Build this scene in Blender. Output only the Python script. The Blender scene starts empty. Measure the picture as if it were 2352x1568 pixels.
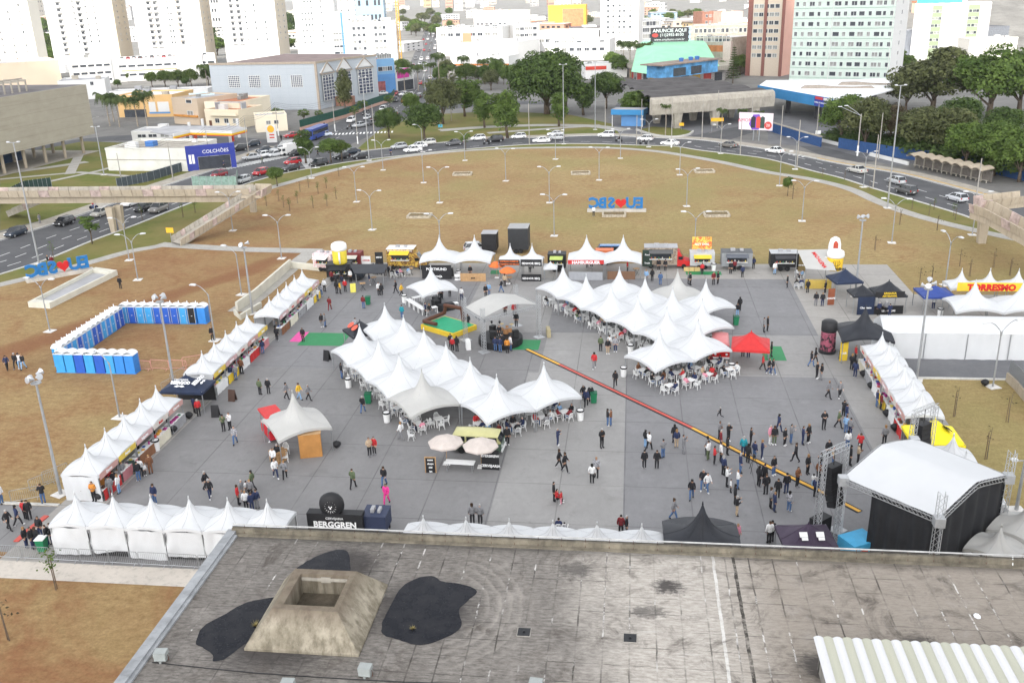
import bpy,math,random
from math import sin,cos,pi,radians,sqrt,atan2,exp
from mathutils import Vector,Matrix,noise
random.seed(7)
S=bpy.context.scene
COL=S.collection
# ------------------------------------------------------------ camera, sky, sun, exposure
TH,RO,FPX,CH,YAW=radians(20.5),radians(-1.85),2162.0,36.0,radians(7.6)
_F=Vector((0,cos(TH),-sin(TH)));_R0=Vector((1,0,0));_U0=Vector((0,sin(TH),cos(TH)))
_R=_R0*cos(RO)+_U0*sin(RO);_U=-_R0*sin(RO)+_U0*cos(RO)
_rz=Matrix.Rotation(YAW,3,'Z')
_F,_R,_U=_rz@_F,_rz@_R,_rz@_U
CAMP=Vector((0,0,CH))
cam=bpy.data.cameras.new('camera');co=bpy.data.objects.new('camera',cam);COL.objects.link(co)
cam.sensor_width=36;cam.lens=36*FPX/2352;cam.clip_end=12000;cam.clip_start=.1
co.matrix_world=Matrix(((_R.x,_U.x,-_F.x,0),(_R.y,_U.y,-_F.y,0),(_R.z,_U.z,-_F.z,CH),(0,0,0,1)))
S.camera=co
SUN_EL,SUN_AZ=radians(42),radians(186)
W=bpy.data.worlds.new('World');S.world=W;W.use_nodes=True
nt=W.node_tree;bg=nt.nodes['Background']
sky=nt.nodes.new('ShaderNodeTexSky');sky.sky_type='NISHITA';sky.sun_disc=False
sky.sun_elevation=SUN_EL;sky.sun_rotation=SUN_AZ;sky.dust_density=3.0;sky.altitude=700
hs=nt.nodes.new('ShaderNodeHueSaturation');hs.inputs['Saturation'].default_value=.14
nt.links.new(sky.outputs[0],hs.inputs['Color']);nt.links.new(hs.outputs[0],bg.inputs[0])
bg.inputs[1].default_value=.15
sl=bpy.data.lights.new('sun','SUN');sl.energy=2.0;sl.angle=radians(.5);sl.color=(1,.95,.86)
so=bpy.data.objects.new('sun',sl);COL.objects.link(so)
SDIR=Vector((sin(SUN_AZ)*cos(SUN_EL),cos(SUN_AZ)*cos(SUN_EL),sin(SUN_EL)))
so.rotation_euler=SDIR.to_track_quat('Z','Y').to_euler();so.location=(0,-50,120)
S.view_settings.view_transform='Standard';S.view_settings.look='None'
S.view_settings.exposure=1.68;S.view_settings.gamma=1
# ------------------------------------------------------------ helpers
def G(x,y,z=0):
 d=_F+_R*((x-1176)/FPX)-_U*((y-784)/FPX)
 return CAMP+d*((z-CH)/d.z)
def Z(c,r,x,y):return(588*c+x/4,392*r+y/4)
def GZ(c,r,x,y,z=0):return G(588*c+x/4,392*r+y/4,z)
A60=radians(-60+7.6)
def T2(e1,e2):
 c,s=cos(A60),sin(A60)
 return(e1*c-e2*s,e1*s+e2*c)
class MB:
 def __init__(s):s.v=[];s.f=[];s.mi=[];s.m=0;s.X=None
 def add(s,vs,fs,m=None):
  b=len(s.v)
  if s.X is not None:vs=[s.X@Vector(p)for p in vs]
  s.v+=[tuple(p)for p in vs];s.f+=[tuple(i+b for i in f)for f in fs]
  s.mi+=[s.m if m is None else m]*len(fs);return s
 def box(s,x0,x1,y0,y1,z0,z1,m=None):
  return s.add([(x0,y0,z0),(x1,y0,z0),(x1,y1,z0),(x0,y1,z0),(x0,y0,z1),(x1,y0,z1),(x1,y1,z1),(x0,y1,z1)],[(3,2,1,0),(4,5,6,7),(0,1,5,4),(1,2,6,5),(2,3,7,6),(3,0,4,7)],m)
 def cbox(s,c,d,m=None):return s.box(c[0]-d[0]/2,c[0]+d[0]/2,c[1]-d[1]/2,c[1]+d[1]/2,c[2]-d[2]/2,c[2]+d[2]/2,m)
 def prism(s,poly,z0,z1,m=None):
  n=len(poly);z0f=z0 if callable(z0)else(lambda x,y:z0);z1f=z1 if callable(z1)else(lambda x,y:z1)
  vs=[(p[0],p[1],z0f(p[0],p[1]))for p in poly]+[(p[0],p[1],z1f(p[0],p[1]))for p in poly]
  return s.add(vs,[tuple(range(n-1,-1,-1)),tuple(range(n,2*n))]+[(i,(i+1)%n,n+(i+1)%n,n+i)for i in range(n)],m)
 def xprism(s,prof,y0,y1,m=None):
  n=len(prof)
  return s.add([(p[0],y0,p[1])for p in prof]+[(p[0],y1,p[1])for p in prof],[tuple(range(n)),tuple(range(2*n-1,n-1,-1))]+[((i+1)%n,i,n+i,n+(i+1)%n)for i in range(n)],m)
 def sheet(s,poly,z,m=None):
  P=[(p[0],p[1])for p in poly];n=len(P)
  if sum(P[i][0]*P[(i+1)%n][1]-P[(i+1)%n][0]*P[i][1]for i in range(n))<0:P.reverse()
  import mathutils.geometry as mg
  T=mg.tessellate_polygon([[Vector((p[0],p[1],0))for p in P]]);fs=[]
  for a,b,c in T:
   ar=(P[b][0]-P[a][0])*(P[c][1]-P[a][1])-(P[c][0]-P[a][0])*(P[b][1]-P[a][1])
   fs.append((a,b,c)if ar>0 else(a,c,b))
  return s.add([(p[0],p[1],z)for p in P],fs,m)
 def tube(s,pts,r,n=6,m=None):
  pts=[Vector(p)for p in pts];rs=r if isinstance(r,(list,tuple))else[r]*len(pts);vs=[];fs=[]
  up=Vector((0,0,1));
  for i,p in enumerate(pts):
   t=(pts[min(i+1,len(pts)-1)]-pts[max(i-1,0)]).normalized()
   a=t.cross(up if abs(t.z)<.9 else Vector((1,0,0))).normalized();b=t.cross(a)
   for k in range(n):
    q=2*pi*k/n+pi/n;vs.append(p+a*(cos(q)*rs[i])+b*(sin(q)*rs[i]))
  for i in range(len(pts)-1):
   for k in range(n):fs.append((i*n+k,i*n+(k+1)%n,(i+1)*n+(k+1)%n,(i+1)*n+k))
  fs+=[tuple(range(n-1,-1,-1)),tuple(range((len(pts)-1)*n,len(pts)*n))]
  return s.add(vs,fs,m)
 def lathe(s,prof,n=12,c=(0,0,0),m=None,sy=1.0):
  vs=[(c[0]+r*cos(2*pi*k/n),c[1]+sy*r*sin(2*pi*k/n),c[2]+z)for r,z in prof for k in range(n)];L=len(prof)
  fs=[(i*n+k,i*n+(k+1)%n,(i+1)*n+(k+1)%n,(i+1)*n+k)for i in range(L-1)for k in range(n)]
  fs+=[tuple(range(n-1,-1,-1)),tuple(range((L-1)*n,L*n))]
  return s.add(vs,fs,m)
 def grid(s,fn,nu,nv,m=None):
  vs=[fn(i/nu,j/nv)for j in range(nv+1)for i in range(nu+1)];w=nu+1
  return s.add(vs,[(j*w+i,j*w+i+1,(j+1)*w+i+1,(j+1)*w+i)for j in range(nv)for i in range(nu)],m)
 def ribbon(s,pts,w,z0,z1=None,m=None,off=0.0):
  L=[];R=[];n=len(pts)
  for i in range(n):
   a=Vector(pts[max(i-1,0)][:2]);b=Vector(pts[min(i+1,n-1)][:2]);t=(b-a).normalized();q=Vector((-t.y,t.x))
   p=Vector(pts[i][:2]);ww=w[i]if isinstance(w,(list,tuple))else w
   L.append(p+q*(off+ww/2));R.append(p+q*(off-ww/2))
  if z1 is None:
   return s.add([(p.x,p.y,z0)for p in R]+[(p.x,p.y,z0)for p in L],[(i,i+1,n+i+1,n+i)for i in range(n-1)],m)
  vs=[(p.x,p.y,z)for z in(z0,z1)for q in(R,L)for p in q]
  fs=[]
  for i in range(n-1):
   fs+=[(2*n+i,2*n+i+1,3*n+i+1,3*n+i),(i,i+1,2*n+i+1,2*n+i),(n+i+1,n+i,3*n+i,3*n+i+1)]
  fs+=[(0,2*n,3*n,n),(n-1,2*n-1,4*n-1,3*n-1)]
  return s.add(vs,fs,m)
 def mesh(s,name,smooth=False):
  me=bpy.data.meshes.new(name);me.from_pydata(s.v,[],s.f)
  me.polygons.foreach_set('material_index',s.mi)
  if smooth:me.polygons.foreach_set('use_smooth',[True]*len(s.f))
  me.update();return me
 def build(s,name,mats,parent=None,loc=(0,0,0),rz=0,smooth=False):
  me=s.mesh(name,smooth)
  for m in(mats if isinstance(mats,(list,tuple))else[mats]):me.materials.append(m)
  return link(name,me,parent,loc,rz)
def link(name,data,parent=None,loc=(0,0,0),rz=0,sc=None):
 o=bpy.data.objects.new(name,data);COL.objects.link(o);o.parent=parent;o.location=loc
 if rz:o.rotation_euler=(0,0,rz)
 if sc:o.scale=sc if isinstance(sc,(tuple,list))else(sc,sc,sc)
 return o
def tag(o,label=None,cat=None,group=None,kind=None):
 if label:o['label']=label
 if cat:o['category']=cat
 if group:o['group']=group
 if kind:o['kind']=kind
 return o
def emp(name,loc=(0,0,0),rz=0,label=None,cat=None,group=None,sc=None):
 o=link(name,None,None,loc,rz,sc);o.empty_display_size=.2
 return tag(o,label,cat,group)
def HG(b,ty):
 p=G(*b);lo,hi=0.,300.
 for _ in range(40):
  m=(lo+hi)/2;d=p+Vector((0,0,m))-CAMP;y=784-FPX*d.dot(_U)/d.dot(_F)
  if y>ty:lo=m
  else:hi=m
 return lo
def dup(root,loc,rz=0,label=None,group=None,sc=None,mats=None):
 def rec(o,par):
  c=o.copy();COL.objects.link(c);c.parent=par
  for ch in o.children:rec(ch,c)
  return c
 r=rec(root,None);r.location=loc;r.rotation_euler=(0,0,rz)
 if sc:r.scale=sc if isinstance(sc,(tuple,list))else(sc,sc,sc)
 if label:r['label']=label
 if group:r['group']=group
 return r
def struct(o,kind='structure'):o['kind']=kind;return o
def crom(pts,n=6):
 P=[Vector(p)for p in pts];out=[]
 for i in range(len(P)-1):
  a=P[max(i-1,0)];b=P[i];c=P[i+1];d=P[min(i+2,len(P)-1)]
  for k in range(n):
   t=k/n;out.append(.5*((2*b)+(c-a)*t+(2*a-5*b+4*c-d)*t*t+(3*b-a-3*c+d)*t**3))
 out.append(P[-1]);return out
def gl(pts,z=0):return[G(x,y,z)for x,y in pts]
# ------------------------------------------------------------ materials
MATS={}
class N:
 def __init__(s,name):
  s.mat=bpy.data.materials.new(name);s.mat.use_nodes=True;s.t=s.mat.node_tree;s.b=s.t.nodes['Principled BSDF']
  s.co=None
 def coord(s,kind='Object'):
  if s.co is None:s.co=s.t.nodes.new('ShaderNodeTexCoord')
  return s.co.outputs[kind]
 def noise(s,scale,detail=4,rough=.6,vec=None,dist=0,stretch=None):
  n=s.t.nodes.new('ShaderNodeTexNoise');n.inputs['Scale'].default_value=scale;n.inputs['Detail'].default_value=detail
  n.inputs['Roughness'].default_value=rough;n.inputs['Distortion'].default_value=dist
  v=vec or s.coord()
  if stretch:
   mp=s.t.nodes.new('ShaderNodeMapping');mp.inputs['Scale'].default_value=stretch;s.t.links.new(v,mp.inputs[0]);v=mp.outputs[0]
  s.t.links.new(v,n.inputs['Vector']);return n.outputs['Fac']
 def ramp(s,src,stops):
  r=s.t.nodes.new('ShaderNodeValToRGB');e=r.color_ramp.elements
  while len(e)<len(stops):e.new(.5)
  for k,(p,c)in enumerate(stops):
   e[k].position=p;e[k].color=(*c,1)if isinstance(c,(tuple,list))else(c,c,c,1)
  s.t.links.new(src,r.inputs[0]);return r.outputs[0]
 def mix(s,f,a,b,mode='MIX'):
  n=s.t.nodes.new('ShaderNodeMix');n.data_type='RGBA';n.blend_type=mode;n.clamp_result=False
  for i,q in((0,f),(6,a),(7,b)):
   if isinstance(q,(int,float))and i:q=(q,q,q)
   if isinstance(q,(tuple,list)):n.inputs[i].default_value=(*q,1)
   elif isinstance(q,(int,float)):n.inputs[i].default_value=q
   else:s.t.links.new(q,n.inputs[i])
  return n.outputs[2]
 def math(s,op,a,b=0.0,c=0.0):
  n=s.t.nodes.new('ShaderNodeMath');n.operation=op
  for i,q in enumerate((a,b,c)):
   if isinstance(q,(int,float)):n.inputs[i].default_value=q
   else:s.t.links.new(q,n.inputs[i])
  return n.outputs[0]
 def sep(s,v=None):
  n=s.t.nodes.new('ShaderNodeSeparateXYZ');s.t.links.new(v or s.coord(),n.inputs[0]);return n.outputs
 def col(s,c):
  if isinstance(c,(tuple,list)):s.b.inputs['Base Color'].default_value=(*c,1)
  else:s.t.links.new(c,s.b.inputs['Base Color'])
  return s
 def bump(s,src,strength=.3,dist=.05):
  n=s.t.nodes.new('ShaderNodeBump');n.inputs['Strength'].default_value=strength;n.inputs['Distance'].default_value=dist
  s.t.links.new(src,n.inputs['Height']);s.t.links.new(n.outputs[0],s.b.inputs['Normal']);return s
 def done(s,rough=.7,spec=.3,metal=0):
  s.b.inputs['Roughness'].default_value=rough;s.b.inputs['Specular IOR Level'].default_value=spec;s.b.inputs['Metallic'].default_value=metal
  return s.mat
def mat(name,c,rough=.7,var=.12,scale=2.0,spec=.3,metal=0,bump=0,trans=0):
 key=name
 if key in MATS:return MATS[key]
 n=N(name)
 if var:
  f=n.noise(scale,3);lo=tuple(x*(1-var)for x in c);hi=tuple(min(1,x*(1+var))for x in c)
  n.col(n.mix(n.ramp(f,[(.3,0.0),(.7,1.0)]),lo,hi))
  if bump:n.bump(f,bump)
 else:n.col(c)
 if trans:
  n.done(rough,spec,metal);tr=n.t.nodes.new('ShaderNodeBsdfTranslucent');tr.inputs[0].default_value=(*c,1)
  mx=n.t.nodes.new('ShaderNodeMixShader');mx.inputs[0].default_value=trans
  n.t.links.new(n.b.outputs[0],mx.inputs[1]);n.t.links.new(tr.outputs[0],mx.inputs[2])
  n.t.links.new(mx.outputs[0],n.t.nodes['Material Output'].inputs[0])
 MATS[key]=n.done(rough,spec,metal);return MATS[key]
def paint(c,rough=.5,**k):
 return mat('paint_%d_%d_%d'%tuple(int(x*255)for x in c),c,rough,var=k.pop('var',.06),**k)
def text(s,size,m,parent,M,name='lettering',ext=.01,align='CENTER',sx=1.0,bold=0.0):
 cu=bpy.data.curves.new('lettering','FONT');cu.body=s;cu.size=size;cu.extrude=ext;cu.align_x=align;cu.align_y='CENTER';cu.offset=bold
 cu.resolution_u=2
 t=bpy.data.objects.new('lettering',cu);me=bpy.data.meshes.new_from_object(t);bpy.data.objects.remove(t);bpy.data.curves.remove(cu)
 me.materials.clear();me.materials.append(m)
 o=link(name,me,parent);o.matrix_local=M@Matrix.Diagonal((sx,1,1,1));return o
def wallM(x,y,z,rz=0,tilt=0):
 return Matrix.Translation((x,y,z))@Matrix.Rotation(rz,4,'Z')@Matrix.Rotation(pi/2-tilt,4,'X')
# ------------------------------------------------------------ setting: ground, lawn, plaza, roads
def m_lawn():
 n=N('dry_grass')
 x0_=n.sep()[0]
 big=n.ramp(n.noise(.028,5,.62),[(.42,0.),(.62,.55)]);mid=n.noise(.12,5,.65,dist=.6);fine=n.noise(1.1,5,.75,stretch=(1,1.6,1));vf=n.noise(4.5,3,.8)
 c=n.mix(n.ramp(fine,[(.3,0.),(.7,1.)]),(.24,.168,.078),(.42,.32,.155))
 soil=n.math('MULTIPLY',n.ramp(mid,[(.48,0.),(.62,1.)]),n.ramp(fine,[(.38,1.),(.6,.25)]))
 c=n.mix(n.math('MULTIPLY',soil,.6),c,(.235,.118,.055))
 c=n.mix(big,c,n.mix(fine,(.20,.10,.05),(.33,.19,.10)))
 gr=n.ramp(n.math('ADD',n.noise(.045,4,.6),n.math('MULTIPLY',n.math('MINIMUM',n.math('ADD',x0_,20),50),.0014)),[(.45,0.),(.68,.75)])
 c=n.mix(gr,c,n.mix(fine,(.20,.17,.068),(.34,.295,.125)))
 x,y,z=n.sep()
 d=n.math('SUBTRACT',n.math('MULTIPLY',n.math('SUBTRACT',y,104.6),.46),n.math('ADD',x,61.8))
 w=n.math('ADD',d,n.math('MULTIPLY',n.math('SUBTRACT',mid,.5),5))
 rut=n.math('MULTIPLY',n.ramp(n.math('ABSOLUTE',w),[(.0,1.),(1.,0.)]),1.0)
 rut=n.ramp(n.math('MULTIPLY',n.math('ABSOLUTE',w),.35),[(.0,.85),(.55,.7),(1.,0.)])
 rut=n.math('MULTIPLY',rut,n.ramp(n.math('MULTIPLY_ADD',x,-.05,-2.1),[(0.,0.),(.5,1.)]))
 c=n.mix(rut,c,(.21,.095,.048));rd=n.math('MULTIPLY',n.math('MAXIMUM',n.ramp(n.math('MULTIPLY_ADD',y,-.05,3.1),[(.3,0.),(.6,1.)]),n.ramp(n.math('MULTIPLY_ADD',x,-.03,-1.0),[(.3,0.),(.8,.55)])),n.ramp(mid,[(.4,.3),(.6,.95)]));c=n.mix(rd,c,n.mix(fine,(.16,.065,.03),(.30,.15,.075)))
 c=n.mix(n.ramp(vf,[(.3,.32),(.62,0.)]),c,(.06,.035,.017))
 n.col(c);n.bump(fine,.5,.08);return n.done(.95,.1)
def m_green():
 n=N('green_grass');f=n.noise(.8,5,.7);g=n.noise(.07,4,.6)
 c=n.mix(f,(.07,.085,.02),(.17,.185,.05));c=n.mix(n.ramp(g,[(.42,0.),(.66,.85)]),c,(.20,.16,.065))
 n.col(c);n.bump(f,.4,.06);return n.done(.95,.1)
def m_plaza(name,base,var=.10):
 n=N(name);x,y,z=n.sep()
 f=n.noise(.16,6,.65);g=n.noise(2.2,4,.7,stretch=(1,.5,1));s=n.noise(.5,5,.7,dist=1.2)
 lo=tuple(b*(1-var)for b in base);hi=tuple(b*(1+var)for b in base)
 c=n.mix(n.ramp(f,[(.3,0.),(.7,1.)]),lo,hi);c=n.mix(n.ramp(g,[(.35,.22),(.6,0.)]),c,tuple(b*.72 for b in base))
 c=n.mix(n.ramp(s,[(.54,0.),(.74,.45)]),c,tuple(b*.6 for b in base));sp=n.noise(.8,5,.75,dist=.6);c=n.mix(n.ramp(sp,[(.66,0.),(.72,.4)]),c,tuple(b*.5 for b in base));c=n.mix(n.ramp(n.noise(.33,4,.7),[(.56,0.),(.7,.4)]),c,tuple(b*1.28 for b in base))
 def line(v,per,off,w):
  q=n.math('FRACT',n.math('DIVIDE',n.math('ADD',v,off),per));return n.math('LESS_THAN',n.math('ABSOLUTE',n.math('SUBTRACT',q,.5)),w/per/2)
 j=n.math('MAXIMUM',line(x,4.95,2.7,.09),line(y,5.75,1.9,.08))
 j=n.math('MULTIPLY',j,n.ramp(n.noise(.3,3),[(.35,.25),(.6,.75)]))
 c=n.mix(j,c,tuple(b*.45 for b in base));n.col(c);n.bump(g,.15,.01);return n.done(.75,.3)
def m_asphalt(name='asphalt',b=.085):
 n=N(name);f=n.noise(.2,5,.6);g=n.noise(3.,4,.7)
 c=n.mix(n.ramp(f,[(.3,0.),(.7,1.)]),(b*.8,b*.82,b*.88),(b*1.25,b*1.25,b*1.3));c=n.mix(n.ramp(g,[(.3,.25),(.6,0.)]),c,(b*.6,)*3)
 n.col(c);return n.done(.85,.25)
def m_conc(name,c,var=.2,sc=.6,streak=True):
 n=N(name);f=n.noise(sc,6,.65);g=n.noise(2.5,5,.7,stretch=(1,1,.12))if streak else n.noise(sc*6,4,.7)
 k=n.mix(n.ramp(f,[(.3,0.),(.7,1.)]),tuple(q*(1-var)for q in c),tuple(q*(1+var)for q in c))
 k=n.mix(n.ramp(g,[(.5,0.),(.75,.55)]),k,tuple(q*.45 for q in c));n.col(k);n.bump(f,.2,.03);return n.done(.85,.2)
MW=mat('white_road_paint',(.72,.72,.70),.7,.15,3);MY=mat('yellow_road_paint',(.62,.36,.05),.7,.15,3)
M_LAWN=m_lawn();M_GREEN=m_green();M_ASPH=m_asphalt();M_ASPH2=m_asphalt('worn_asphalt',.14)
M_CONC=m_conc('old_concrete',(.36,.33,.28));M_PATH=m_conc('path_concrete',(.36,.345,.315),.12,.4,False);M_KERB=m_conc('kerb_concrete',(.5,.49,.46),.12,1.5,False)
M_BUFF=m_conc('buff_concrete',(.40,.34,.26),.13,.5);M_SLAB=m_conc('slab_concrete',(.50,.455,.40),.10,.3,False)
M_CITY=m_conc('city_ground',(.17,.165,.155),.3,.05,False)
M_PD=m_plaza('plaza_dark',(.20,.198,.202));M_PM=m_plaza('plaza_mid',(.205,.201,.20));M_PL=m_plaza('plaza_light',(.27,.264,.256));M_PB=m_plaza('plaza_pale',(.315,.30,.278))
b=MB();b.sheet([(-4000,-600),(4000,-600),(4000,7000),(-4000,7000)],0);struct(b.build('ground',M_CITY))
KERB=crom(gl([(0,631),(107,597),(212,554),(312,517),(425,472),(520,438),(588,416),(660,397),(750,381),(805,372),(888,362),(1038,346),(1176,335),(1263,331),(1363,331),(1461,334),(1551,337),(1601,345),(1676,354),(1764,366),(1861,392),(1926,408),(2001,432),(2089,458),(2189,488),(2259,512),(2352,545)]),4)
k0=KERB[0];d0=(KERB[0]-KERB[3]).normalized();k1=KERB[-1];d1=(KERB[-1]-KERB[-4]).normalized()
KERB=[k0+d0*80]+KERB+[k1+d1*90]
b=MB();b.sheet([p for p in KERB]+[(120,-40),(-110,-40)],.01);struct(b.build('lawn',M_LAWN))
PATHV=[(0,654),(110,628),(217,600),(300,577),(390,558),(480,510),(560,455),(607,436),(680,415),(763,392),(850,373),(938,359),(1060,347),(1176,341),(1288,339),(1400,340),(1500,347),(1576,358),(1663,374),(1764,396),(1864,412),(1951,434),(2014,462),(2076,486),(2151,508),(2239,529),(2352,553)]
PATH=crom(gl(PATHV),4)
PATH=[PATH[0]+(PATH[0]-PATH[3]).normalized()*60]+PATH+[PATH[-1]+(PATH[-1]-PATH[-4]).normalized()*60]
b=MB();b.sheet([p for p in KERB]+[p for p in reversed(PATH)],.02);struct(b.build('verge',M_GREEN))
b=MB();i0=[i for i,p in enumerate(PATH)]
b.ribbon(PATH[:18],2.2,.03);b.ribbon(PATH[29:],2.3,.03)
b.ribbon(gl([(372,562),(500,570),(588,574),(735,577)]),2.6,.034);b.ribbon(crom(gl([(722,574),(690,598),(640,640),(588,684),(545,716)]),3),2.6,.038)
struct(b.build('path',M_PATH))
b=MB();b.ribbon(KERB,.3,0,.13);struct(b.build('kerb',M_KERB))
FARL=crom(gl([(0,552),(125,514),(242,474),(370,430),(487,392),(560,366),(640,337),(700,311)]),4);FARL=[FARL[0]+(FARL[0]-FARL[3]).normalized()*80]+FARL
FARR=crom(gl([(770,356),(813,350),(900,340),(1025,327),(1113,320),(1176,318),(1276,315),(1373,312),(1468,315),(1526,318),(1606,322),(1676,331),(1764,344),(1839,358),(1900,371),(1964,383),(2064,399),(2164,424),(2264,451),(2352,474)]),4);FARR+=[FARR[-1]+(FARR[-1]-FARR[-4]).normalized()*90]
ia=min(range(len(KERB)),key=lambda i:(KERB[i]-G(660,397)).length)
b=MB();b.sheet(FARL+[G(770,356)]+list(reversed(KERB[:ia+1])),.012)
b.sheet(FARR+list(reversed(KERB[ia:])),.014)
STREET=crom(gl([(690,345),(760,318),(840,283),(905,246),(950,205),(968,165),(977,130),(985,100),(992,78),(998,55),(1003,30)]),4)
b.ribbon(STREET,[19]*16+[15]*(len(STREET)-16),.016)
b.ribbon(crom(gl([(650,338),(560,326),(470,320),(380,317),(300,317),(215,322),(80,345)]),4),11,.018)
b.ribbon(crom(gl([(1560,322),(1590,303),(1600,280),(1590,262)]),4),9,.02)
b.ribbon(crom(gl([(1640,318),(1700,300),(1764,290),(1840,318),(1920,350),(1990,372)]),4),9,.022)
b.ribbon(crom(gl([(905,248),(1000,250),(1120,238),(1300,236)]),4),10,.024)
struct(b.build('road',M_ASPH))
b=MB();b.ribbon(FARL,.3,0,.13,off=.2);b.ribbon(FARR,.3,0,.13,off=.2);struct(b.build('kerb',M_KERB))
b=MB();b.ribbon(FARL[:26],3.6,0,.11,off=2.2);b.ribbon(FARR[14:],3.4,0,.10,off=2.1);struct(b.build('sidewalk',M_CONC))
b=MB()
b.sheet(gl([(812,350),(1020,326),(1176,316),(1373,310),(1460,312),(1430,290),(1300,262),(1130,256),(960,265),(870,300)]),.02)
b.sheet(gl([(0,428),(0,380),(60,350),(190,325),(330,330),(300,372),(420,385),(487,378),(470,393),(370,428),(250,465),(120,500),(0,530)]),.02)
struct(b.build('park_grass',M_GREEN))
b=MB();b.ribbon(crom(gl([(1010,300),(1120,292),(1240,288),(1360,290),(1440,300)]),4),4.5,.034)
b.ribbon(crom(gl([(1120,306),(1260,296),(1380,288)]),4),3,.03)
b.ribbon(crom(gl([(0,400),(110,385),(200,372)]),4),3,.035);b.ribbon(gl([(100,420),(230,392),(300,372)]),1.6,.036);b.ribbon(gl([(160,400),(185,350)]),2.2,.037);b.ribbon(gl([(0,412),(180,396),(330,408)]),1.8,.038)
struct(b.build('path',M_PATH))
b=MB();b.sheet(gl([(1430,318),(1560,318),(1700,290),(1800,255),(1420,235),(1395,270)]),.026);b.sheet(gl([(1764,330),(1900,340),(2060,384),(2200,350),(1900,260),(1764,250)]),.027)
b.sheet(gl([(470,330),(640,345),(560,372),(480,388),(400,340)]),.025);struct(b.build('forecourt',M_ASPH2))
b=MB()
def dashes(line,off,on=2.4,gap=3.2,w=.16,z=.03):
 P=line;acc=0;pts=[]
 for i in range(len(P)-1):
  a=Vector(P[i][:2]);c=Vector(P[i+1][:2]);L=(c-a).length;t=(c-a)/max(L,1e-6);q=Vector((-t.y,t.x));k=0
  while k<L:
   if(acc%(on+gap))<.01 or(acc%(on+gap))>on+gap-.3:
    s0=a+t*k+q*off;s1=s0+t*on
    b.add([(s0-q*w/2).to_3d(),(s1-q*w/2).to_3d(),(s1+q*w/2).to_3d(),(s0+q*w/2).to_3d()],[(0,1,2,3)])
    for v in range(4):b.v[-1-v]=(b.v[-1-v][0],b.v[-1-v][1],z)
   k+=.3;acc+=.3
KL=KERB[:ia-1]
for off in(3.1,6.1,9.1):dashes(KL,off)
dashes(KERB[ia+2:],3.4);dashes(KERB[ia+40:],6.5)
b.ribbon(KL,.15,.03,off=.45);b.ribbon(KERB[ia+2:],.14,.03,off=.45);b.ribbon(FARR,.14,.031,off=-.35);b.ribbon(FARL[:22],.14,.031,off=-.35)
for s_ in range(1,10):dashes(STREET[4:],-6+s_*1.5 if s_ in(3,6)else 99)
def zebra(p0,p1,wid,n):
 a,c=Vector(p0[:2]),Vector(p1[:2]);t=(c-a).normalized();q=Vector((-t.y,t.x));L=(c-a).length
 for i in range(n):
  s0=a+t*(L*(i+.2)/n);s1=a+t*(L*(i+.7)/n)
  b.add([((s0-q*wid/2).x,(s0-q*wid/2).y,.034),((s1-q*wid/2).x,(s1-q*wid/2).y,.034),((s1+q*wid/2).x,(s1+q*wid/2).y,.034),((s0+q*wid/2).x,(s0+q*wid/2).y,.034)],[(0,1,2,3)])
zebra(G(504,390),G(690,352),3.4,26);zebra(G(760,309),G(905,303),3.4,18);zebra(G(700,365),G(720,388),3,10);zebra(G(660,322),G(650,338),3,9)
zebra(G(1770,346),G(1850,362),.6,8)
struct(b.build('road_markings',MW))
b=MB();b.ribbon(FARR[54:],.25,.115,off=.7);b.ribbon(FARR[54:],.12,.117,off=1.15);struct(b.build('kerb_markings',MY))
b=MB();z=.03
def slab(x0,x1,y0,y1,m):b.add([(x0,y0,z),(x1,y0,z),(x1,y1,z),(x0,y1,z)],[(0,1,2,3)],m)
slab(-39.6,-20,51,75.1,1);slab(-20,-10,51,75.1,1);slab(-10,-.3,51,75.1,2);slab(-.3,19.8,51,86.7,0)
slab(-39.6,-10,75.1,86.7,1);slab(-10,-.3,75.1,86.7,2);slab(-39.6,-19.5,86.7,119.4,0);slab(-19.5,-9,86.7,98.4,1);slab(-19.5,-9.2,98.4,119.4,2)
slab(-9,19.8,86.7,98.4,2);slab(-9.2,20.2,98.4,119.4,0)
slab(-39.6,34,119.4,126.5,3);slab(20.2,34,98.4,119.4,3);slab(34,90,98.4,113.5,3);slab(19.8,27.2,51,98.4,2);slab(-43.2,-39.6,51,112,3);slab(-41,-39.6,112,119.4,3)
slab(-60,-43.2,52,58.2,1)
struct(b.build('plaza',[M_PD,M_PM,M_PL,M_PB]))
b=MB();b.sheet([(-80,49),(-20,49),(-20,51),(-80,51)],.034);b.sheet([(-20,42),(60,42),(60,51),(-20,51)],.03);struct(b.build('sidewalk',M_SLAB))
b=MB();b.sheet([(27.2,87.2),(100,88),(100,92.6),(27.2,92.6)],.034);struct(b.build('service_road',M_ASPH2))
b=MB();b.ribbon([(27,87),(36,87),(37,86)],.3,0,.14);b.ribbon([(-62,58.4),(-43.2,58.4)],.25,0,.12);struct(b.build('kerb',M_KERB))
def cloud(cx,cy,cz,rx,ry,rz_):
 b=MB();nu,nv=40,16
 def fn(u,v):
  a=2*pi*u;t=pi*v;p=Vector((cos(a)*sin(t),sin(a)*sin(t),cos(t)));k=1+.22*noise.fractal(p*2.3,1,2,4)
  return(p.x*rx*k,p.y*ry*k,p.z*rz_*k)
 b.grid(fn,nu,nv);o=b.build('cloud',mat('cloud_white',(.85,.86,.88),1,.05,.01),None,(cx,cy,cz),0,True)
 return tag(o,'unseen cloud added high behind the viewer to shade the square','cloud',kind='structure')
CA=Vector((-20,190,0))+SDIR*(900/SDIR.z)
cloud(CA.x,CA.y,CA.z,460,235,60)  # added out of view, sized to keep the sun off the near ground
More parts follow.
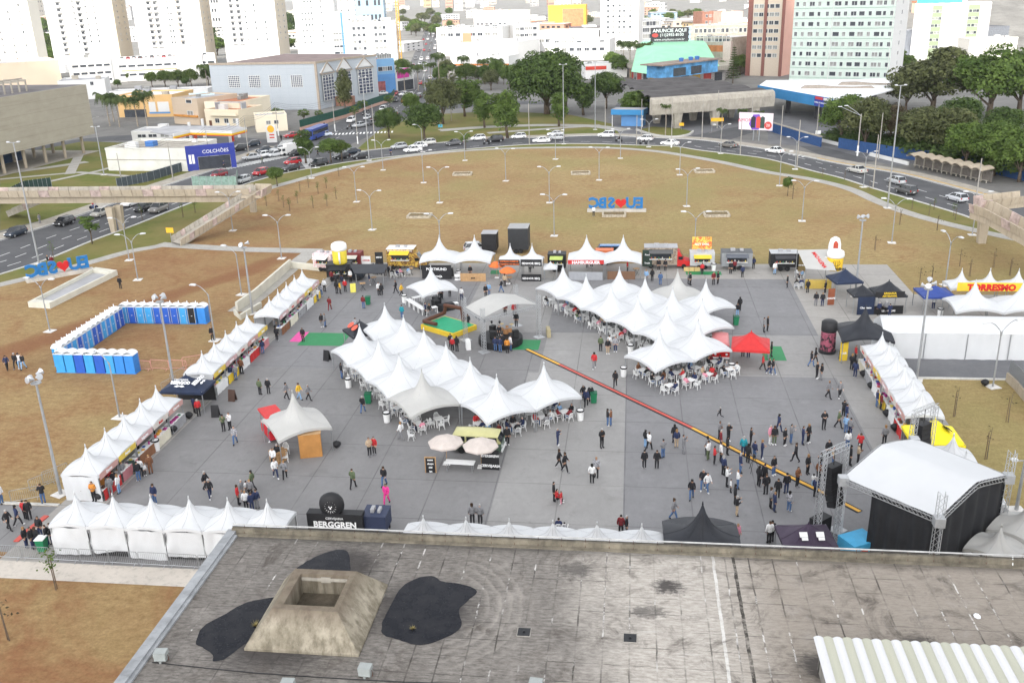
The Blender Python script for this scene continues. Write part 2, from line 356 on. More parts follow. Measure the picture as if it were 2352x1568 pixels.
# ------------------------------------------------------------ foreground building with the stained concrete roof
def m_roof():
 n=N('stained_roof');x,y,z=n.sep()
 big=n.noise(.16,5,.6);mid=n.noise(.8,6,.7,dist=.8);fine=n.noise(5,6,.75,stretch=(.45,1.6,1));sp=n.noise(16,4,.8)
 def line(v,per,off,w):
  q=n.math('FRACT',n.math('DIVIDE',n.math('ADD',v,off),per));return n.math('LESS_THAN',n.math('ABSOLUTE',n.math('SUBTRACT',q,.5)),w/per/2)
 c=n.mix(n.ramp(fine,[(.3,0.),(.7,1.)]),(.23,.205,.178),(.52,.485,.435))
 xl=n.math('ADD',x,n.math('MULTIPLY',n.math('SUBTRACT',big,.5),14))
 dl=n.ramp(n.math('MULTIPLY_ADD',xl,.05,.62),[(.1,.92),(.42,.85),(.6,.0)])
 c=n.mix(dl,c,n.mix(n.ramp(fine,[(.3,0.),(.72,1.)]),(.055,.05,.045),(.23,.21,.19)))
 dr=n.ramp(n.math('MULTIPLY_ADD',x,.06,-.15),[(.08,0.),(.28,.85)])
 c=n.mix(dr,c,n.mix(fine,(.16,.135,.11),(.32,.28,.235)))
 c=n.mix(n.ramp(mid,[(.52,0.),(.7,.6)]),c,(.075,.062,.052))
 st2=n.math('MULTIPLY',n.ramp(n.noise(.28,5,.75,dist=1.5),[(.55,0.),(.68,.85)]),n.ramp(mid,[(.35,.4),(.6,1.)]));c=n.mix(st2,c,(.06,.05,.042))
 c=n.mix(n.ramp(n.noise(.45,5,.7),[(.56,0.),(.7,.5)]),c,(.34,.31,.28))
 dx=n.math('ADD',x,9.4);dy=n.math('SUBTRACT',y,36.2)
 rr=n.math('SQRT',n.math('ADD',n.math('MULTIPLY',dx,dx),n.math('MULTIPLY',dy,dy)))
 rr=n.math('ADD',rr,n.math('MULTIPLY',mid,.7))
 rings=n.math('MULTIPLY',n.ramp(n.math('FRACT',n.math('MULTIPLY',rr,1.9)),[(.0,0.),(.45,.7),(.6,0.)]),n.ramp(n.math('MULTIPLY',rr,.13),[(.36,0.),(.46,1.),(.66,.7),(.74,0.)]))
 rings=n.math('MULTIPLY',rings,n.ramp(n.math('MULTIPLY_ADD',dx,.2,.1),[(.2,0.),(.6,1.)]))
 c=n.mix(n.math('MULTIPLY',rings,.55),c,(.36,.33,.29))
 wob=n.math('MULTIPLY',n.math('SUBTRACT',mid,.5),.12)
 lx=line(n.math('ADD',x,wob),1.17,.4,.07);ly=line(n.math('ADD',y,wob),1.2,.15,.05)
 brk=n.noise(.5,3,.6)
 c=n.mix(n.math('MULTIPLY',n.math('MAXIMUM',lx,ly),n.ramp(brk,[(.35,.8),(.55,.12)])),c,(.035,.03,.026))
 c=n.mix(n.math('MULTIPLY',lx,n.math('MULTIPLY',n.ramp(n.noise(1.1,4,.8),[(.5,0.),(.58,.8)]),n.ramp(n.noise(.3,2),[(.5,0.),(.6,1.)]))),c,(.62,.6,.57))
 def one(p,w,co,k,c):return n.mix(n.math('MULTIPLY',n.math('LESS_THAN',n.math('ABSOLUTE',n.math('SUBTRACT',n.math('ADD',x,n.math('MULTIPLY',wob,1.2)),p)),w),n.ramp(n.noise(1.7,4,.8),[(.35,.2),(.55,k)])),c,co)
 c=one(4.3,.07,(.60,.59,.56),.8,c);c=one(5.3,.08,(.03,.026,.022),.95,c);c=n.mix(.0,c,c)
 sc=n.math('MULTIPLY',n.ramp(n.noise(2.2,5,.8,stretch=(.25,2.2,1)),[(.6,0.),(.68,.75)]),n.ramp(n.math('ABSOLUTE',n.math('SUBTRACT',n.math('MULTIPLY_ADD',x,.16,.35),.75)),[(0.,1.),(.7,0.)]));c=n.mix(sc,c,(.58,.56,.53))
 for px,py,r_,k_ in((2.1,38.6,.9,.9),(1.0,36.6,.8,.6),(8.3,33.4,1.6,.85),(12.6,35.4,1.0,.7),(-2.6,39.8,1.1,.6),(6.2,31.6,.9,.8),(-15.5,33,3.4,.8),(-9.4,36,3.4,.85),(-14.2,39.4,2.3,.8)):
  q_=n.math('SQRT',n.math('ADD',n.math('POWER',n.math('SUBTRACT',x,px),2.),n.math('POWER',n.math('MULTIPLY',n.math('SUBTRACT',y,py),1.3),2.)));q_=n.math('DIVIDE',n.math('ADD',q_,n.math('ADD',n.math('MULTIPLY',n.math('SUBTRACT',mid,.5),2.6),n.math('MULTIPLY',n.math('SUBTRACT',fine,.5),1.6))),r_*1.25);c=n.mix(n.ramp(q_,[(.35,k_),(.8,0.)]),c,(.035,.031,.03))
 c=n.mix(n.math('MULTIPLY',n.ramp(sp,[(.66,0.),(.72,.9)]),n.ramp(n.noise(.35,4,.7),[(.45,0.),(.62,1.)])),c,(.6,.59,.57))
 band=n.ramp(n.math('SUBTRACT',41.7,y),[(0.,.8),(.9,.0)])
 c=n.mix(band,c,(.05,.045,.04));n.col(c);n.bump(fine,.3,.02);return n.done(.8,.25)
RZ=9.0
b=MB();b.box(-20.95,44,4,41.8,0,RZ-.6);wl=b.build('front_wall',M_BUFF)
r0=emp('concrete_roofed_building',(0,0,0),0,'low wide building in the foreground with a flat stained concrete roof','building')
wl.parent=r0;wl.name='wall'
b=MB();b.sheet([(-20.85,4),(44,4),(44,41.65),(-20.85,41.65)],RZ);b.box(-21.05,44.2,4,41.85,RZ-.6,RZ-.02,0);b.build('roof',m_roof(),r0)
b=MB();b.box(-21.1,44.2,41.65,41.92,RZ-.5,RZ+.32);b.box(-20.8,44,41.4,41.65,RZ,RZ+.06);b.build('parapet',m_conc('dirty_parapet',(.17,.15,.115),.45,1.6),r0)
b=MB()
for i in range(0,40):b.box(-21.35,-20.87,3.2+i*.965,3.2+i*.965+.95,RZ-.25,RZ+.2)
b.box(-20.87,-20.7,4,41.4,RZ-.02,RZ+.1);b.build('edge_flashing',mat('grey_flashing',(.27,.28,.29),.55,.25,1.2),r0)
b=MB();b.tube([(-21.05,41.8,RZ+.5),(44,41.8,RZ+.5)],.045,6);b.build('rail_pipe',mat('rail_grey',(.40,.40,.39),.5,.2,2),r0)
b=MB();b.tube([(-21.05,41.7,RZ+.43),(0,41.7,RZ+.41),(44,41.7,RZ+.43)],.018,5);b.build('cable',mat('black_rubber',(.02,.02,.022),.6,.1),r0)
pm=MB();pm.tube([(0,0,0),(0,.2,.5)],.016,5);pme=pm.mesh('rail_post');pme.materials.append(mat('rusty_iron',(.10,.05,.035),.8,.3,4))
pmw=MB();pmw.tube([(0,0,0),(0,.2,.5)],.03,5);pmwe=pmw.mesh('rail_post');pmwe.materials.append(mat('rail_white',(.75,.75,.73),.5,.1))
for i in range(36):
 xx=-20.4+1.22*i;link('rail_post',pme if xx<18 else pmwe,r0,(xx,41.6,RZ))
P0=[(-16.7,32.4),(-11.5,32.4),(-11.5,37.6),(-16.7,37.6)];P1=[(-15.6,33.4),(-12.6,33.4),(-12.6,36.5),(-15.6,36.5)];PI=[(-15.2,33.75),(-12.85,33.75),(-12.85,36.1),(-15.2,36.1)]
sk=emp('pyramid_skylight',(-14.1,35,RZ),0,'hollow truncated concrete pyramid standing on the stained roof beside the puddles','skylight')
def m_pyr():
 n=N('mossy_concrete');f=n.noise(.9,6,.65);st=n.noise(2.2,5,.7,stretch=(1,1,.1));x,y,z=n.sep()
 c=n.mix(n.ramp(f,[(.3,0.),(.7,1.)]),(.19,.165,.12),(.37,.33,.26));c=n.mix(n.ramp(st,[(.42,0.),(.62,.7)]),c,(.10,.085,.06))
 c=n.mix(n.math('MULTIPLY',n.ramp(n.math('MULTIPLY',z,.55),[(.5,0.),(.85,.8)]),n.ramp(f,[(.3,.5),(.6,1.)])),c,(.13,.10,.075));n.col(c);n.bump(f,.4,.03);return n.done(.9,.15)
b=MB();b.X=Matrix.Translation((14.1,-35,0));HZ=1.55
vs=[(p[0],p[1],0)for p in P0]+[(p[0],p[1],.12)for p in P0]+[(p[0],p[1],HZ)for p in P1]+[(p[0],p[1],HZ+.003)for p in PI]+[(p[0],p[1],.5)for p in PI]
fs=[]
for i in range(4):
 j=(i+1)%4
 fs+=[(i,j,4+j,4+i),(4+i,4+j,8+j,8+i),(8+i,8+j,12+j,12+i),(12+j,12+i,16+i,16+j)]
b.add(vs,fs);b.build('shaft',m_pyr(),sk,(0,0,.01))
b=MB();b.sheet([(p[0]+14.1,p[1]-35)for p in PI],.51);b.build('basin_floor',m_conc('dark_mud',(.09,.075,.055),.5,1.2,False),sk)
b=MB();b.box(-1.05,1.2,.98,1.08,HZ-.28,HZ-.16);b.box(-.1,.35,.99,1.07,HZ-.36,HZ-.1);b.build('ledge',M_CONC,sk)
mw=N('puddle_water');mq=mw.noise(1.3,5,.7);mw.col(mw.mix(mw.ramp(mw.noise(9,4,.8),[(.66,0.),(.7,.6)]),mw.mix(mw.ramp(mq,[(.4,0.),(.75,1.)]),(.006,.007,.011),(.022,.022,.025)),(.25,.24,.22)));mw.bump(mw.noise(3,3),.03,.01);MWAT=mw.done(.08,.16)
def puddle(pts,dx=0):
 P=[Vector((p[0],p[1],0))for p in pts];P.append(P[0]);P=crom(P,5)[:-1]
 b=MB();b.sheet([(p.x+.05*noise.noise(p*3),p.y+.05*noise.noise(p*4+Vector((5,0,0))))for p in P],RZ+.012);return struct(b.build('puddle_water',MWAT))
puddle([(-10.1,38.5),(-9.4,38.6),(-8.9,38.2),(-7.9,38.05),(-7.1,37.6),(-7.35,36.9),(-7.7,36.0),(-7.4,34.8),(-8.1,33.9),(-9.0,33.4),(-10.0,33.7),(-10.8,34.0),(-11.05,34.8),(-11.0,36),(-10.8,37.6)])
puddle([(p.x,p.y)for p in gl([(675,1310),(702,1290),(735,1274),(768,1263),(795,1264),(804,1290),(800,1322),(760,1345),(690,1340)],RZ)])
puddle([(p.x,p.y)for p in gl([(450,1478),(465,1440),(520,1408),(560,1385),(600,1376),(640,1372),(660,1400),(620,1450),(590,1470),(560,1480),(520,1510),(492,1518),(486,1500)],RZ)])
def floodlight(p,rz,lab):
 o=emp('floodlight',p,rz,lab,'floodlight','floodlights lying along the roof')
 b=MB();b.xprism([(-.27,.12),(.27,.12),(.2,.3),(-.2,.3)],-.2,.2);b.X=None;b.box(-.05,.05,-.22,.22,0,.12);b.build('housing',mat('lamp_housing',(.22,.23,.22),.5,.15),o)
 b=MB();b.box(-.25,.25,-.215,-.202,.13,.5);b.box(-.27,.27,-.2,.2,.3,.52);b.build('lens',mat('frosted_lens',(.30,.32,.31),.25,.1),o)
 b=MB();b.tube([(-.3,0,.02),(-.3,0,.3),(.3,0,.3),(.3,0,.02)],.02,5);b.build('bracket',MATS['rusty_iron'],o);return o
floodlight(GZ(0,3,1490,1360,RZ),.1,'grey floodlight on the roof nearest the left edge flashing')
floodlight(GZ(1,3,1010,1500,RZ),-.05,'grey floodlight on the roof just in front of the pyramid skylight')
floodlight(GZ(2,3,220,1640,RZ),-.1,'grey floodlight cut by the lower edge below the left roof drain')
floodlight(GZ(1,3,300,1640,RZ),.02,'pale floodlight at the lower edge left of the one before the skylight')
b=MB();P=[GZ(0,3,1400,1380,RZ),GZ(0,3,1900,1435,RZ),GZ(0,3,2352,1480,RZ),GZ(1,3,600,1520,RZ),GZ(1,3,1300,1560,RZ),GZ(2,3,200,1600,RZ)]
b.tube([p+Vector((0,0,.03))for p in P],.02,5);tag(b.build('roof_cable',MATS['black_rubber']),'thin dark cable running along the roof between the floodlights','cable')
for(px,py),lab in((Z(2,3,110,1100),'square dark drain opening in the roof nearer the swirl marks'),(Z(2,3,1085,1155),'square dark drain opening in the bare middle of the roof')):
 p=G(px,py,RZ);o=emp('roof_drain',p,0,lab,'drain','drains in the roof')
 b=MB();b.box(-.31,.31,-.31,.31,0,.02);b.build('frame',mat('drain_frame',(.3,.28,.25),.8,.2),o)
 b=MB();b.box(-.28,.28,-.28,.28,.018,.026);b.lathe([(.05,.02),(.06,.07),(.02,.08)],8);b.build('grate',mat('drain_black',(.015,.016,.018),.5,.1),o)
cr=emp('corrugated_shelter',(7.75,33.5,RZ),0,'pale corrugated shelter roof at the lower right on the concrete roof','roof')
b=MB();w=.385
def wave(u,v):
 x=u*22.0;k=(x/w)%1
 return(x,-v*10,1.45+.09*abs(sin(pi*x/w))**.8-.02*v)
b.grid(wave,500,3)
n=N('corrugated_sheet');x,y,z=n.sep();k=n.math('FRACT',n.math('DIVIDE',x,w*2));f=n.noise(1.5,5,.7,stretch=(1,.12,1))
c=n.mix(n.math('GREATER_THAN',k,.5),(.56,.56,.57),n.mix(f,(.33,.33,.26),(.45,.45,.37)));c=n.mix(n.ramp(f,[(.55,0.),(.75,.35)]),c,(.36,.34,.22));n.col(c)
b.build('corrugated_sheet',n.done(.6,.3),cr,smooth=True)
b=MB();b.box(.25,.4,-10,-.2,0,1.42);b.box(.25,21.5,-.45,-.3,0,1.4);b.build('side_wall',m_conc('grey_render',(.2,.19,.17),.3,1),cr)
for p,lab in((GZ(3,3,1920,960,RZ),'scrap of white plastic lying beside a dark roof stain'),):
 b=MB();b.lathe([(.02,0),(.16,.02),(.14,.06),(.03,.07)],7,sy=1.3);tag(b.build('plastic_scrap',mat('scrap_white',(.8,.82,.84),.5,.05),None,p+Vector((0,0,.015))),lab,'litter')
def weed(p,r,lab):
 b=MB();rnd=random.Random(int(p.x*100))
 for i in range(60):
  a=rnd.uniform(0,2*pi);l=r*rnd.uniform(.5,1);t=rnd.uniform(.2,1.1);d=Vector((cos(a)*cos(t),sin(a)*cos(t),sin(t)))*l;q=Vector((-sin(a),cos(a),0))*.012
  b.add([-q,q,d],[(0,1,2)])
 tag(b.build('weed_tuft',mat('weed_straw',(.26,.21,.08),.9,.3,8),None,p),lab,'weeds')
weed(GZ(1,3,1440,1070,RZ),.25,'straw coloured weed tuft growing in the big roof puddle')
weed(GZ(0,3,2345,1040,RZ),.35,'green weed tuft at the left foot of the pyramid skylight')
weed(GZ(0,3,2230,170,RZ),.3,'dry weed tuft in the far left corner of the roof')
# ------------------------------------------------------------ tents
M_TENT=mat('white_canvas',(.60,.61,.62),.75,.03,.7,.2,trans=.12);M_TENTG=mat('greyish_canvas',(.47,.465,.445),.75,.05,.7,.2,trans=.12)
M_LEG=mat('galvanised_steel',(.34,.35,.36),.45,.15,4,.5,.6);M_BLKT=mat('black_canvas',(.022,.024,.03),.6,.2,1,.3);M_NAVY=mat('navy_canvas',(.018,.028,.06),.6,.2,1,.3)
def canopy_mesh(sx,sy,hc,hp,arch,nn=18,val=.22,pw=5,seed=0):
 b=MB()
 def zf(u,v):
  m=max(abs(u),abs(v));w=(abs(v)if abs(u)>=abs(v)else abs(u))/max(m,1e-6)
  t=1-m;r=.46*t+.54*t**pw
  e=hc+arch*(1-w*w)*(m**1.5)
  z=e+(hp-hc)*r*(1-.10*w*w*(m)*(1-m)*4)
  return z+(.05*noise.noise(Vector((u*2.2+seed,v*2.2,seed*1.7)))+.02*noise.noise(Vector((u*7+seed,v*7,seed))))*(m<.97)*m
 def P(u,v):
  m=max(abs(u),abs(v));rr=sqrt(u*u+v*v);k=1 if rr==0 else(m/rr)**(1-min(1,m*1.15))
  return(u*k*sx/2,v*k*sy/2,zf(u,v))
 b.grid(lambda i,j:P(-1+2*i,-1+2*j),nn,nn)
 per=[(-1+2*i/nn,-1)for i in range(nn)]+[(1,-1+2*i/nn)for i in range(nn)]+[(1-2*i/nn,1)for i in range(nn)]+[(-1,1-2*i/nn)for i in range(nn)]
 n=len(per);vv=[]
 for u,v in per:
  x,y,z=P(u,v);vv.append((x*1.004,y*1.004,z+.005))
 for u,v in per:
  x,y,z=P(u,v);vv.append((x*1.004,y*1.004,z-val))
 v=MB();v.add(vv,[(i,n+i,n+(i+1)%n,(i+1)%n)for i in range(n)])
 b.m=1
 for q in((1,1),(1,-1),(-1,1),(-1,-1),(0,1),(0,-1),(1,0),(-1,0)):b.tube([Vector(P(q[0]*k/9,q[1]*k/9))+Vector((0,0,.004))for k in range(1,10)],.016,3)
 b.m=0;b.tube([(0,0,hp-.1),(0,0,hp+.12)],[.06,.03],6)
 return b.mesh('canopy',True),v.mesh('valance',True)
def leg_mesh(h):
 b=MB();b.tube([(0,0,0),(0,0,h)],.045,6);b.box(-.12,.12,-.12,.12,0,.015);return b.mesh('leg')
_tc={}
def tent(x,y,rz,sx,sy,hc,hp,label,group=None,m=None,name='peaked_tent',arch=.42,legs=(1,1,1,1),z=0,seed=None,cat='tent',pw=5):
 m=m or M_TENT;sd=random.randint(0,2)if seed is None else seed;key=(sx,sy,hc,hp,arch,m.name,sd,pw)
 if key not in _tc:
  c,v=canopy_mesh(sx,sy,hc,hp,arch,seed=sd,pw=pw);c.materials.append(m);c.materials.append(mat('seam_grey',(.44,.44,.45),.8,0)if m in(M_TENT,M_TENTG)else m);v.materials.append(m)
  l=leg_mesh(hc+.05);l.materials.append(M_LEG);_tc[key]=(c,v,l)
 c,v,l=_tc[key];o=emp(name,(x,y,z),rz,label,cat,group);link('canopy',c,o);link('valance',v,o)
 for k,(a,b_)in enumerate(((-1,-1),(1,-1),(1,1),(-1,1))):
  if legs[k]:link('leg',l,o,(a*(sx/2-.09),b_*(sy/2-.09),0))
 return o
def ordw(i):return('first','second','third','fourth','fifth','sixth','seventh','eighth','ninth','tenth')[i]
H5=(2.12,5.15)
g1='peaked tents over the left seating area'
for k in range(-4,0):
 x,y=T2(-67.6+4.8*(k+.5),28.8+2.4)
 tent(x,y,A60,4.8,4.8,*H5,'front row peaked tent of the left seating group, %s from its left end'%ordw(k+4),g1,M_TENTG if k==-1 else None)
for k in range(-5,1):
 x,y=T2(-67.6+4.8*(k+.5),33.6+2.4)
 tent(x,y,A60,4.8,4.8,*H5,'rear row peaked tent of the left seating group, %s from its far end'%ordw(k+5),g1)
x,y=T2(-67.6+2.4,38.4+2.4);tent(x,y,A60,4.8,4.8,*H5,'white peaked tent jutting out at the right end of the left seating group',g1)
g2='peaked tents over the right seating area'
for row,e2,ks in((1,57.0,range(-6,0)),(2,61.75,range(-5,-1)),(3,66.5,range(-4,-2)),(0,52.2,(-1,))):
 for i,k in enumerate(ks):
  x,y=T2(-63.8+4.8*(k+.5),e2+2.4)
  lab={1:'near row peaked tent of the right seating group, %s from its far end'%ordw(i),2:'middle row peaked tent of the right seating group, %s from its far end'%ordw(i),3:'back row peaked tent of the right seating group, %s from its far end'%ordw(i),0:'white peaked tent nearest the viewer in the right seating group'}[row]
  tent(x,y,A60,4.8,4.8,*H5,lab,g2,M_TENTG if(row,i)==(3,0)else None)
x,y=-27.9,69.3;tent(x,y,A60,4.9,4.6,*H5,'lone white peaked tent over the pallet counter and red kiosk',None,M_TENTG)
LONE=(x,y)
tent(-23.9,107.2,radians(-53),4.7,4.7,2.3,5.1,'white peaked tent over a square of white tables near the bouncing ring',None)
g='peaked tents behind the square by the food stands'
for x,lab in((-25.6,'big white peaked tent at the back, left one beside the black box lorry'),(-20.8,'big white peaked tent at the back right next to the black box lorry'),(-5.8,'big white peaked tent at the back over the red hamburger sign'),(-1.0,'big white peaked tent at the back right of the hamburger stand')):
 tent(x,121.2,0,4.8,4.8,2.3,5.3,lab,g)
tent(-15.8,119.6,0,2.9,3,2.4,4.6,'small white peaked tent at the back with an orange lettered banner',g);tent(-12.9,119.6,0,2.9,3,2.4,4.6,'small white peaked tent at the back above the black barbecue banner',g)
for i in range(5):
 tent(-41.55,60.6+2.87*i,pi/2,2.87,3.1,2.25,4.1,'small white stall tent of the near left row, %s from the viewer'%ordw(i),'white stall tents along the left edge',arch=.2,seed=i%3)
for i in range(5):
 tent(-41.1,80.6+2.85*i,pi/2,2.85,3.0,2.25,4.1,'small white stall tent of the middle left row, %s beyond the black gazebo'%ordw(i),'white stall tents along the left edge',arch=.2,seed=i%3)
for i in range(5):
 tent(-40.7,97.6+2.85*i,pi/2,2.85,3.0,2.25,4.1,'small white stall tent of the far left row, %s from the green carpet end'%ordw(i),'white stall tents along the left edge',arch=.2,seed=i%3)
for i in range(6):
 tent(-38.1+2.78*i,53.3,0,2.78,3.0,2.45,4.2,'white stall tent in the bottom left row, %s from its left end'%ordw(i),'white stall tents in front of the roof edge',arch=.2,seed=i%3)
for i in range(6):
 tent(-13.3+2.85*i,52.7,0,2.85,2.9,2.3,3.75,'white tent tip showing over the roof edge, %s from the left'%ordw(i),'white stall tents in front of the roof edge',arch=.2,seed=i%3)
tent(4.75,53.2,0,4.8,4.6,2.4,5.2,'black peaked tent rising over the roof edge left of the stage',None,M_BLKT)
tent(23.4,92.9,0,5.0,5.0,2.4,5.3,'big black peaked tent beside the tall printed column on the right',None,M_BLKT)
for i in range(6):
 tent(24.05,88.3-2.72*i,-pi/2,2.72,3.1,2.25,4.1,'small white stall tent of the right row, %s from the far end'%ordw(i),'white stall tents along the right edge',arch=.2,seed=i%3)
for i in range(3):
 tent(24.0,66.4-2.8*i,-pi/2,2.8,3.1,2.25,4.1,'white stall tent on the right %s'%('just beyond the yellow gazebo','behind the big stage','whose tip shows behind the stage roof')[i],'white stall tents along the right edge',arch=.2,seed=i%3)
for i,x in enumerate((37.9,41.0,44.1)):
 tent(x,109.8,0,3.0,3.2,2.35,4.3,'small white peaked tent behind the pork crackling banner, %s from the left'%ordw(i),'peaked tents at the right back',arch=.2,seed=i%3)
for i,x in enumerate((37.0,41.9)):
 tent(x,102.6,0,4.9,4.9,2.25,5.1,'big white peaked tent before the pork crackling banner, %s one'%('left','right')[i],'peaked tents at the right back')
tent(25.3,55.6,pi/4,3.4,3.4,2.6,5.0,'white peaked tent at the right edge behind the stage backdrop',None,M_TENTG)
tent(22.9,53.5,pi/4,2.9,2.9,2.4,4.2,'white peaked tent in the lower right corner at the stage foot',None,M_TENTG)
h=emp('long_white_marquee',(25.2,94,0),0,'long low white marquee with plain cloth walls on the right','marquee')
b=MB();b.X=None
def hall(u,v):return(u*32,-1.9+v*4.2,2.75+1.15*(1-abs(v*2-1))+.03*noise.noise(Vector((u*30,v*3,0))))
b.grid(hall,60,6);b.build('roof',M_TENT,h,smooth=True)
b=MB();b.grid(lambda u,v:(u*32,-1.88+.05*sin(u*120)+.06*noise.noise(Vector((u*40,v*4,2))),v*2.75),120,5)
b.add([(0,-1.9,0),(0,2.3,0),(0,2.3,2.75),(0,.2,3.9),(0,-1.9,2.75)],[(0,1,2,3,4)]);b.build('wall_cloth',M_TENT,h,smooth=True)
for k in range(8):b=MB();b.tube([(k*4+.02,-1.97,0),(k*4+.02,-1.97,2.75)],.05,6);b.build('post',M_LEG,h)
# ------------------------------------------------------------ street lamps, masts, poles
M_GALV=mat('lamp_post_steel',(.33,.34,.35),.45,.12,1.5,.5,.4);M_LHEAD=mat('lamp_head_white',(.58,.59,.60),.4,.08)
M_WOODP=mat('pole_concrete',(.33,.31,.28),.8,.2,1)
def arm_mesh(reach=1.45,rise=1.05):
 b=MB();P=[(reach*t,0,5.4+rise*sin(min(1,t*1.08)*pi/2))for t in[0,.08,.2,.35,.55,.78,1]];P[0]=(0,0,5.0);b.tube(P,[.05,.05,.048,.045,.042,.04,.04],6);me=b.mesh('arm',True);me.materials.append(M_GALV)
 h=MB();z=5.4+rise;h.xprism([(reach-.08,z-.07),(reach+.62,z-.03),(reach+.66,z+.05),(reach+.5,z+.11),(reach+.1,z+.13),(reach-.1,z+.06)],-.13,.13);mh=h.mesh('lamp_head');mh.materials.append(M_LHEAD)
 return me,mh
_arm,_head=arm_mesh()
b=MB();b.tube([(0,0,0),(0,0,2.6),(0,0,5.45)],[.085,.075,.055],8);b.lathe([(.16,0),(.16,.02),(.09,.04),(.085,.3)],8);_pole=b.mesh('pole');_pole.materials.append(M_GALV)
b=MB();b.box(-.55,.55,-.55,.55,0,.06);_base=b.mesh('base_slab');_base.materials.append(mat('base_concrete',(.62,.6,.57),.8,.15,2))
def park_lamp(v,rz,label,arms=2,sc=1.0,base=True):
 p=G(*v);o=emp('street_lamp',(p.x,p.y,.02),rz,label,'street lamp','curved park lamps',sc);link('pole',_pole,o)
 if base:link('base_slab',_base,o)
 for k in range(arms):
  a=link('arm',_arm,o,(0,0,0),pi*k);link('lamp_head',_head,a)
 return o
LAMPS=[((855,528),'second lamp of the rough lawn behind the yellow food truck'),((647,594),'nearest the crossing of the concrete paths'),((1273,542),'behind the hamburger stand, right of the grey box lorry'),((1262,466),'left of the distant blue and red letter sign'),((1425,364),'by the curved path in front of the white off-roader'),((1276,366),'by the curved path in front of two white cars'),((115,761),'in front of the lettering in the left lawn'),((317,643),'right of the long concrete basin'),((1842,508),'beside the small round lawn tree on the right'),((2048,558),'right of the inflatable hot dog, near the winding path'),((2280,889),'on the grass patch before the long marquee'),((819,464),'on the left lawn by the thin saplings'),((973,420),'left of the far left stone bed'),((1010,466),'between the two left stone beds'),((1013,592),'rising behind the two left peaked tents'),((1376,414),'between the far middle beds'),((1561,402),'left of the far right stone bed'),((1577,474),'left of the right stone bed'),((1595,590),'rising behind the yellow awning kiosk'),((1068,369),'on the verge by the dark grey saloon'),((880,391),'on the verge behind the black hatchback'),((1162,416),'on the far lawn left of the middle'),((1655,353),'on the verge by the brownish saloon'),((1490,338),'on the road edge by the motorcycles'),((1826,389),'on the verge facing the terminal gate'),((1790,427),'on the path left of the small round tree'),((1983,430),'on the verge by the silver hatchback'),((2233,540),'beside the right footbridge pier'),((716,410),'by the dark columnar tree at the crossing'),((297,598),'with the orange bin on the left path'),((535,530),'beside the left footbridge ramp')]
rl=random.Random(3)
for i,(v,l)in enumerate(LAMPS):
 park_lamp(v,rl.uniform(-.25,.25)+(.0 if v[1]<700 else.1),'white two armed park lamp '+l)
for v,rz,l in(((555,677),pi-.2,'by the low wall near the far left stalls'),((494,782),pi-.1,'right behind the blue toilets'),((275,959),pi-.15,'behind the near left stall tents'),((971,349),pi,'at the road by the pale hatchback')):
 park_lamp(v,rz,'single armed lamp curving left '+l,1)
park_lamp((2171,655),1.9,'curved lamp seen from its side, behind the blue gazebo on the right')
def mast(v,top,label,heads=2,floods=0,wood=False,white_foot=False,name='tall_mast',cat='mast',r=.11,group='tall light masts'):
 p=G(*v);h=HG(v,top);o=emp(name,(p.x,p.y,.02),rl.uniform(0,3)if floods else.1,label,cat,group)
 b=MB();b.tube([(0,0,0),(0,0,h)],[r*1.25,r*.75],8);b.build('pole',M_WOODP if wood else M_GALV,o)
 if not wood:link('base_slab',_base,o)
 if white_foot:b=MB();b.tube([(0,0,0),(0,0,1.9)],r*1.3+.03,8);b.build('painted_foot',mat('foot_white',(.75,.75,.73),.7,.1),o)
 if heads and not floods:
  b=MB();b.tube([(-.9,0,h),(.9,0,h)],.05,5);b.build('cross_arm',M_GALV,o)
  for k in(-1,1):b=MB();b.box(k*.55-.4*(k<0),k*.55+.4*(k>0)+.0,-.16,.16,h+.03,h+.17);b.build('lamp_head',M_LHEAD,o)
 if floods:
  b=MB();b.lathe([(.12,h-.2),(.4,h-.1),(.4,h-.02),(.1,h)],8);b.build('crown_ring',M_GALV,o)
  for k in range(floods):
   a=2*pi*k/floods;q=MB();q.X=Matrix.Rotation(a,4,'Z')@Matrix.Translation((.42,0,h+.2+.14*k))@Matrix.Rotation(radians(78),4,'Y')
   q.lathe([(.07,-.26),(.10,-.18),(.13,0),(.25,.2),(.26,.23),(.21,.24)],10);q.build('floodlight',mat('floodlight_silver',(.50,.51,.53),.3,.08,2,.5,.5),o,smooth=False)
 return o
for v,t,l,f in(((140,1135),878,'tall floodlight mast left of the nearest left stall',4),((402,900),692,'tall floodlight mast behind the black gazebo',4),((580,720),568,'tall floodlight mast by the low wall at the far left stalls',3),((1964,680),505,'tall floodlight mast right of the inflatable beer mug',3),((2105,872),662,'tall floodlight mast behind the right stall row',4)):
 mast(v,t,l,0,f,name='floodlight_mast',group='floodlight masts round the square')
for v,t,l in(((90,606),328,'tall thin mast standing at the left avenue'),((239,402),292,'tall thin mast at the right corner of the raised concrete building'),((1295,331),149,'very tall mast in front of the huge dark tree'),((1367,298),143,'very tall mast right of the huge dark tree'),((2038,478),197,'very tall mast on the right verge by the bus shelter'),((848,369),178,'tall mast rising in front of the church'),((980,262),148,'tall mast among the park trees near the street'),((2334,1172),1058,'bare pole at the right edge behind the stage')):mast(v,t,l,2)
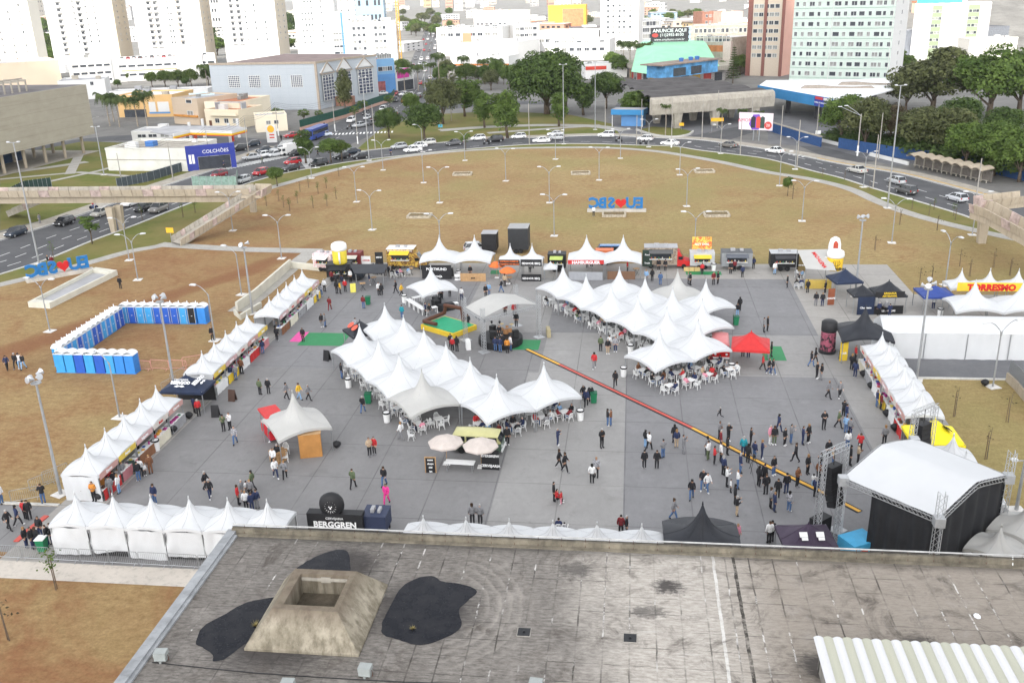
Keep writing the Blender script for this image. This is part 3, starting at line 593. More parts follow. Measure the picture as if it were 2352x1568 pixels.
for i,(v,t,l)in enumerate((((1216,332),238,'grey pole with black foot at the road centre'),((1390,302),226,'grey pole beside the blue kiosk canopy'),((1473,314),228,'thin pole left of the terminal driveway'),((1462,335),265,'thin pole on the road edge by the motorcycles'),((1542,339),225,'thick pole before the terminal island'),((1612,321),230,'pole at the terminal driveway mouth'),((1647,295),208,'pole under the concrete roof edge'),((1725,300),212,'pole left of the pink billboard'),((1700,356),272,'pole before the pink billboard'),((1792,340),243,'pole with a small sign at the terminal lane'),((1874,332),240,'pole under the terminal name board'),((1830,388),276,'pole at the verge facing the terminal'),((2017,366),260,'pole left of the very tall right mast'),((2005,433),310,'rusty pole on the right road edge'),((2240,470),364,'rusty pole before the right bus shelter'),((2214,384),292,'wooden pole inside the right trees'),((398,415),330,'dark utility pole in front of the white shop'),((484,384),300,'utility pole at the blue shop corner'),((280,420),352,'utility pole left of the white shop'),((571,352),270,'utility pole by the filling station price sign'),((640,312),245,'utility pole before the cream house'),((770,302),236,'utility pole with white foot at the church fence'),((822,331),262,'pole with white foot on the street corner'),((862,342),240,'pole on the grass tip by the street'))):
 mast(v,t,l,0,0,True,i in(20,21,22,4,10),'utility_pole','pole',.1,'poles along the roads')
p=G(1969,358);o=emp('street_lamp',p,0,'concrete pole with two long lamp arms leaning left by the dark trees','street lamp')
hh=HG((1969,358),262);b=MB();b.tube([(0,0,0),(0,0,hh)],[.16,.1],8);b.build('pole',M_WOODP,o);b=MB();b.tube([(0,0,0),(0,0,2.2)],.2,8);b.build('painted_foot',MATS['foot_white'],o)
for k in(0,1):b=MB();b.tube([(0,0,hh-.4),(-2.2+k,1.2*k,hh+.6),(-4.2+1.6*k,1.6*k,hh+1.5)],.06,5);a=b.build('arm',M_GALV,o);c=MB();c.cbox((-4.5+1.6*k,1.6*k,hh+1.6),(.8,.3,.14));c.build('lamp_head',M_LHEAD,a)
def wire(pts,label):
 b=MB();P=[]
 for i in range(len(pts)-1):
  a,c=Vector(pts[i]),Vector(pts[i+1])
  P+=[a.lerp(c,t/6)-Vector((0,0,1.2*(1-(t/3-1)**2)))for t in range(6)]
 P.append(Vector(pts[-1]));b.tube(P,.025,4);tag(b.build('overhead_wire',MATS['black_rubber']),label,'wire','overhead wires by the filling station')
q=[G(*v)for v in((280,420),(398,415),(484,384),(571,352),(640,312),(770,302))]
for z,l in((8.0,'lowest'),(8.5,'middle'),(9.0,'topmost')):wire([p+Vector((0,0,z))for p in q],l+' overhead wire strung between the poles past the filling station')
# ------------------------------------------------------------ vehicles
M_GLASS=mat('car_glass',(.015,.018,.022),.08,0,spec=.6);M_TYRE=mat('tyre_black',(.018,.018,.019),.85,.1);M_RIM=mat('rim_alloy',(.45,.46,.47),.35,.1,3,.5,.6)
M_HL=mat('headlight_clear',(.75,.77,.78),.15,0);M_TL=mat('taillight_red',(.35,.015,.012),.25,0);M_PLATE=mat('plate_grey',(.6,.6,.58),.5,0);M_SLOT=mat('car_paint_white',(.78,.78,.77),.22,.02,1,.5)
def car_proto(kind):
 L,W,H,hood,cab0,cab1,t0,t1=dict(hatch=(3.95,1.7,1.48,.92,-1.9,1.05,-1.55,.28),sedan=(4.45,1.74,1.46,.92,-1.55,1.0,-.95,.25),suv=(4.35,1.82,1.68,1.02,-2.1,1.0,-1.85,.3),van=(4.9,1.9,2.1,1.1,-2.4,1.75,-2.3,1.0))[kind]
 b=MB();w=W/2;hl=L/2;belt=hood+.03
 st=[(-hl,.42,.62,w*.86),(-hl+.06,.3,belt*.93,w*.95),(-hl+.5,.22,belt,w),(cab0+.6,.2,belt+.02,w),(0,.2,belt,w),(cab1,.2,hood,w*.99),(hl-.5,.24,hood*.9,w*.97),(hl-.1,.3,hood*.78,w*.9),(hl,.4,hood*.6,w*.8)]
 rings=[]
 for x,zb,zt,ww in st:
  zm=zb+(zt-zb)*.6
  rings+=[(x,-ww*.9,zb),(x,-ww,zb+.12),(x,-ww,zm),(x,-ww*.93,zt),(x,-ww*.5,zt+.035),(x,ww*.5,zt+.035),(x,ww*.93,zt),(x,ww,zm),(x,ww,zb+.12),(x,ww*.9,zb)]
 n=10;fs=[(i*n+(k+1)%n,i*n+k,(i+1)*n+k,(i+1)*n+(k+1)%n)for i in range(len(st)-1)for k in range(n)]+[tuple(range(n)),tuple(range(len(rings)-1,len(rings)-n-1,-1))]
 b.add(rings,fs)
 wt=w*.74
 b.add([(t0,-wt,H-.03),(t1,-wt,H-.03),(t1,wt,H-.03),(t0,wt,H-.03),(t0+.12,-wt+.1,H+.02),(t1-.15,-wt+.1,H+.02),(t1-.15,wt-.1,H+.02),(t0+.12,wt-.1,H+.02)],[(4,5,6,7),(0,1,5,4),(1,2,6,5),(2,3,7,6),(3,0,4,7)])
 for s in(-1,1):
  for xb,xt in((cab0+.05,t0),(cab1,t1),((cab0+cab1)/2-.1,(t0+t1)/2-.05)):b.tube([(xb,s*w*.9,belt-.02),(xt,s*(wt+.01),H-.01)],.045,4)
  b.cbox((cab1-.25,s*(w+.08),belt+.1),(.16,.18,.12))
 body=b.mesh('body');body.materials.append(M_SLOT)
 for p in body.polygons:p.use_smooth=True
 g=MB();g.add([(cab0,-w*.9,belt-.04),(cab1+.12,-w*.88,hood-.02),(cab1+.12,w*.88,hood-.02),(cab0,w*.9,belt-.04),(t0,-wt,H-.02),(t1,-wt,H-.02),(t1,wt,H-.02),(t0,wt,H-.02)],[(0,1,5,4),(1,2,6,5),(2,3,7,6),(3,0,4,7)]);glass=g.mesh('window');glass.materials.append(M_GLASS)
 t=MB();t.X=Matrix.Rotation(pi/2,4,'X');t.lathe([(.2,-.1),(.3,-.1),(.32,-.06),(.32,.06),(.3,.1),(.2,.1)],14);tyre=t.mesh('wheel');tyre.materials.append(M_TYRE)
 t=MB();t.X=Matrix.Rotation(pi/2,4,'X');t.lathe([(.05,-.112),(.2,-.104),(.2,.104),(.05,.112)],10);rim=t.mesh('rim');rim.materials.append(M_RIM)
 o=emp('parked_car' if kind!='van' else 'van',(0,0,-50));ob=link('body',body,o);link('window',glass,o)
 ob.material_slots[0].link='OBJECT';ob.material_slots[0].material=M_SLOT
 wb=L*.31
 for x in(-wb,wb):
  for s in(-1,1):wl=link('wheel',tyre,o,(x,s*(w-.1),.32));link('rim',rim,wl)
 for s in(-1,1):
  q=MB();q.cbox((hl-.14,s*w*.66,hood*.72),(.22,.3,.14));q.build('headlight',M_HL,o);q=MB();q.cbox((-hl+.05,s*w*.8,belt*.8),(.1,.2,.24));q.build('taillight',M_TL,o)
 q=MB();q.cbox((-hl-.0,0,.6),(.03,.45,.14));q.build('number_plate',M_PLATE,o)
 return o
CARP={}
def car(p,head,kind,colr,label,group='cars on the roads',name=None):
 if kind not in CARP:CARP[kind]=car_proto(kind)
 first=CARP[kind].location.z<-40
 o=CARP[kind]if first else dup(CARP[kind],(0,0,0))
 o.location=(p[0],p[1],.03);o.rotation_euler=(0,0,head);tag(o,label,'van' if kind=='van' else 'car',group)
 if name:o.name=name
 for ch in o.children:
  if ch.name.startswith('body'):ch.material_slots[0].material=mat('car_paint_%d_%d_%d'%tuple(int(c*99)for c in colr),colr,.25,.02,1,.5)
 return o
CW,CB,CS,CG,CR,CD=(.75,.75,.74),(.018,.018,.02),(.42,.43,.44),(.10,.10,.105),(.38,.015,.02),(.02,.03,.045)
def tang(line,p):
 i=min(range(1,len(line)-1),key=lambda i:(Vector(line[i][:2])-Vector(p[:2])).length);t=Vector(line[i+1][:2])-Vector(line[i-1][:2]);return atan2(t.y,t.x)
CARS=[(0,1,150,600,'hatch',CD,'dark blue green hatchback at the far left of the avenue'),(0,1,595,500,'hatch',CB,'black hatchback on the avenue left of the small roadside tree'),(0,1,925,418,'hatch',(.38,.36,.32),'beige silver hatchback beside the footbridge pier'),(0,1,1205,322,'sedan',CW,'white saloon half hidden under the footbridge beam'),(0,1,1320,372,'hatch',CB,'black hatchback just right of the footbridge pier'),(0,1,1460,378,'suv',(.18,.17,.16),'brown grey off-roader right of the footbridge pier'),(0,1,2015,60,'hatch',(.22,.015,.02),'dark red hatchback beyond the green netting'),(0,1,2232,110,'hatch',CS,'silver hatchback at the right end of the green netting'),(1,1,45,40,'hatch',CR,'bright red hatchback left of the round lawn bush'),(1,1,320,6,'hatch',CB,'black hatchback right of the round lawn bush'),(1,0,330,1265,'sedan',CR,'red saloon waiting by the filling station sign'),(1,0,625,1255,'sedan',(.6,.65,.72),'pale blue white saloon beside the blue bus'),(1,0,80,1400,'sedan',CD,'dark blue saloon in the queue behind the zebra crossing'),(1,0,60,1447,'hatch',CW,'white hatchback first at the zebra crossing'),(1,0,210,1392,'sedan',CS,'silver saloon in the queue before the zebra crossing'),(1,0,175,1440,'hatch',(.5,.51,.52),'light grey hatchback waiting second at the zebra crossing'),(1,0,375,1430,'sedan',CB,'black saloon left of the dark columnar tree'),(1,0,340,1510,'hatch',(.42,.02,.025),'red hatchback turning left of the columnar tree'),(1,0,575,1530,'suv',CB,'black off-roader under the columnar tree'),(1,0,785,1462,'hatch',CB,'black hatchback behind the two round trees'),(1,0,878,1415,'sedan',CD,'dark saloon right behind the two round trees'),(1,0,960,1460,'hatch',CB,'black hatchback next to the tall mast on the road'),(1,0,1315,1368,'hatch',CS,'silver hatchback in the far lane left of the white pair'),(1,0,1440,1398,'sedan',CW,'white saloon in the near lane'),(1,0,1492,1362,'sedan',(.7,.7,.7),'white saloon just behind the near white saloon'),(1,0,1582,1330,'hatch',(.6,.59,.55),'cream hatchback in the far lane'),(1,0,1820,1335,'sedan',CG,'dark grey saloon near the little road tree'),(1,0,2040,1290,'hatch',CW,'white hatchback right of the little road tree'),(1,0,2195,1305,'suv',CB,'black off-roader beside a motorcycle'),(2,0,60,1275,'hatch',CW,'white hatchback coming out behind the columnar park tree'),(2,0,270,1312,'sedan',CW,'white saloon in the near lane below the very tall mast'),(2,0,400,1252,'sedan',(.68,.69,.7),'white saloon in the far lane at the very tall mast'),(2,0,412,1285,'hatch',CS,'silver hatchback in the middle lane at the very tall mast'),(2,0,868,1262,'suv',CW,'white boxy off-roader before the terminal island'),(2,0,1222,1296,'hatch',CW,'white hatchback passing the motorcycles'),(2,0,1450,1338,'sedan',CW,'white saloon beside the thick pole'),(2,0,1985,1355,'sedan',(.15,.14,.125),'brownish saloon facing the pink billboard'),(3,0,60,1408,'sedan',CW,'white saloon entering from the terminal lane'),(3,1,815,20,'sedan',(.48,.47,.43),'champagne saloon left of the very tall right mast'),(3,1,1175,120,'hatch',CS,'silver hatchback crossing behind the very tall right mast'),(3,1,1265,212,'suv',(.07,.07,.07),'dark grey off-roader on the right road'),(3,1,1730,280,'hatch',(.5,.51,.53),'silver hatchback left of the right footbridge')]
for c,r,x,y,k,colr,l in CARS:
 p=GZ(c,r,x,y);car(p,tang(KERB,p)+pi,k,colr,l)
for c,r,x,y,k,colr,l,hd in((1,0,950,1170,'sedan',CS,'silver saloon leading the queue at the street zebra crossing',-2.2),(1,0,1050,1150,'sedan',CG,'dark saloon second in the queue at the street zebra crossing',-2.2),(1,0,1160,872,'sedan',CW,'white saloon in front of the blue corner building',-2.9),(1,0,1365,882,'sedan',CW,'white saloon at the foot of a palm by the corner shops',-2.9),(0,0,2030,1385,'hatch',CW,'white hatchback parked nearest the blue shop corner',-1.9),(0,0,2100,1383,'sedan',CG,'dark saloon parked between white and black cars',-1.9),(0,0,2200,1388,'suv',CB,'black off-roader parked by the filling station',-2.6),(0,0,2320,1345,'hatch',CD,'dark hatchback parked at the filling station pillar',-2.4),(0,0,2310,1467,'sedan',CS,'silver saloon stopping at the zebra corner',-2.6)):
 car(GZ(c,r,x,y),hd+YAW,k,colr,l)
sr=random.Random(5)
for i in range(58):
 t=.22+.78*((i//4)/15)+sr.uniform(-.012,.012);j=min(len(STREET)-2,int(t*(len(STREET)-1)));a=Vector(STREET[j]);h=tang(STREET,a);q=Vector((-sin(h),cos(h),0));p=a.lerp(Vector(STREET[j+1]),sr.random())+q*((i%4)*3.4-5.1)
 car(p,h+(pi if i%4>1 else 0),sr.choice(['hatch','sedan','suv']),sr.choice([CW,CB,CS,CG,CW,CR]),'small car in the traffic of the distant shopping street','traffic in the distant street')
MOTO=None
def moto(p,hd,label):
 global MOTO
 if MOTO is None:
  o=emp('motorcycle',(0,0,0))
  for x in(-.65,.65):t=MB();t.X=Matrix.Translation((x,0,.31))@Matrix.Rotation(pi/2,4,'X');t.lathe([(.2,-.05),(.3,-.05),(.31,0),(.3,.05),(.2,.05)],12);t.build('wheel',M_TYRE,o)
  t=MB();t.tube([(.65,0,.31),(.42,0,.95)],.035,5);t.tube([(-.65,0,.31),(0,0,.4),(.4,0,.75)],.06,5);t.cbox((0,0,.42),(.4,.22,.3));t.build('frame',M_LEG,o)
  t=MB();t.lathe([(.05,-.12),(.17,-.05),(.19,.06),(.1,.14)],8,(.2,0,.8),sy=.8);t.build('tank',mat('tank_black',(.02,.02,.025),.3,0),o)
  t=MB();t.box(-.75,.02,-.13,.13,.72,.82);t.build('saddle',M_TYRE,o);t=MB();t.tube([(.36,-.35,1.02),(.45,0,.98),(.36,.35,1.02)],.02,5);t.build('handlebar',M_LEG,o)
  t=MB();t.lathe([(.02,0),(.09,.03),(.09,.1)],8,(.5,0,.82));t.build('headlight',M_HL,o);MOTO=o
 else:o=dup(MOTO,(0,0,0))
 o.location=(p[0],p[1],.03);o.rotation_euler=(0,0,hd);return tag(o,label,'motorcycle','motorcycles on the road')
MOTOS=[]
for c,r,x,y,l in((2,0,980,1305,'dark motorcycle just left of the white hatchback'),(2,0,1205,1332,'dark motorcycle in front of the white hatchback'),(1,0,2118,1330,'black motorcycle beside the black off-roader'),(1,0,860,1190,'motorcycle waiting at the street zebra crossing')):
 p=GZ(c,r,x,y);hd=tang(KERB,p)+pi;moto(p,hd,l);MOTOS.append((p,hd))
# ------------------------------------------------------------ trees and plants
def m_leaf(name,dark,light,tr=.28):
 n=N(name);f=n.noise(.55,3,.6);g=n.noise(5,2,.7)
 c=n.mix(n.ramp(f,[(.32,0.),(.68,1.)]),dark,light);c=n.mix(n.ramp(g,[(.35,.35),(.6,0.)]),c,tuple(q*.45 for q in dark));n.col(c);n.done(.75,.2)
 t=n.t.nodes.new('ShaderNodeBsdfTranslucent');n.t.links.new(c,t.inputs[0]);m=n.t.nodes.new('ShaderNodeMixShader');m.inputs[0].default_value=tr
 n.t.links.new(n.b.outputs[0],m.inputs[1]);n.t.links.new(t.outputs[0],m.inputs[2]);n.t.links.new(m.outputs[0],n.t.nodes['Material Output'].inputs[0]);return n.mat
LV=dict(deep=m_leaf('leaves_deep_green',(.034,.064,.016),(.12,.18,.046)),mid=m_leaf('leaves_mid_green',(.05,.09,.018),(.165,.24,.055)),light=m_leaf('leaves_light_green',(.045,.08,.015),(.14,.19,.045)),olive=m_leaf('leaves_olive',(.052,.064,.024),(.17,.185,.075)),brown=m_leaf('leaves_brownish',(.05,.04,.022),(.12,.095,.055)),palm=m_leaf('palm_green',(.035,.06,.018),(.13,.17,.055)))
M_BARK=mat('bark',(.13,.10,.075),.9,.3,3,.1);M_BARKG=mat('pale_bark',(.30,.26,.21),.9,.3,3,.1)
def leafquad(b,p,nrm,s,rnd):
 a=nrm.cross(Vector((rnd.uniform(-1,1),rnd.uniform(-1,1),rnd.uniform(-1,1)))).normalized();c=nrm.cross(a)
 a=a*s;c=c*s*.62;b.add([p-a,p-c*.9+a*.1,p+a,p+c*.9+a*.1],[(0,1,2,3)])
def crown_mesh(seed,R,C,nb,nl,leaf,sub=(.28,.45),flat=.75,mode='dome'):
 rnd=random.Random(seed);b=MB();blobs=[]
 for i in range(nb):
  while True:
   d=Vector((rnd.gauss(0,1),rnd.gauss(0,1),rnd.gauss(0,1))).normalized()
   if mode=='dome' and d.z<-.55:continue
   if mode=='umbrella' and d.z<.05:continue
   break
  k=rnd.uniform(.5,.82)if rnd.random()<.8 else rnd.uniform(.1,.5)
  blobs.append((Vector((d.x*R[0]*k,d.y*R[1]*k,d.z*R[2]*k))+Vector(C),rnd.uniform(*sub)*min(R[0],R[1])*(.8 if mode=='umbrella' else 1)))
 for c,r in blobs:
  for i in range(nl):
   d=Vector((rnd.gauss(0,1),rnd.gauss(0,1),rnd.gauss(0,1))).normalized()
   if d.z<-.2 and rnd.random()<.6:d.z=-d.z
   k=rnd.uniform(.72,1.08)+max(0,noise.noise(d*3+c))*.25
   p=c+Vector((d.x*r*k,d.y*r*k,d.z*r*k*flat))
   nr=(d+Vector((rnd.gauss(0,.45),rnd.gauss(0,.45),rnd.gauss(0,.45)+.35))).normalized();leafquad(b,p,nr,leaf*rnd.uniform(.6,1.25),rnd)
 return b.mesh('crown'),blobs
def trunk_mesh(seed,h,r,blobs,nl=7,fork=.55):
 rnd=random.Random(seed);b=MB();b.tube([(0,0,0),(.04*h*rnd.uniform(-1,1),.03*h*rnd.uniform(-1,1),h*.5),(0,0,h)],[r*1.3,r,r*.7],7)
 for c,rr in rnd.sample(blobs,min(nl,len(blobs))):
  z0=h*rnd.uniform(fork,.98);m=Vector((c.x*.45,c.y*.45,z0+(c.z-z0)*.6));b.tube([(0,0,z0),m,c],[r*.5,r*.34,r*.12],5)
 return b.mesh('trunk',True)
TP={}
def tproto(k):
 if k in TP:return TP[k]
 s=hash(k)%1000 if False else sum(map(ord,k))
 if k.startswith('broad'):c,bl=crown_mesh(s,(4.4,4.4,3.7),(0,0,5.6),62,150,.27,(.24,.42));t=trunk_mesh(s,3.6,.25,bl,9,.4);H=9.2
 elif k.startswith('col'):c,bl=crown_mesh(s,(2.1,2.1,3.7),(0,0,5.2),34,130,.24,(.35,.55),1.0,'full');t=trunk_mesh(s,4.5,.2,bl);H=9
 elif k.startswith('umb'):c,bl=crown_mesh(s,(6,6,4.4),(0,0,5.6),80,150,.28,(.2,.34),.6);t=trunk_mesh(s,4.0,.32,bl,14,.35);H=9.9
 elif k.startswith('round'):c,bl=crown_mesh(s,(1.9,1.9,1.7),(0,0,3.3),26,150,.17,(.4,.6));t=trunk_mesh(s,2.4,.11,bl);H=5
 elif k.startswith('sparse'):c,bl=crown_mesh(s,(1.6,1.6,1.9),(0,0,3.6),26,42,.15,(.2,.34),.6,'full');t=trunk_mesh(s,3.6,.07,bl,12,.45);H=5.4
 elif k.startswith('huge'):c,bl=crown_mesh(s,(11,9.5,6.2),(0,0,7.6),130,210,.36,(.18,.3),.75);t=trunk_mesh(s,5.0,.6,bl,16,.25);H=13.6
 elif k.startswith('shrub'):c,bl=crown_mesh(s,(1.6,1.4,.8),(0,0,.7),16,90,.15,(.35,.55));t=trunk_mesh(s,.8,.05,bl);H=1.5
 TP[k]=(c,t,H);return TP[k]
def tree(v,top,k,leaf,label,group='trees',name='leafy_tree',wide=1.0,h=None,xy=None,z=0,cat='tree'):
 c,t,H=tproto(k)
 if h is None:h=HG(v,top)
 p=Vector(xy)if xy else G(*v);s=h/H
 o=emp(name,(p[0],p[1],z),random.uniform(0,6.28),label,cat,group,(s*wide,s*wide,s));link('trunk',t,o);cr=link('crown',c,o)
 if not len(c.materials):c.materials.append(LV[leaf])
 if not len(t.materials):t.materials.append(M_BARK)
 cr.material_slots[0].link='OBJECT';cr.material_slots[0].material=LV[leaf];return o
PK='trees in the roadside park'
tree((703,375),296,'col1','deep','dark columnar tree at the zebra crossing corner',PK,wide=1.15);tree((761,374),320,'round1','mid','round green tree right of the columnar tree',PK,wide=1.25);tree((786,370),322,'round2','light','lighter round tree touching the other at its right',PK,wide=1.15)
tree((894,317),250,'broad1','deep','dark spreading tree on the grass tip by the street',PK);tree((976,322),236,'broad2','deep','big dark tree over the grass left of the palm',PK,wide=1.1);tree((1018,285),182,'broad3','olive','tall olive tree left part of the park',PK,wide=.95);tree((945,262),214,'broad1','mid','green tree behind the spreading dark one',PK)
tree((1068,268),180,'col2','mid','tall narrow green tree in the park middle',PK,wide=1.3);tree((1095,260),182,'col1','mid','narrow green tree just right of another narrow one',PK,wide=1.2);tree((1113,294),208,'col3','mid','bushy columnar tree beside the park path',PK,wide=1.15);tree((1150,290),212,'col2','light','leafy lighter tree right of the bushy columnar one',PK,wide=1.4)
tree((1166,318),204,'col1','mid','columnar tree standing nearest the road in the park',PK,wide=1.2);tree((1284,291),206,'col3','mid','columnar tree between path and grass below the huge tree',PK,wide=1.15);tree((1256,262),118,'huge1','deep','huge dark tree dominating the park',PK,'huge_tree',1.0)
tree((1340,265),188,'col2','deep','dark dense tree right of the huge tree',PK,wide=1.6);tree((1392,250),165,'broad2','deep','dark tree crown in front of the concrete roof left end',PK,wide=1.0);tree((1461,275),205,'umb1','mid','spreading tree before the concrete roof',PK,wide=.95);tree((1300,262),170,'broad3','deep','dark tree at the right foot of the huge tree',PK,wide=1.1)
tree((637,428),385,'round1','mid','round bush-like tree alone on the lawn corner',PK,wide=1.2);tree((1809,450),407,'round2','mid','small round tree on the right lawn beside a lamp',PK,wide=.72);tree((212,560),488,'sparse1','mid','slim feathery tree on the avenue verge before the footbridge',PK,wide=1.35);tree((1070,346),301,'sparse2','mid','little tree at the road edge by the dark grey saloon',PK,wide=1.1)
RT='trees at the right edge behind the bus shelter'
tree((2140,262),108,'umb2','olive','big olive flat crowned tree on the right',RT,wide=1.15);tree((2270,272),106,'umb3','mid','big dark flat crowned tree at the right edge',RT,wide=1.15);tree((2340,262),112,'umb1','mid','flat crowned tree cut by the right edge',RT);tree((2080,262),160,'broad2','olive','olive tree left below the big flat crown',RT)
for v,t,k,l,lab,w in(((1930,330),222,'broad3','mid','green tree beside the terminal name board',1.0),((1985,345),228,'broad1','olive','yellow green tree right of the terminal board',1.1),((2040,345),240,'broad2','brown','bare brownish tree among the green right trees',1.0),((2110,362),248,'broad3','olive','olive tree behind the bus shelter start',1.15),((2170,372),250,'broad1','olive','olive tree behind the bus shelter middle',1.1),((2215,395),280,'broad2','mid','green tree behind the bus shelter end',1.0),((2280,405),282,'broad3','mid','green tree at the right end of the shelter',1.15),((2340,418),300,'broad1','mid','green tree cut by the right edge above the footbridge',1.1),((2300,330),245,'broad2','deep','dark tree filling the gap behind the right trees',1.2),((2200,310),225,'broad1','deep','dark tree below the big flat crowns',1.2),((1960,300),205,'sparse1','deep','open dark tree before the white terminal roof',1.3),((1885,150),60,'broad1','deep','far tree behind the green flats',.4)):
 tree(v,t,k,l,lab,RT,wide=w)
for i in range(16):v=(1930+27*i,322+5.0*i+rl.uniform(-6,6));tree(v,0,'shrub%d'%(i%3),'deep','dense shrub along the blue fence behind the bus shelter','shrubs along the blue fence','leafy_shrub',1.5,2.6+rl.random()*1.6,cat='shrub')
tree((1750,165),105,'broad2','deep','dark tree before the pink tower',None,wide=1.0);tree((1725,165),112,'broad3','deep','dark tree left of the one before the pink tower',None)
LT='trees by the parking house'
for v,t,k,l,lab in(((210,186),155,'broad1','light','light green tree before the parking house left end'),((272,206),183,'round1','mid','round green tree behind the white workshop'),((295,190),165,'sparse1','light','small light tree left of the hedge of trees'),((350,200),165,'broad2','light','first light green tree of the row by the parking house'),((380,200),162,'broad3','light','second light green tree of the row by the parking house'),((410,200),161,'broad1','light','third light green tree of the row by the parking house'),((440,200),158,'broad2','light','fourth light green tree of the row by the parking house'),((480,196),155,'broad3','mid','darker tree at the church end of the row'),((430,206),178,'round2','deep','dark bush in front of the light green row')):
 tree(v,t,k,l,lab,LT)
for v,t,k,l,lab in(((795,262),155,'col1','olive','tall thin tree with brownish crown before the church doors'),((815,230),160,'col2','olive','second tall thin tree before the church doors')):tree(v,t,k,l,lab,'thin trees before the church',wide=.8)
for v,t,lab in(((640,285),243,'flat dark tree behind the cream house'),((700,285),246,'open tree at the church wall'),((735,280),250,'small open tree at the church corner'),((835,262),226,'leafy small tree at the church steps'),((815,275),240,'open tree behind the green church fence'),((895,250),215,'open tree at the street bend')):tree(v,t,'sparse1','mid',lab,'small trees along the church',wide=1.4)
for v,t,k,l,lab in(((100,145),100,'broad1','mid','green trees seen between the left towers, nearest'),((110,130),75,'broad2','light','lighter tree seen between the left towers'),((108,95),42,'broad3','mid','far tree between the left towers'),((490,110),60,'col2','deep','dark tree in the gap right of the wide tower'),((655,105),50,'broad2','deep','dark tree in the gap before the narrow tower'),((660,85),30,'broad3','deep','upper dark tree in the gap before the narrow tower')):tree(v,t,k,l,lab,'trees between the towers')
rr=random.Random(9);m_=0
for i in range(22):
 x=rr.uniform(918,1030);y=18+rr.random()*55;x+=(y-18)*.3
 tree((x,y+14),0,rr.choice(['umb1','umb2','broad1']),rr.choice(['olive','mid','olive']),'rounded tree in the grove along the far end of the street','grove along the distant street',h=9+rr.random()*4)
for x,y in((1500,46),(1520,42),(1545,40),(1560,48),(1580,45),(1600,42),(1535,52),(1480,58),(1350,62),(1500,62),(1440,25),(2230,30),(2260,62)):
 tree((x,y),0,rr.choice(['umb1','broad2','umb3']),rr.choice(['olive','mid']),'far green tree standing among the roofs of the hazy town','scattered trees among far roofs',h=8+rr.random()*4)
for i in range(18):
 x=925+14.5*i;y=196+rr.uniform(-22,14)
 if abs(x-965)<34:continue
 tree((x,y),0,rr.choice(['broad1','round1','sparse1','col2','broad3']),rr.choice(['mid','light','deep','olive']),'street tree in the belt before the distant shops','trees before the distant shops',h=5+rr.random()*4.5)
for v,h_ in(((112,158),12),((104,140),11),((118,125),12),((1420,178),9),((1405,160),8),((1700,172),8),((1660,176),6),((2070,170),9),((500,128),12),((660,122),12)):tree(v,0,rr.choice(['broad1','broad2','umb2']),rr.choice(['mid','light']),'leafy tree standing between the distant buildings','trees between distant buildings',h=h_)
def frond(b,base,az,L,droop,rnd,n=8):
 P=[];d=Vector((cos(az),sin(az),0));el=radians(62)-droop*.3
 for i in range(n+1):
  t=i/n;P.append(base+d*(L*(sin(t*1.25)/.95)*.92)+Vector((0,0,L*(.95*sin(t*1.9)-1.15*droop*t*t))))
 q=Vector((-sin(az),cos(az),0))
 for i in range(n):
  for s in(-1,1):
   for j in(0,.5):
    a=P[i].lerp(P[i+1],j);t=(P[i+1]-P[i]).normalized();l=L*.4*sin(pi*(.12+.86*(i+j)/n));e=a+q*(s*l*.75)+t*l*.4-Vector((0,0,l*.45));w=t*(.085*L/2.2);b.add([a-w,a+w,e],[(0,1,2)])
 b.tube(P,[.03]*n+[.008],3)
PP={}
def palm(v,top,label,group='palms',thick=1.0,h=None,dense=36,L=2.7,short=False):
 key=(dense,L)
 if key not in PP:
  rnd=random.Random(dense);b=MB()
  for i in range(dense):frond(b,Vector((0,0,0)),2*pi*i/dense*1.618*3,L*rnd.uniform(.85,1.1),rnd.uniform(.35,1.15),rnd)
  m=b.mesh('fronds');m.materials.append(LV['palm']);PP[key]=m
 p=G(*v);h=h or HG(v,top);o=emp('palm_tree',(p.x,p.y,0),rr.uniform(0,6),label,'palm',group)
 b=MB();b.tube([(0,0,0),(.1,.05,h*.45),(0,0,h*.88)],[.17*thick,.13*thick,.1*thick],7);b.build('trunk',M_BARKG,o);link('crown',PP[key],o,(0,0,h*.86),0,max(.5,thick));return o
g='palms in front of the distant shops'
for v,t,l in(((931,218),163,'palm at the corner shops by the white car'),((961,208),155,'palm at the street mouth'),((1011,225),123,'tallest palm in the middle of the park edge'),((1034,225),152,'palm beside the tallest one'),((1066,182),135,'palm before the long white shop front'),((1112,190),142,'palm right of the thin mast'),((1142,190),140,'palm touching the huge tree crown'),((990,190),150,'palm on the left of the tallest')):palm(v,t,l,g,1.25)
for v,t,l in(((253,290),222,'leftmost palm before the yellow building'),((275,292),233,'second palm before the yellow building'),((317,291),232,'third palm before the yellow building'),((339,290),217,'tallest slim palm before the yellow building'),((262,280),228,'palm half hidden between the first two')):palm(v,t,l,'palms before the yellow building',1.35)
for v,t,l in(((1446,180),100,'left palm before the green roofed building'),((1477,182),103,'right palm before the green roofed building'),((1432,175),98,'palm left behind the green roofed building'),((476,198),155,'palm at the church wall end')):palm(v,t,l,'tall palms in the town',1.5)
for v,t,l in(((1528,312),240,'slim palm on the terminal island'),((1656,322),250,'bushy palm before the terminal driveway'),((1703,312),252,'bushy palm above the pink billboard'),((1740,308),258,'bushy palm right above the pink billboard'),((1037,278),238,'short palm on the park grass')):palm(v,t,l,'palms round the terminal',.8,None,26,2.0)
v=(1683,192);h=HG(v,103);p=G(*v);o=emp('conifer_tree',p,0,'dark narrow conifer with level tiers right of the green roof','conifer');b=MB();b.tube([(0,0,0),(0,0,h)],[.25,.04],6);b.build('trunk',M_BARK,o)
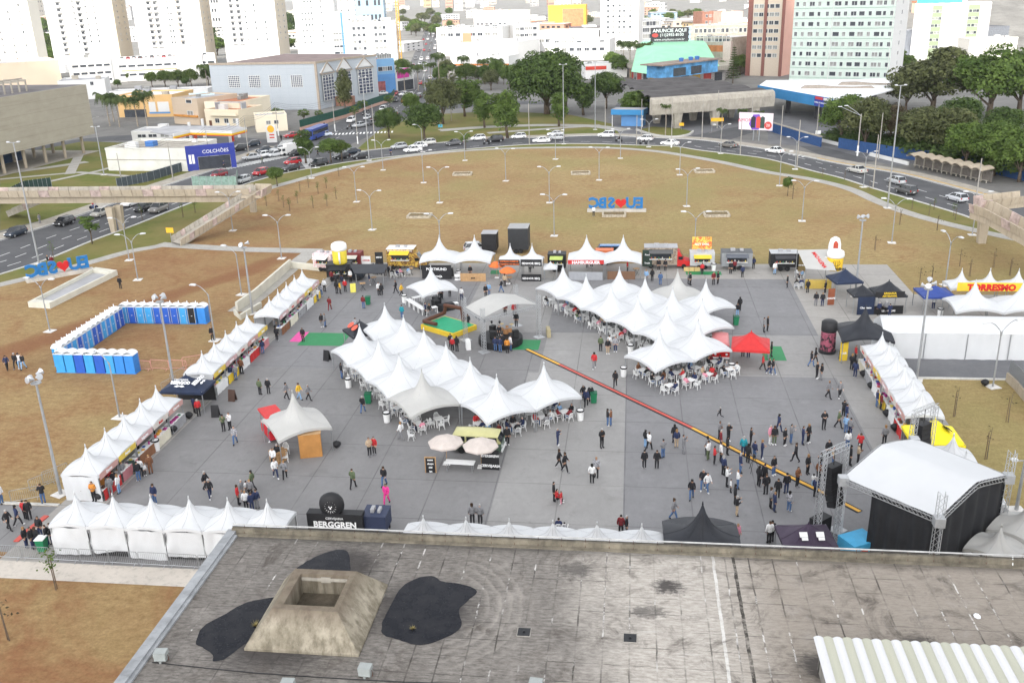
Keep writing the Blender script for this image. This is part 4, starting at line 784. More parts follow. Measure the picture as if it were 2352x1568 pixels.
b=MB();rnd=random.Random(2)
for i in range(14):
 z=h*(.14+.84*i/14);L=(1-i/14.5)*h*.2+.25
 for k in range(9):
  a=2*pi*k/9+i
  for j in range(14):q=Vector((cos(a)*L*(j+1)/14,sin(a)*L*(j+1)/14,z+.12*L*(j/14)**2+rnd.uniform(-.12,.12)));leafquad(b,q,Vector((rnd.gauss(0,.5),rnd.gauss(0,.5),1)).normalized(),.3,rnd)
b.build('crown',LV['deep'],o)
SAP=[]
for k in range(3):
 rnd=random.Random(k+40);b=MB();b.tube([(0,0,0),(.03,.02,1),(-.02,.04,2.0)],[.03,.025,.01],5);c=MB()
 for i in range((46,16,90)[k]):
  q=Vector((rnd.gauss(0,.2),rnd.gauss(0,.2),rnd.uniform(1.1,2.15)));leafquad(c,q,Vector((rnd.gauss(0,.6),rnd.gauss(0,.6),1)).normalized(),.09,rnd)
 s_=MB();s_.tube([(.12,0,0),(.12,0,1.7)],.025,4);SAP.append((b.mesh('stem'),c.mesh('leaves'),s_.mesh('stake')));SAP[-1][0].materials.append(M_BARK);SAP[-1][1].materials.append(LV['mid' if k!=1 else 'brown']);SAP[-1][2].materials.append(mat('stake_wood',(.12,.08,.05),.9,.2))
def sapling(v,k,label,sc=1.0,grp='young saplings on the lawn'):
 p=G(*v);o=emp('sapling',(p.x,p.y,.01),rr.uniform(0,6),label,'sapling',grp,sc);a,c,d=SAP[k];link('stem',a,o);link('leaves',c,o);link('stake',d,o)
LS='thin young sapling with a stake in the rough lawn left of the path lamps'
for x,y in((95,328),(207,282),(253,340),(308,372),(403,198),(487,158),(570,215),(380,300),(525,345),(650,165),(740,262),(650,328),(765,55)):sapling(Z(1,1,x,y),rr.randint(0,2),LS,1.1,'saplings on the left lawn')
RS='thin young sapling in the grass between the winding path and the right road'
for x,y in((700,90),(935,180),(1325,355),(1525,360),(1705,418),(1715,455),(1475,410),(1105,170),(495,70)):sapling(Z(3,1,x,y),rr.randint(0,2),RS,1.0,'saplings on the right verge')
RB='bare young sapling on the lawn behind the right tents'
for x,y in((1205,500),(1555,550),(1760,880),(1855,970),(2075,890),(2225,965),(1495,1035),(985,735),(1390,1055)):sapling(Z(3,1,x,y),1,RB,1.25,'bare saplings on the right lawn')
for v,k,l in((Z(0,3,515,715),2,'leafy sapling by the slab path at the lower left'),(Z(0,3,88,1180),1,'bare sapling at the lower left edge'),(Z(3,2,1715,690),1,'bare staked sapling on the small right lawn'),(Z(3,2,2010,1080),1,'bare stick sapling behind the stage'),(Z(3,2,2205,745),1,'tiny sapling on the small right lawn'),(Z(3,1,225,262),1,'small sapling below the round lawn tree'),(Z(0,1,500,820),0,'sapling behind the left lettering'),(Z(0,1,1310,460),0,'sapling on the avenue verge right of the pier'),(Z(0,1,1680,430),0,'sapling on the verge under the footbridge'),(Z(0,1,1800,390),2,'sapling on the verge near the ramp')):sapling(v,k,l,1.4)
# ------------------------------------------------------------ buildings round the square and the town behind
M_WW=mat('white_wall',(.63,.625,.61),.85,.04,.05,.2);M_CREAM=mat('cream_wall',(.66,.58,.44),.85,.06,.1,.2);M_BEIGE=mat('beige_wall',(.62,.50,.38),.85,.05,.1,.2)
M_MINT=mat('mint_wall',(.50,.57,.52),.85,.04,.1,.2);M_DARKROOF=mat('dark_roof',(.14,.13,.13),.9,.3,.2,.1);M_GREYROOF=mat('grey_roof',(.35,.35,.36),.8,.2,.2);M_TILE=mat('clay_tile',(.42,.17,.09),.85,.2,.5);M_BLUEW=mat('blue_wall',(.10,.25,.50),.7,.1,.3)
M_WIN=mat('dark_window_glass',(.045,.05,.06),.2,.25,.8,.5);M_WIN2=mat('curtained_window',(.22,.22,.21),.4,.3,.8,.4);M_WFR=mat('window_frame_grey',(.55,.56,.56),.6,.05);M_BRICK=mat('brown_brick',(.28,.14,.10),.85,.15,.5)
def win_mesh(m,bars=1,sill=True):
 b=MB();b.add([(-.5,-.015,-.5),(.5,-.015,-.5),(.5,-.015,.5),(-.5,-.015,.5)],[(0,1,2,3)],0)
 for a in((-.53,-.46,-.53,.53),(.46,.53,-.53,.53),(-.46,.46,-.53,-.46),(-.46,.46,.46,.53))+(((-.025,.025,-.46,.46),)if bars else()):b.box(a[0],a[1],-.07,-.0,a[2],a[3],1)
 me=b.mesh('window');me.materials.append(m);me.materials.append(M_WFR);return me
WINS=[win_mesh(M_WIN),win_mesh(M_WIN2),win_mesh(M_WIN,0)]
wr=random.Random(11)
def windows(o,n,origin,rz,w,cols,zs,ww,wh,mx=1.5,xs=None,skip=0.0,limit=100,jit=0):
 c,s=cos(rz),sin(rz);k=0
 for z in zs:
  for i in range(cols):
   if k+n>=limit:return n+k
   x=xs[i]*w if xs else mx+(w-2*mx)*(i+.5)/cols
   if wr.random()<skip:continue
   wl=ww[i]if isinstance(ww,(list,tuple))else ww
   link('window',wr.choice(WINS),o,(origin[0]+c*x,origin[1]+s*x,z),rz,(wl,1,wh));k+=1
 return n+k
def part(o,name,m,*boxes):
 b=MB()
 for q in boxes:b.box(*q)
 return b.build(name,m,o)
def bld(name,label,A,B,top,depth,wall,rows=0,cols=0,ww=1.3,wh=1.3,fh=3.0,z1=None,mx=1.5,roof=None,side=0,group=None,h=None,lside=0,xs=None,skip=0.,para=.5,cat='building',zb=0,limit=100,sidewall=None):
 a,b_=G(*A,zb),G(*B,zb);w=(b_-a).xy.length;rz=atan2(b_.y-a.y,b_.x-a.x);h=h or HG(A,top)
 o=emp(name,(a.x,a.y,0),rz,label,cat,group)
 m=MB();m.add([(0,0,0),(w,0,0),(w,depth,0),(0,depth,0),(0,0,h),(w,0,h),(w,depth,h),(0,depth,h)],[(0,1,5,4),(2,3,7,6)],0);m.add([(w,0,0),(w,depth,0),(w,depth,h),(w,0,h),(0,depth,0),(0,0,0),(0,0,h),(0,depth,h)],[(0,1,2,3),(4,5,6,7)],1)
 m.build('wall',[wall,sidewall or wall],o)
 m=MB();m.box(.003,w-.003,.003,depth-.003,h-.3,h)
 if para:
  for q in((-.04,w+.04,-.04,.25),(-.04,w+.04,depth-.25,depth+.04),(-.04,.25,.25,depth-.25),(w-.25,w+.04,.25,depth-.25)):m.box(*q,h-.05,h+para,1)
 m.build('roof',[roof or M_GREYROOF,wall],o)
 for k in range(min(6,int(w/8))):u,v,s_=wr.uniform(1.5,w-3),wr.uniform(1,depth-2),wr.uniform(.8,1.8);part(o,'roof_unit',wr.choice([M_WW,M_GREYROOF,M_CONC,M_WIN2]),(u,u+s_*1.4,v,v+s_,h+.003,h+s_*.9))
 z0=z1 if z1 is not None else h-rows*fh+fh*.5
 n=0
 if rows:n=windows(o,n,(0,0),0,w,cols,[z0+fh*i for i in range(rows)],ww,wh,mx,xs,skip,limit)
 if side:n=windows(o,n,(w,0),pi/2,depth,side,[z0+fh*i for i in range(rows)],1.1,wh,1.2,None,0,140)
 if lside:n=windows(o,n,(0,depth),-pi/2,depth,lside,[z0+fh*i for i in range(rows)],1.1,wh,1.2,None,0,140)
 return o,w,h
TG='white residential towers on the left'
M_SHAD=mat('shaded_side_wall',(.58,.52,.43),.85,.04,.1)  # shade on the turned tower sides, put into the wall colour
o,w,h=bld('apartment_tower','cream white tower block cut by the left edge',(-70,197),(100,195),0,7,mat('ivory_wall',(.62,.59,.52),.85,.04,.1),16,6,.9,1.2,3.0,12,2,group=TG,h=62);part(o,'cornice',M_CREAM,(-.1,w+.1,-.25,.0,26.5,27))
def balconies(o,x,zs,m=M_WW):
 for z in zs:
  b=MB();b.box(x-1.3,x+1.3,-1.1,-.01,z,z+.12);b.box(x-1.3,x+1.3,-1.1,-1.02,z+.12,z+1.0);b.build('balcony',m,o);link('window',WINS[2],o,(x,0,z+1.3),0,(1.8,1,2.2))
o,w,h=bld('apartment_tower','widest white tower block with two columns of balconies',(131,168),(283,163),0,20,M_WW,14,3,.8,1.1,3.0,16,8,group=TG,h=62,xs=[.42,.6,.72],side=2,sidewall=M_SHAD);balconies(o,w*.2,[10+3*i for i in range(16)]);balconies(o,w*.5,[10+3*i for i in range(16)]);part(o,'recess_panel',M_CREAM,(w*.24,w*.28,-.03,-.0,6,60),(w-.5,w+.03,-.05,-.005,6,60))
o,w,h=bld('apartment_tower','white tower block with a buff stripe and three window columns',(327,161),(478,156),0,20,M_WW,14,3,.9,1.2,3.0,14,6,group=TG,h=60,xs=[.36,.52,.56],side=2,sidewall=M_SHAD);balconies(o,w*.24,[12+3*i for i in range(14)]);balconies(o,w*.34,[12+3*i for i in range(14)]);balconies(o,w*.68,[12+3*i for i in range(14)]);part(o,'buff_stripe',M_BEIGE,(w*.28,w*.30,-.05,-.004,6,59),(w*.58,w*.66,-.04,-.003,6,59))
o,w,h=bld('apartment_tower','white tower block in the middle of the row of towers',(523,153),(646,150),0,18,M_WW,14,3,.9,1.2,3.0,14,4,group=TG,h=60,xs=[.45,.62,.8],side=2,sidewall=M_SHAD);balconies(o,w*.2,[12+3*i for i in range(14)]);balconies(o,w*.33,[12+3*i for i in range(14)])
o,w,h=bld('apartment_tower','narrow white tower block nearest the church',(688,151),(778,148),0,15,M_WW,14,5,.9,1.1,3.0,12,2,group=TG,h=60,xs=[.2,.28,.36,.44,.68],side=1);part(o,'buff_stripe',M_BEIGE,(w*.52,w*.56,-.05,-.004,4,59))
o,w,h=bld('office_building','white office building with a blue vertical stripe',(768,150),(800,148),30,14,M_WW,5,2,3,1.1,3.3,3,.8);part(o,'blue_stripe',M_BLUEW,(w*.72,w*.86,-.05,-.004,3,h))
bld('apartment_tower','plain white tower rising behind the office with the blue stripe',(778,118),(855,117),-40,16,M_WW,9,4,1.2,1.2,3,14,2);
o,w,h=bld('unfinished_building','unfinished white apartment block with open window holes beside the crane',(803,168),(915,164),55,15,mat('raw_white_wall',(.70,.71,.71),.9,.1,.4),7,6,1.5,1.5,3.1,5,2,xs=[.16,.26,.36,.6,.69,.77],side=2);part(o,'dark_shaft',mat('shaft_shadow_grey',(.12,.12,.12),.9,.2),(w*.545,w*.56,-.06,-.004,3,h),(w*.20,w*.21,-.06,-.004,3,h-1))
part(o,'roof_block',M_WW,(w*.25,w*.5,3,9,h,h+3),(w*.7,w*.9,3,9,h,h+2))
p=G(922,162);o=emp('tower_crane',p,0,'slim yellow lattice mast of a tower crane','crane');b=MB();hc=48
for x in(-.6,.6):
 for y in(-.6,.6):b.tube([(x,y,0),(x,y,hc)],.14,4)
for i in range(24):z=i*2;b.tube([(-.6,-.6,z),(.6,-.6,z+2)],.09,3);b.tube([(.6,-.6,z),(.6,.6,z+2)],.09,3);b.tube([(-.6,-.6,z),(.6,-.6,z)],.09,3)
b.build('mast',mat('crane_yellow',(.62,.34,.05),.6,.1),o);b=MB();b.tube([(-10,0,hc),(32,0,hc)],.3,4);b.box(-.9,.9,-.9,.9,hc-2,hc);b.build('jib',MATS['crane_yellow'],o)
o,w,h=bld('parking_house','long white parking house with rows of dark openings',(172,196),(262,190),140,25,M_WW);
def slots(o,w,h,n,zs):
 for z in zs:
  for i in range(n):part(o,'opening',M_WIN,(w*(i+.08)/n,w*(i+.86)/n,-.04,-.005,z,z+1.0))
slots(o,w,h,5,[h-3.2,h-6.6,h-9.8][:3])
o,w,h=bld('parking_house','second white parking house wing with dark openings and cars on top',(278,188),(500,176),140,25,M_WW);slots(o,w,h,11,[h-3.2,h-7.2]);PKB=o;part(o,'orange_band',mat('salmon_band',(.6,.3,.2),.8,.1),(1,w-2,-.05,-.004,h-5.2,h-4.5))
for i in range(15):
 x=2+i*(w-4)/15;q=Matrix.Rotation(o.rotation_euler.z,3,'Z')@Vector((x,3.2,0))+o.location;c=car(q,o.rotation_euler.z+pi/2,['hatch','sedan','suv'][i%3],[CW,CR,CS,CB,CW,CG][i%6],'parked car on the roof deck of the white parking house','cars on the parking roof');c.location.z=h+.02
bld('stair_tower','white stair tower between the two parking house wings',(260,190),(279,188),118,8,M_WW);bld('stair_tower','white stair tower at the right of the parking house',(415,182),(470,178),112,9,M_WW)
o,w,h=bld('beige_hall','plain beige windowless hall under the leftmost tower',(-40,222),(147,208),152,30,mat('peach_wall',(.70,.56,.42),.85,.04,.1))
o,w,h=bld('white_workshop','white box building with one small window left of the parking house trees',(140,232),(247,226),190,18,M_WW,1,1,1.2,1.4,3,6,xs=[.72])
o,w,h=bld('yellow_building','ochre yellow building with white panels behind the palms',(275,270),(402,268),223,16,mat('ochre_wall',(.62,.40,.18),.85,.06,.2),roof=mat('white_sheet_roof',(.70,.71,.72),.6,.08,.3));part(o,'white_panel',M_WW,(w*.56,w*.68,-.05,-.004,h-5,h-1.8),(w*.72,w*.92,-.05,-.004,h-5,h-1.8));part(o,'blue_stripe',M_BLUEW,(w*.55,w*.93,-.06,-.005,h-5.6,h-5.05));part(o,'doorway',M_WIN,(w*.1,w*.5,-.05,-.004,0,2.5))
bld('roofed_shed','row of low sheds with pale sheet roofs before the parking trees',(255,236),(480,228),206,9,M_WW,roof=M_GREYROOF,h=3.6)
o,w,h=bld('beige_house','beige two storey building with a shop sign at street level',(402,284),(460,288),228,16,mat('tan_wall',(.50,.40,.30),.85,.06,.2),2,1,2.6,1.3,3.6,3.5,xs=[.68],roof=M_GREYROOF);part(o,'shop_awning',mat('awning_yellow_red',(.5,.22,.05),.7,.3,1),(.5,w-.3,-.5,-.03,2.3,2.9))
o,w,h=bld('cream_house','cream house with a balcony and a red tiled gable',(475,294),(552,296),255,12,M_CREAM,1,3,1.5,1.3,3,2.2,xs=[.35,.62,.88],roof=M_TILE);part(o,'balcony',M_CREAM,(w*.2,w,-1.2,-.02,h-1.2,h-1.0),(w*.2,w,-1.2,-1.1,h-1.0,h));part(o,'door',mat('brown_door',(.12,.05,.03),.6,.1),(w*.1,w*.18,-.05,-.01,0,2.2));part(o,'pergola',M_GREYROOF,(w*.2,w,2,2.2,h+2.2,h+2.35),(w*.2,w,4,4.2,h+2.2,h+2.35),(w*.2,w*.22,2,4.2,h,h+2.2),(w*.97,w,2,4.2,h,h+2.2))
o,w,h=bld('cream_house','plain cream building wall stepping down beside the church',(556,288),(625,270),238,12,mat('pale_cream_wall',(.72,.64,.50),.85,.05,.2),roof=M_TILE);o,w,h=bld('cream_house','small flat cream house with two dark windows at the junction',(590,305),(662,300),270,8,MATS['pale_cream_wall'],1,2,1.2,1.0,3,2.6,xs=[.4,.65]);bld('light_blue_house','pale blue side wall behind the beige building',(462,276),(500,272),222,8,mat('pale_blue_wall',(.58,.70,.74),.85,.05))
def church():
 c0,rt=G(735,252),G(871,226);h=HG((735,252),147);lo,hi=200.,252.
 for _ in range(30):
  m=(lo+hi)/2
  if HG((494,m),153)>h:hi=m
  else:lo=m
 lf=G(494,lo);u=(c0-lf).xy.normalized();wl=(c0-lf).xy.length;o=emp('church',(lf.x,lf.y,0),atan2(u.y,u.x),'big pale blue church with gabled tall lattice windows','church');inv=Matrix.Rotation(-o.rotation_euler.z,3,'Z');r=inv@(rt-lf);n=N('church_blue_panels');x,y,z=n.sep()
 ln=n.math('MAXIMUM',n.math('LESS_THAN',n.math('FRACT',n.math('DIVIDE',z,1.9)),.03),n.math('LESS_THAN',n.math('FRACT',n.math('DIVIDE',n.math('ADD',x,y),3.2)),.02));f=n.noise(.15,4)
 n.col(n.mix(ln,n.mix(f,(.37,.40,.43),(.44,.475,.505)),(.34,.38,.42)));mw=n.done(.8,.2);mt=mat('church_trim',(.36,.30,.24),.8,.1)
 ww=wl;ru=(r.xy-Vector((wl,0))).normalized();rw=(r.xy-Vector((wl,0))).length;nn=Vector((-ru.y,ru.x))
 poly=[(0,0),(wl,0)]+[tuple(Vector((wl,0))+ru*rw*t+nn*1.8*sin(pi*t))for t in(.2,.4,.6,.8)]+[(r.x,r.y),(r.x-12,r.y+14),(0,r.y+22)]
 b=MB();b.prism(poly,0,h);b.build('wall',mw,o);b=MB();b.sheet([(x*.985+.3,y*.97+.5)for x,y in poly],h+.02);b.build('roof',mat('dusty_red_roof',(.20,.15,.14),.9,.2,.3),o)
 b=MB();b.ribbon([(q[0],q[1],0)for q in poly[:7]],.5,h+.0,h+.7);b.box(wl-.5,wl+.25,-.25,.3,.02,h);b.build('cornice',mt,o)
 md=mat('stained_glass_dark',(.05,.06,.10),.3,.5,1.5)
 def lattice(name,M,w_,h_,nx,nz,arch=False):
  f=MB();f.X=M;f.add([(0,-.03,0),(w_,-.03,0),(w_,-.03,h_),(0,-.03,h_)],[(0,1,2,3)]);fo=f.build(name,md,o);g=MB();g.X=M
  for i in range(nx+1):g.box(w_*i/nx-.09,w_*i/nx+.09,-.12,-.0,0,h_)
  for i in range(nz+1):g.box(0,w_,-.11,-.01,h_*i/nz-.08,h_*i/nz+.08)
  if arch:
   for i in range(nx):g.tube([(w_*(i+.5-.5*cos(t)*1)/nx,-.1,h_*.78+h_*.2*sin(t))for t in[pi*k/6 for k in range(7)]],.08,4);g.lathe([(.05,0),(.3,0),(.3,.1),(.05,.1)],8,(w_*(i+.5)/nx,-.06,h_*.4))
  g.build('tracery',mat('tracery_white',(.62,.62,.60),.7,.08),fo)
 for xc in(.17,.365,.56,.76):lattice('window',Matrix.Translation((wl*xc,0,h*.50)),wl*.105,h*.26,6,6)
 for t,big in((.06,0),(.36,1),(.68,0)):
  wd=rw*.25;a=Vector((wl,0))+ru*rw*t+nn*1.8*sin(pi*t);e=Vector((wl,0))+ru*rw*(t+.25)+nn*1.8*sin(pi*(t+.25));d=e-a;M=Matrix.Translation((a.x,a.y,0))@Matrix.Rotation(atan2(d.y,d.x),4,'Z')@Matrix.Translation((0,-.5,0));L=d.length
  lattice('window',M@Matrix.Translation((L*.08,.02,h*.17)),L*.84,h*.58,4,8,True)
  gb=MB();gb.X=M;gb.add([(0,-.05,h*.79),(L,-.05,h*.79),(L/2,-.05,h*(1.03 if big else.98)),(0,1.5,h*.79),(L,1.5,h*.79),(L/2,1.5,h*(1.03 if big else.98))],[(0,1,2),(0,2,5,3),(1,4,5,2)]);gb.build('gable',M_WW,o)
  gt=MB();gt.X=M;gt.tube([(-.2,-.1,h*.76),(L/2,-.1,h*(1.06 if big else 1.0)),(L+.2,-.1,h*.76),(-.2,-.1,h*.76)],.25,4);gt.build('gable_trim',mt,o)
 a=Vector((wl,0))+ru*rw*.38;b=MB();b.box(a.x-1.5,a.x+4.5,a.y-3,a.y-.2,0,3.2);b.build('porch',mat('terracotta_porch',(.26,.13,.09),.85,.15),o)
 P=[G(*v)for v in((690,300),(795,270),(860,245),(900,232),(907,222))];f=emp('church_fence',P[0],0,'green netting fence on a pink plinth along the church street','fence');b=MB();b.ribbon([p-P[0]for p in P],.25,0,.9);b.build('plinth',mat('pink_plinth',(.48,.30,.24),.85,.1),f);b=MB();b.ribbon([p-P[0]for p in P],.06,.9,2.9);b.build('netting',mat('dark_green_net',(.015,.07,.05),.8,.2),f)
church()
o,w,h=bld('blue_corner_building','sky blue corner building with a red tiled roof behind the church',(867,216),(910,212),140,14,mat('sky_blue_wall',(.17,.33,.52),.8,.06,.2),2,3,2,1.6,4.6,9,1,roof=M_TILE,side=2);part(o,'blue_shopfront',M_BLUEW,(0,w+.05,-.1,-.01,0,7));part(o,'shutter',mat('red_graffiti_shutter',(.30,.10,.10),.8,.4,.8),(.5,w*.45,-.14,-.105,.2,4.5))
o,w,h=bld('corner_shop','white corner shop with a magenta sign behind the palms',(913,212),(952,205),165,12,M_WW,h=None);part(o,'sign',mat('magenta_sign',(.60,.04,.32),.6,.05),(.5,w*.7,-.3,-.02,5,8.5));part(o,'shop_opening',M_WIN,(.5,w-.5,-.06,-.005,.2,4))
CG_='white shop buildings beside the distant street'
o,w,h=bld('shop_building','long low white shop building with a blank bright front and salmon panel',(1035,150),(1190,150),100,30,M_WW);part(o,'salmon_panel',mat('salmon_panel',(.62,.22,.13),.8,.05),(w*.1,w*.23,8,8.2,h,h+4.5))
o,w,h=bld('shop_building','white shop building with rows of windows behind the blank front',(1005,130),(1155,128),66,25,M_WW,2,8,3.2,1.8,4,12,2,group=CG_)
bld('shop_building','white building with orange red roof shapes far along the street',(1090,92),(1180,92),28,25,M_WW,2,8,2.5,1.8,4.5,7,group=CG_,roof=M_TILE);o,w,h=bld('shop_building','long white arcade of shops behind the palms',(1045,178),(1170,178),132,14,M_WW);part(o,'shop_opening',M_WIN,*[(w*(i+.1)/8,w*(i+.8)/8,-.05,-.005,.3,4.5)for i in range(8)]);part(o,'sign_band',mat('sign_orange',(.6,.2,.05),.7,.3,.6),(0,w,-.15,-.02,5,5.7))
o,w,h=bld('shop_building','white shop building with windows behind the huge tree',(1262,140),(1400,138),95,22,M_WW,2,7,2.6,1.7,4.3,5.5,2);o2,w,h=bld('shop_building','wide white flat roofed shop building left of the centre tower',(1232,118),(1375,116),74,24,M_WW,1,9,3,1.8,4,6);bld('shop_building','stepped white commercial building on the street corner',(1180,125),(1240,122),60,22,mat('light_grey_wall',(.42,.42,.42),.85,.06),3,5,2.4,1.6,3.6)
o,w,h=bld('yellow_building','far yellow and orange brick building left of the centre tower',(1260,92),(1345,90),15,14,mat('strong_yellow',(.70,.42,.06),.8,.05));part(o,'brick_panel',mat('orange_brick',(.55,.2,.1),.8,.2,.5),(w*.38,w*.95,-.1,-.01,4,h-2))
o,w,h=bld('apartment_tower','white tower in the centre with a dark left side',(1379,116),(1466,115),-10,18,M_WW,12,5,1.5,1.4,3.0,10,4,xs=[.2,.34,.5,.62,.78],lside=3,h=52);
o,w,h=bld('bus_station_building','red lettered low shops by the street, right of the huge tree',(1345,182),(1440,178),150,10,M_WW);part(o,'sign_band',mat('sign_red',(.5,.05,.03),.7,.2),(0,w*.5,-.2,-.02,3.6,5))
def greenb():
 P=[G(*v)for v in((1425,172),(1455,186),(1533,197),(1672,186),(1690,165),(1560,150))];c=P[2];o=emp('green_roofed_building',c,0,'shop building with a big green sloping roof and a billboard on top','building');L=[(p-c).xy for p in P];ctr=sum(L,Vector((0,0)))/6
 h=4.2;b=MB();b.prism([p*.93+ctr*.07 for p in L],0,h);b.build('wall',mat('shop_wall_grey',(.33,.31,.30),.8,.2),o);b=MB();b.prism(L,h,h+1.6);b.build('canopy_slab',M_CONC,o)
 for i in(0,1,2):
  a,e=L[i]*.93+ctr*.07,L[i+1]*.93+ctr*.07;d=(e-a);n_=Vector((d.y,-d.x)).normalized()
  for k in range(5):
   q=a+d*((k+.1)/5);r=a+d*((k+.8)/5);m=MB();m.add([(q.x+n_.x*.05,q.y+n_.y*.05,.2),(r.x+n_.x*.05,r.y+n_.y*.05,.2),(r.x+n_.x*.05,r.y+n_.y*.05,3.2),(q.x+n_.x*.05,q.y+n_.y*.05,3.2)],[(0,1,2,3)]);m.build('shopfront',(mat('shop_red',(.35,.05,.04),.7,.2),M_WIN,mat('shop_yellow',(.5,.3,.06),.7,.2))[k%3],o)
 z0,z1=h+1.6,h+9;R0=[(G(*v,z0)-c).xy for v in((1448,160),(1492,174),(1642,140),(1610,120),(1470,125))];R1=[(G(*v,z1)-c).xy for v in((1465,103),(1503,108),(1622,99),(1612,92),(1480,93))];b=MB();n_=5
 R0=[(G(*v,z0)-c).xy for v in((1450,165),(1500,172),(1652,152),(1640,128),(1470,132))]
 b.add([(p.x,p.y,z0)for p in R0]+[(p.x,p.y,z1)for p in R1],[(i,(i+1)%5,5+(i+1)%5,5+i)for i in range(5)]+[(5,6,7,8,9)]);b.build('roof',mat('green_sheet_roof',(.27,.60,.38),.6,.08,.2),o)
 m=Matrix.Translation((0,0,0));a,e=(G(1527,181,z0)-c),(G(1648,165,z0)-c);d=(e-a).xy;rz=atan2(d.y,d.x);k=MB();k.X=Matrix.Translation((a.x,a.y,z0))@Matrix.Rotation(rz,4,'Z');k.box(0,d.length,0,8,0,4.2);k.build('terrace_room',mat('mural_blue',(.10,.30,.55),.7,.5,.35),o);k2=MB();k2.X=k.X;k2.box(-3,d.length+1,-1.2,8.5,4.25,4.7);k2.build('terrace_roof',mat('rusty_roof',(.24,.19,.16),.9,.3,.5),o)
 k3=MB();k3.X=k.X;k3.box(d.length*.15,d.length*.38,-.06,-.01,.3,3);k3.box(d.length*.48,d.length*.68,-.06,-.01,.3,3);k3.build('dark_opening',M_WIN,o)
 for i,t in enumerate((.42,.6,.72)):q=MB();q.X=k.X;q.lathe([(.7,0),(.9,.9),(.95,1.1),(.2,1.3)],10,(d.length*t,3,4.7));q.build('water_tank',mat('tank_blue',(.05,.16,.42),.5,.1),o)
 a,e=G(1494,97,z1+.3),G(1581,95,z1+.3);d=(e-a).xy;W_=d.length;H_=W_*.36;s=emp('roof_billboard',a,atan2(d.y,d.x),'black billboard with white letters above the green roof','billboard');k=MB();k.box(0,W_,0,.5,0,H_);k.build('panel',mat('billboard_dark',(.05,.045,.05),.6,.1),s)
 k=MB();
 for i in range(5):k.tube([(W_*(i+.5)/5,.8,-1.5),(W_*(i+.5)/5,.8,H_)],.15,4);k.tube([(W_*(i+.5)/5,4,-1.5),(W_*(i+.5)/5,.9,H_*.8)],.12,4)
 k.build('frame',M_LEG,s);wm=mat('letter_white',(.8,.8,.8),.6,0);text('ANUNCIE AQUI',W_*.125,wm,s,wallM(W_/2,-.03,H_*.77),bold=.012*W_*.15);text('(11)2955-8100',W_*.105,wm,s,wallM(W_*.56,-.03,H_*.47),bold=.01*W_*.13);text('www.ampliumo.com.br',W_*.085,wm,s,wallM(W_/2,-.03,H_*.15))
 k=MB();k.X=Matrix.Translation((W_*.12,-.04,H_*.46))@Matrix.Rotation(pi/2,4,'X');k.lathe([(.01,0),(W_*.085,0),(W_*.085,.04),(.01,.05)],16,sy=.62);k.build('emblem',mat('emblem_red',(.55,.08,.07),.6,0),s)
greenb()
o,w,h=bld('concrete_building','weathered concrete building with rows of brick recesses',(1592,168),(1678,172),88,22,M_CONC,1,9,1.5,2.2,4.5,14,1);part(o,'brick_band',mat('orange_brick_band',(.42,.16,.07),.85,.25,.6),(0,w*.98,-.1,-.01,9,11.5));part(o,'stair_wall',mat('pinkish_concrete',(.52,.44,.40),.85,.1),(w*.82,w+.3,-1.4,-.12,0,h*.93))
bld('concrete_building','ruined concrete upper floor behind the green roof',(1585,140),(1720,138),62,20,M_CONC,1,12,1.4,2,4,h=None);o,w,h=bld('brick_building','brick building with a faded pink side wall in the middle distance',(1610,118),(1655,116),30,14,M_BRICK,4,4,1.3,1.5,3.4);o,w,h=bld('pink_wall_building','faded pink blank gable behind the brick building',(1653,120),(1702,118),30,14,mat('faded_pink',(.60,.42,.34),.85,.12,.3))
bld('apartment_tower','grey framed dark glass building left of the billboard',(1470,112),(1518,110),48,15,mat('grey_frame',(.30,.31,.33),.7,.2),3,5,2,2.6,3.6)
o,w,h=bld('apartment_tower','brown and beige tower with a pink side wall',(1712,174),(1793,176),0,16,mat('beige_tower_wall',(.50,.42,.34),.85,.06),11,5,1.8,1.5,3.1,8,2,h=60,sidewall=mat('pink_side_wall',(.62,.36,.29),.85,.05,.2));part(o,'brown_pier',mat('brown_pier',(.20,.085,.07),.8,.1),(-.1,w*.12,-.35,-.003,0,60),(w*.44,w*.52,-.35,-.003,0,60),(w*.93,w+.15,-.35,-.003,0,60))
xs=[.035,.105,.185,.26,.345,.445,.525,.605,.685,.765,.845,.90,.97];wws=[1.2,1.2,2.3,1.2,1.2,2.9,1.3,2.4,2.4,1.3,2.4,1.2,1.4]
o,w,h=bld('apartment_block','big pale green apartment block with rows of dark windows and a white end wall',(1811,204),(2037,211),-30,18,M_MINT,0,0,h=36,sidewall=M_WW);n=0
for r_ in range(9):n=windows(o,n,(0,0),0,w,13,[5.4+3.25*r_],[q*.78 for q in wws],1.4,0,xs,0,200)
windows(o,n,(w,0),pi/2,18,1,[5.4+3.25*i for i in range(9)],1.3,1.3,3.6,None,0,300)
part(o,'floor_ledge',mat('ledge_mint_dark',(.30,.42,.35),.8,.1),*[(-.05,w+.05,-.12,-.003,3.95+3.25*i,4.12+3.25*i)for i in range(10)]);part(o,'ground_floor',mat('pale_mint',(.55,.64,.57),.85,.06),(-.02,w*.98,-.3,-.005,0,3.3));b=MB();b.tube([(w*.4,-.12,0),(w*.4,-.12,36)],.1,5);b.tube([(w*.985,-.12,0),(w*.985,-.12,36)],.1,5);b.build('drainpipe',M_WW,o)
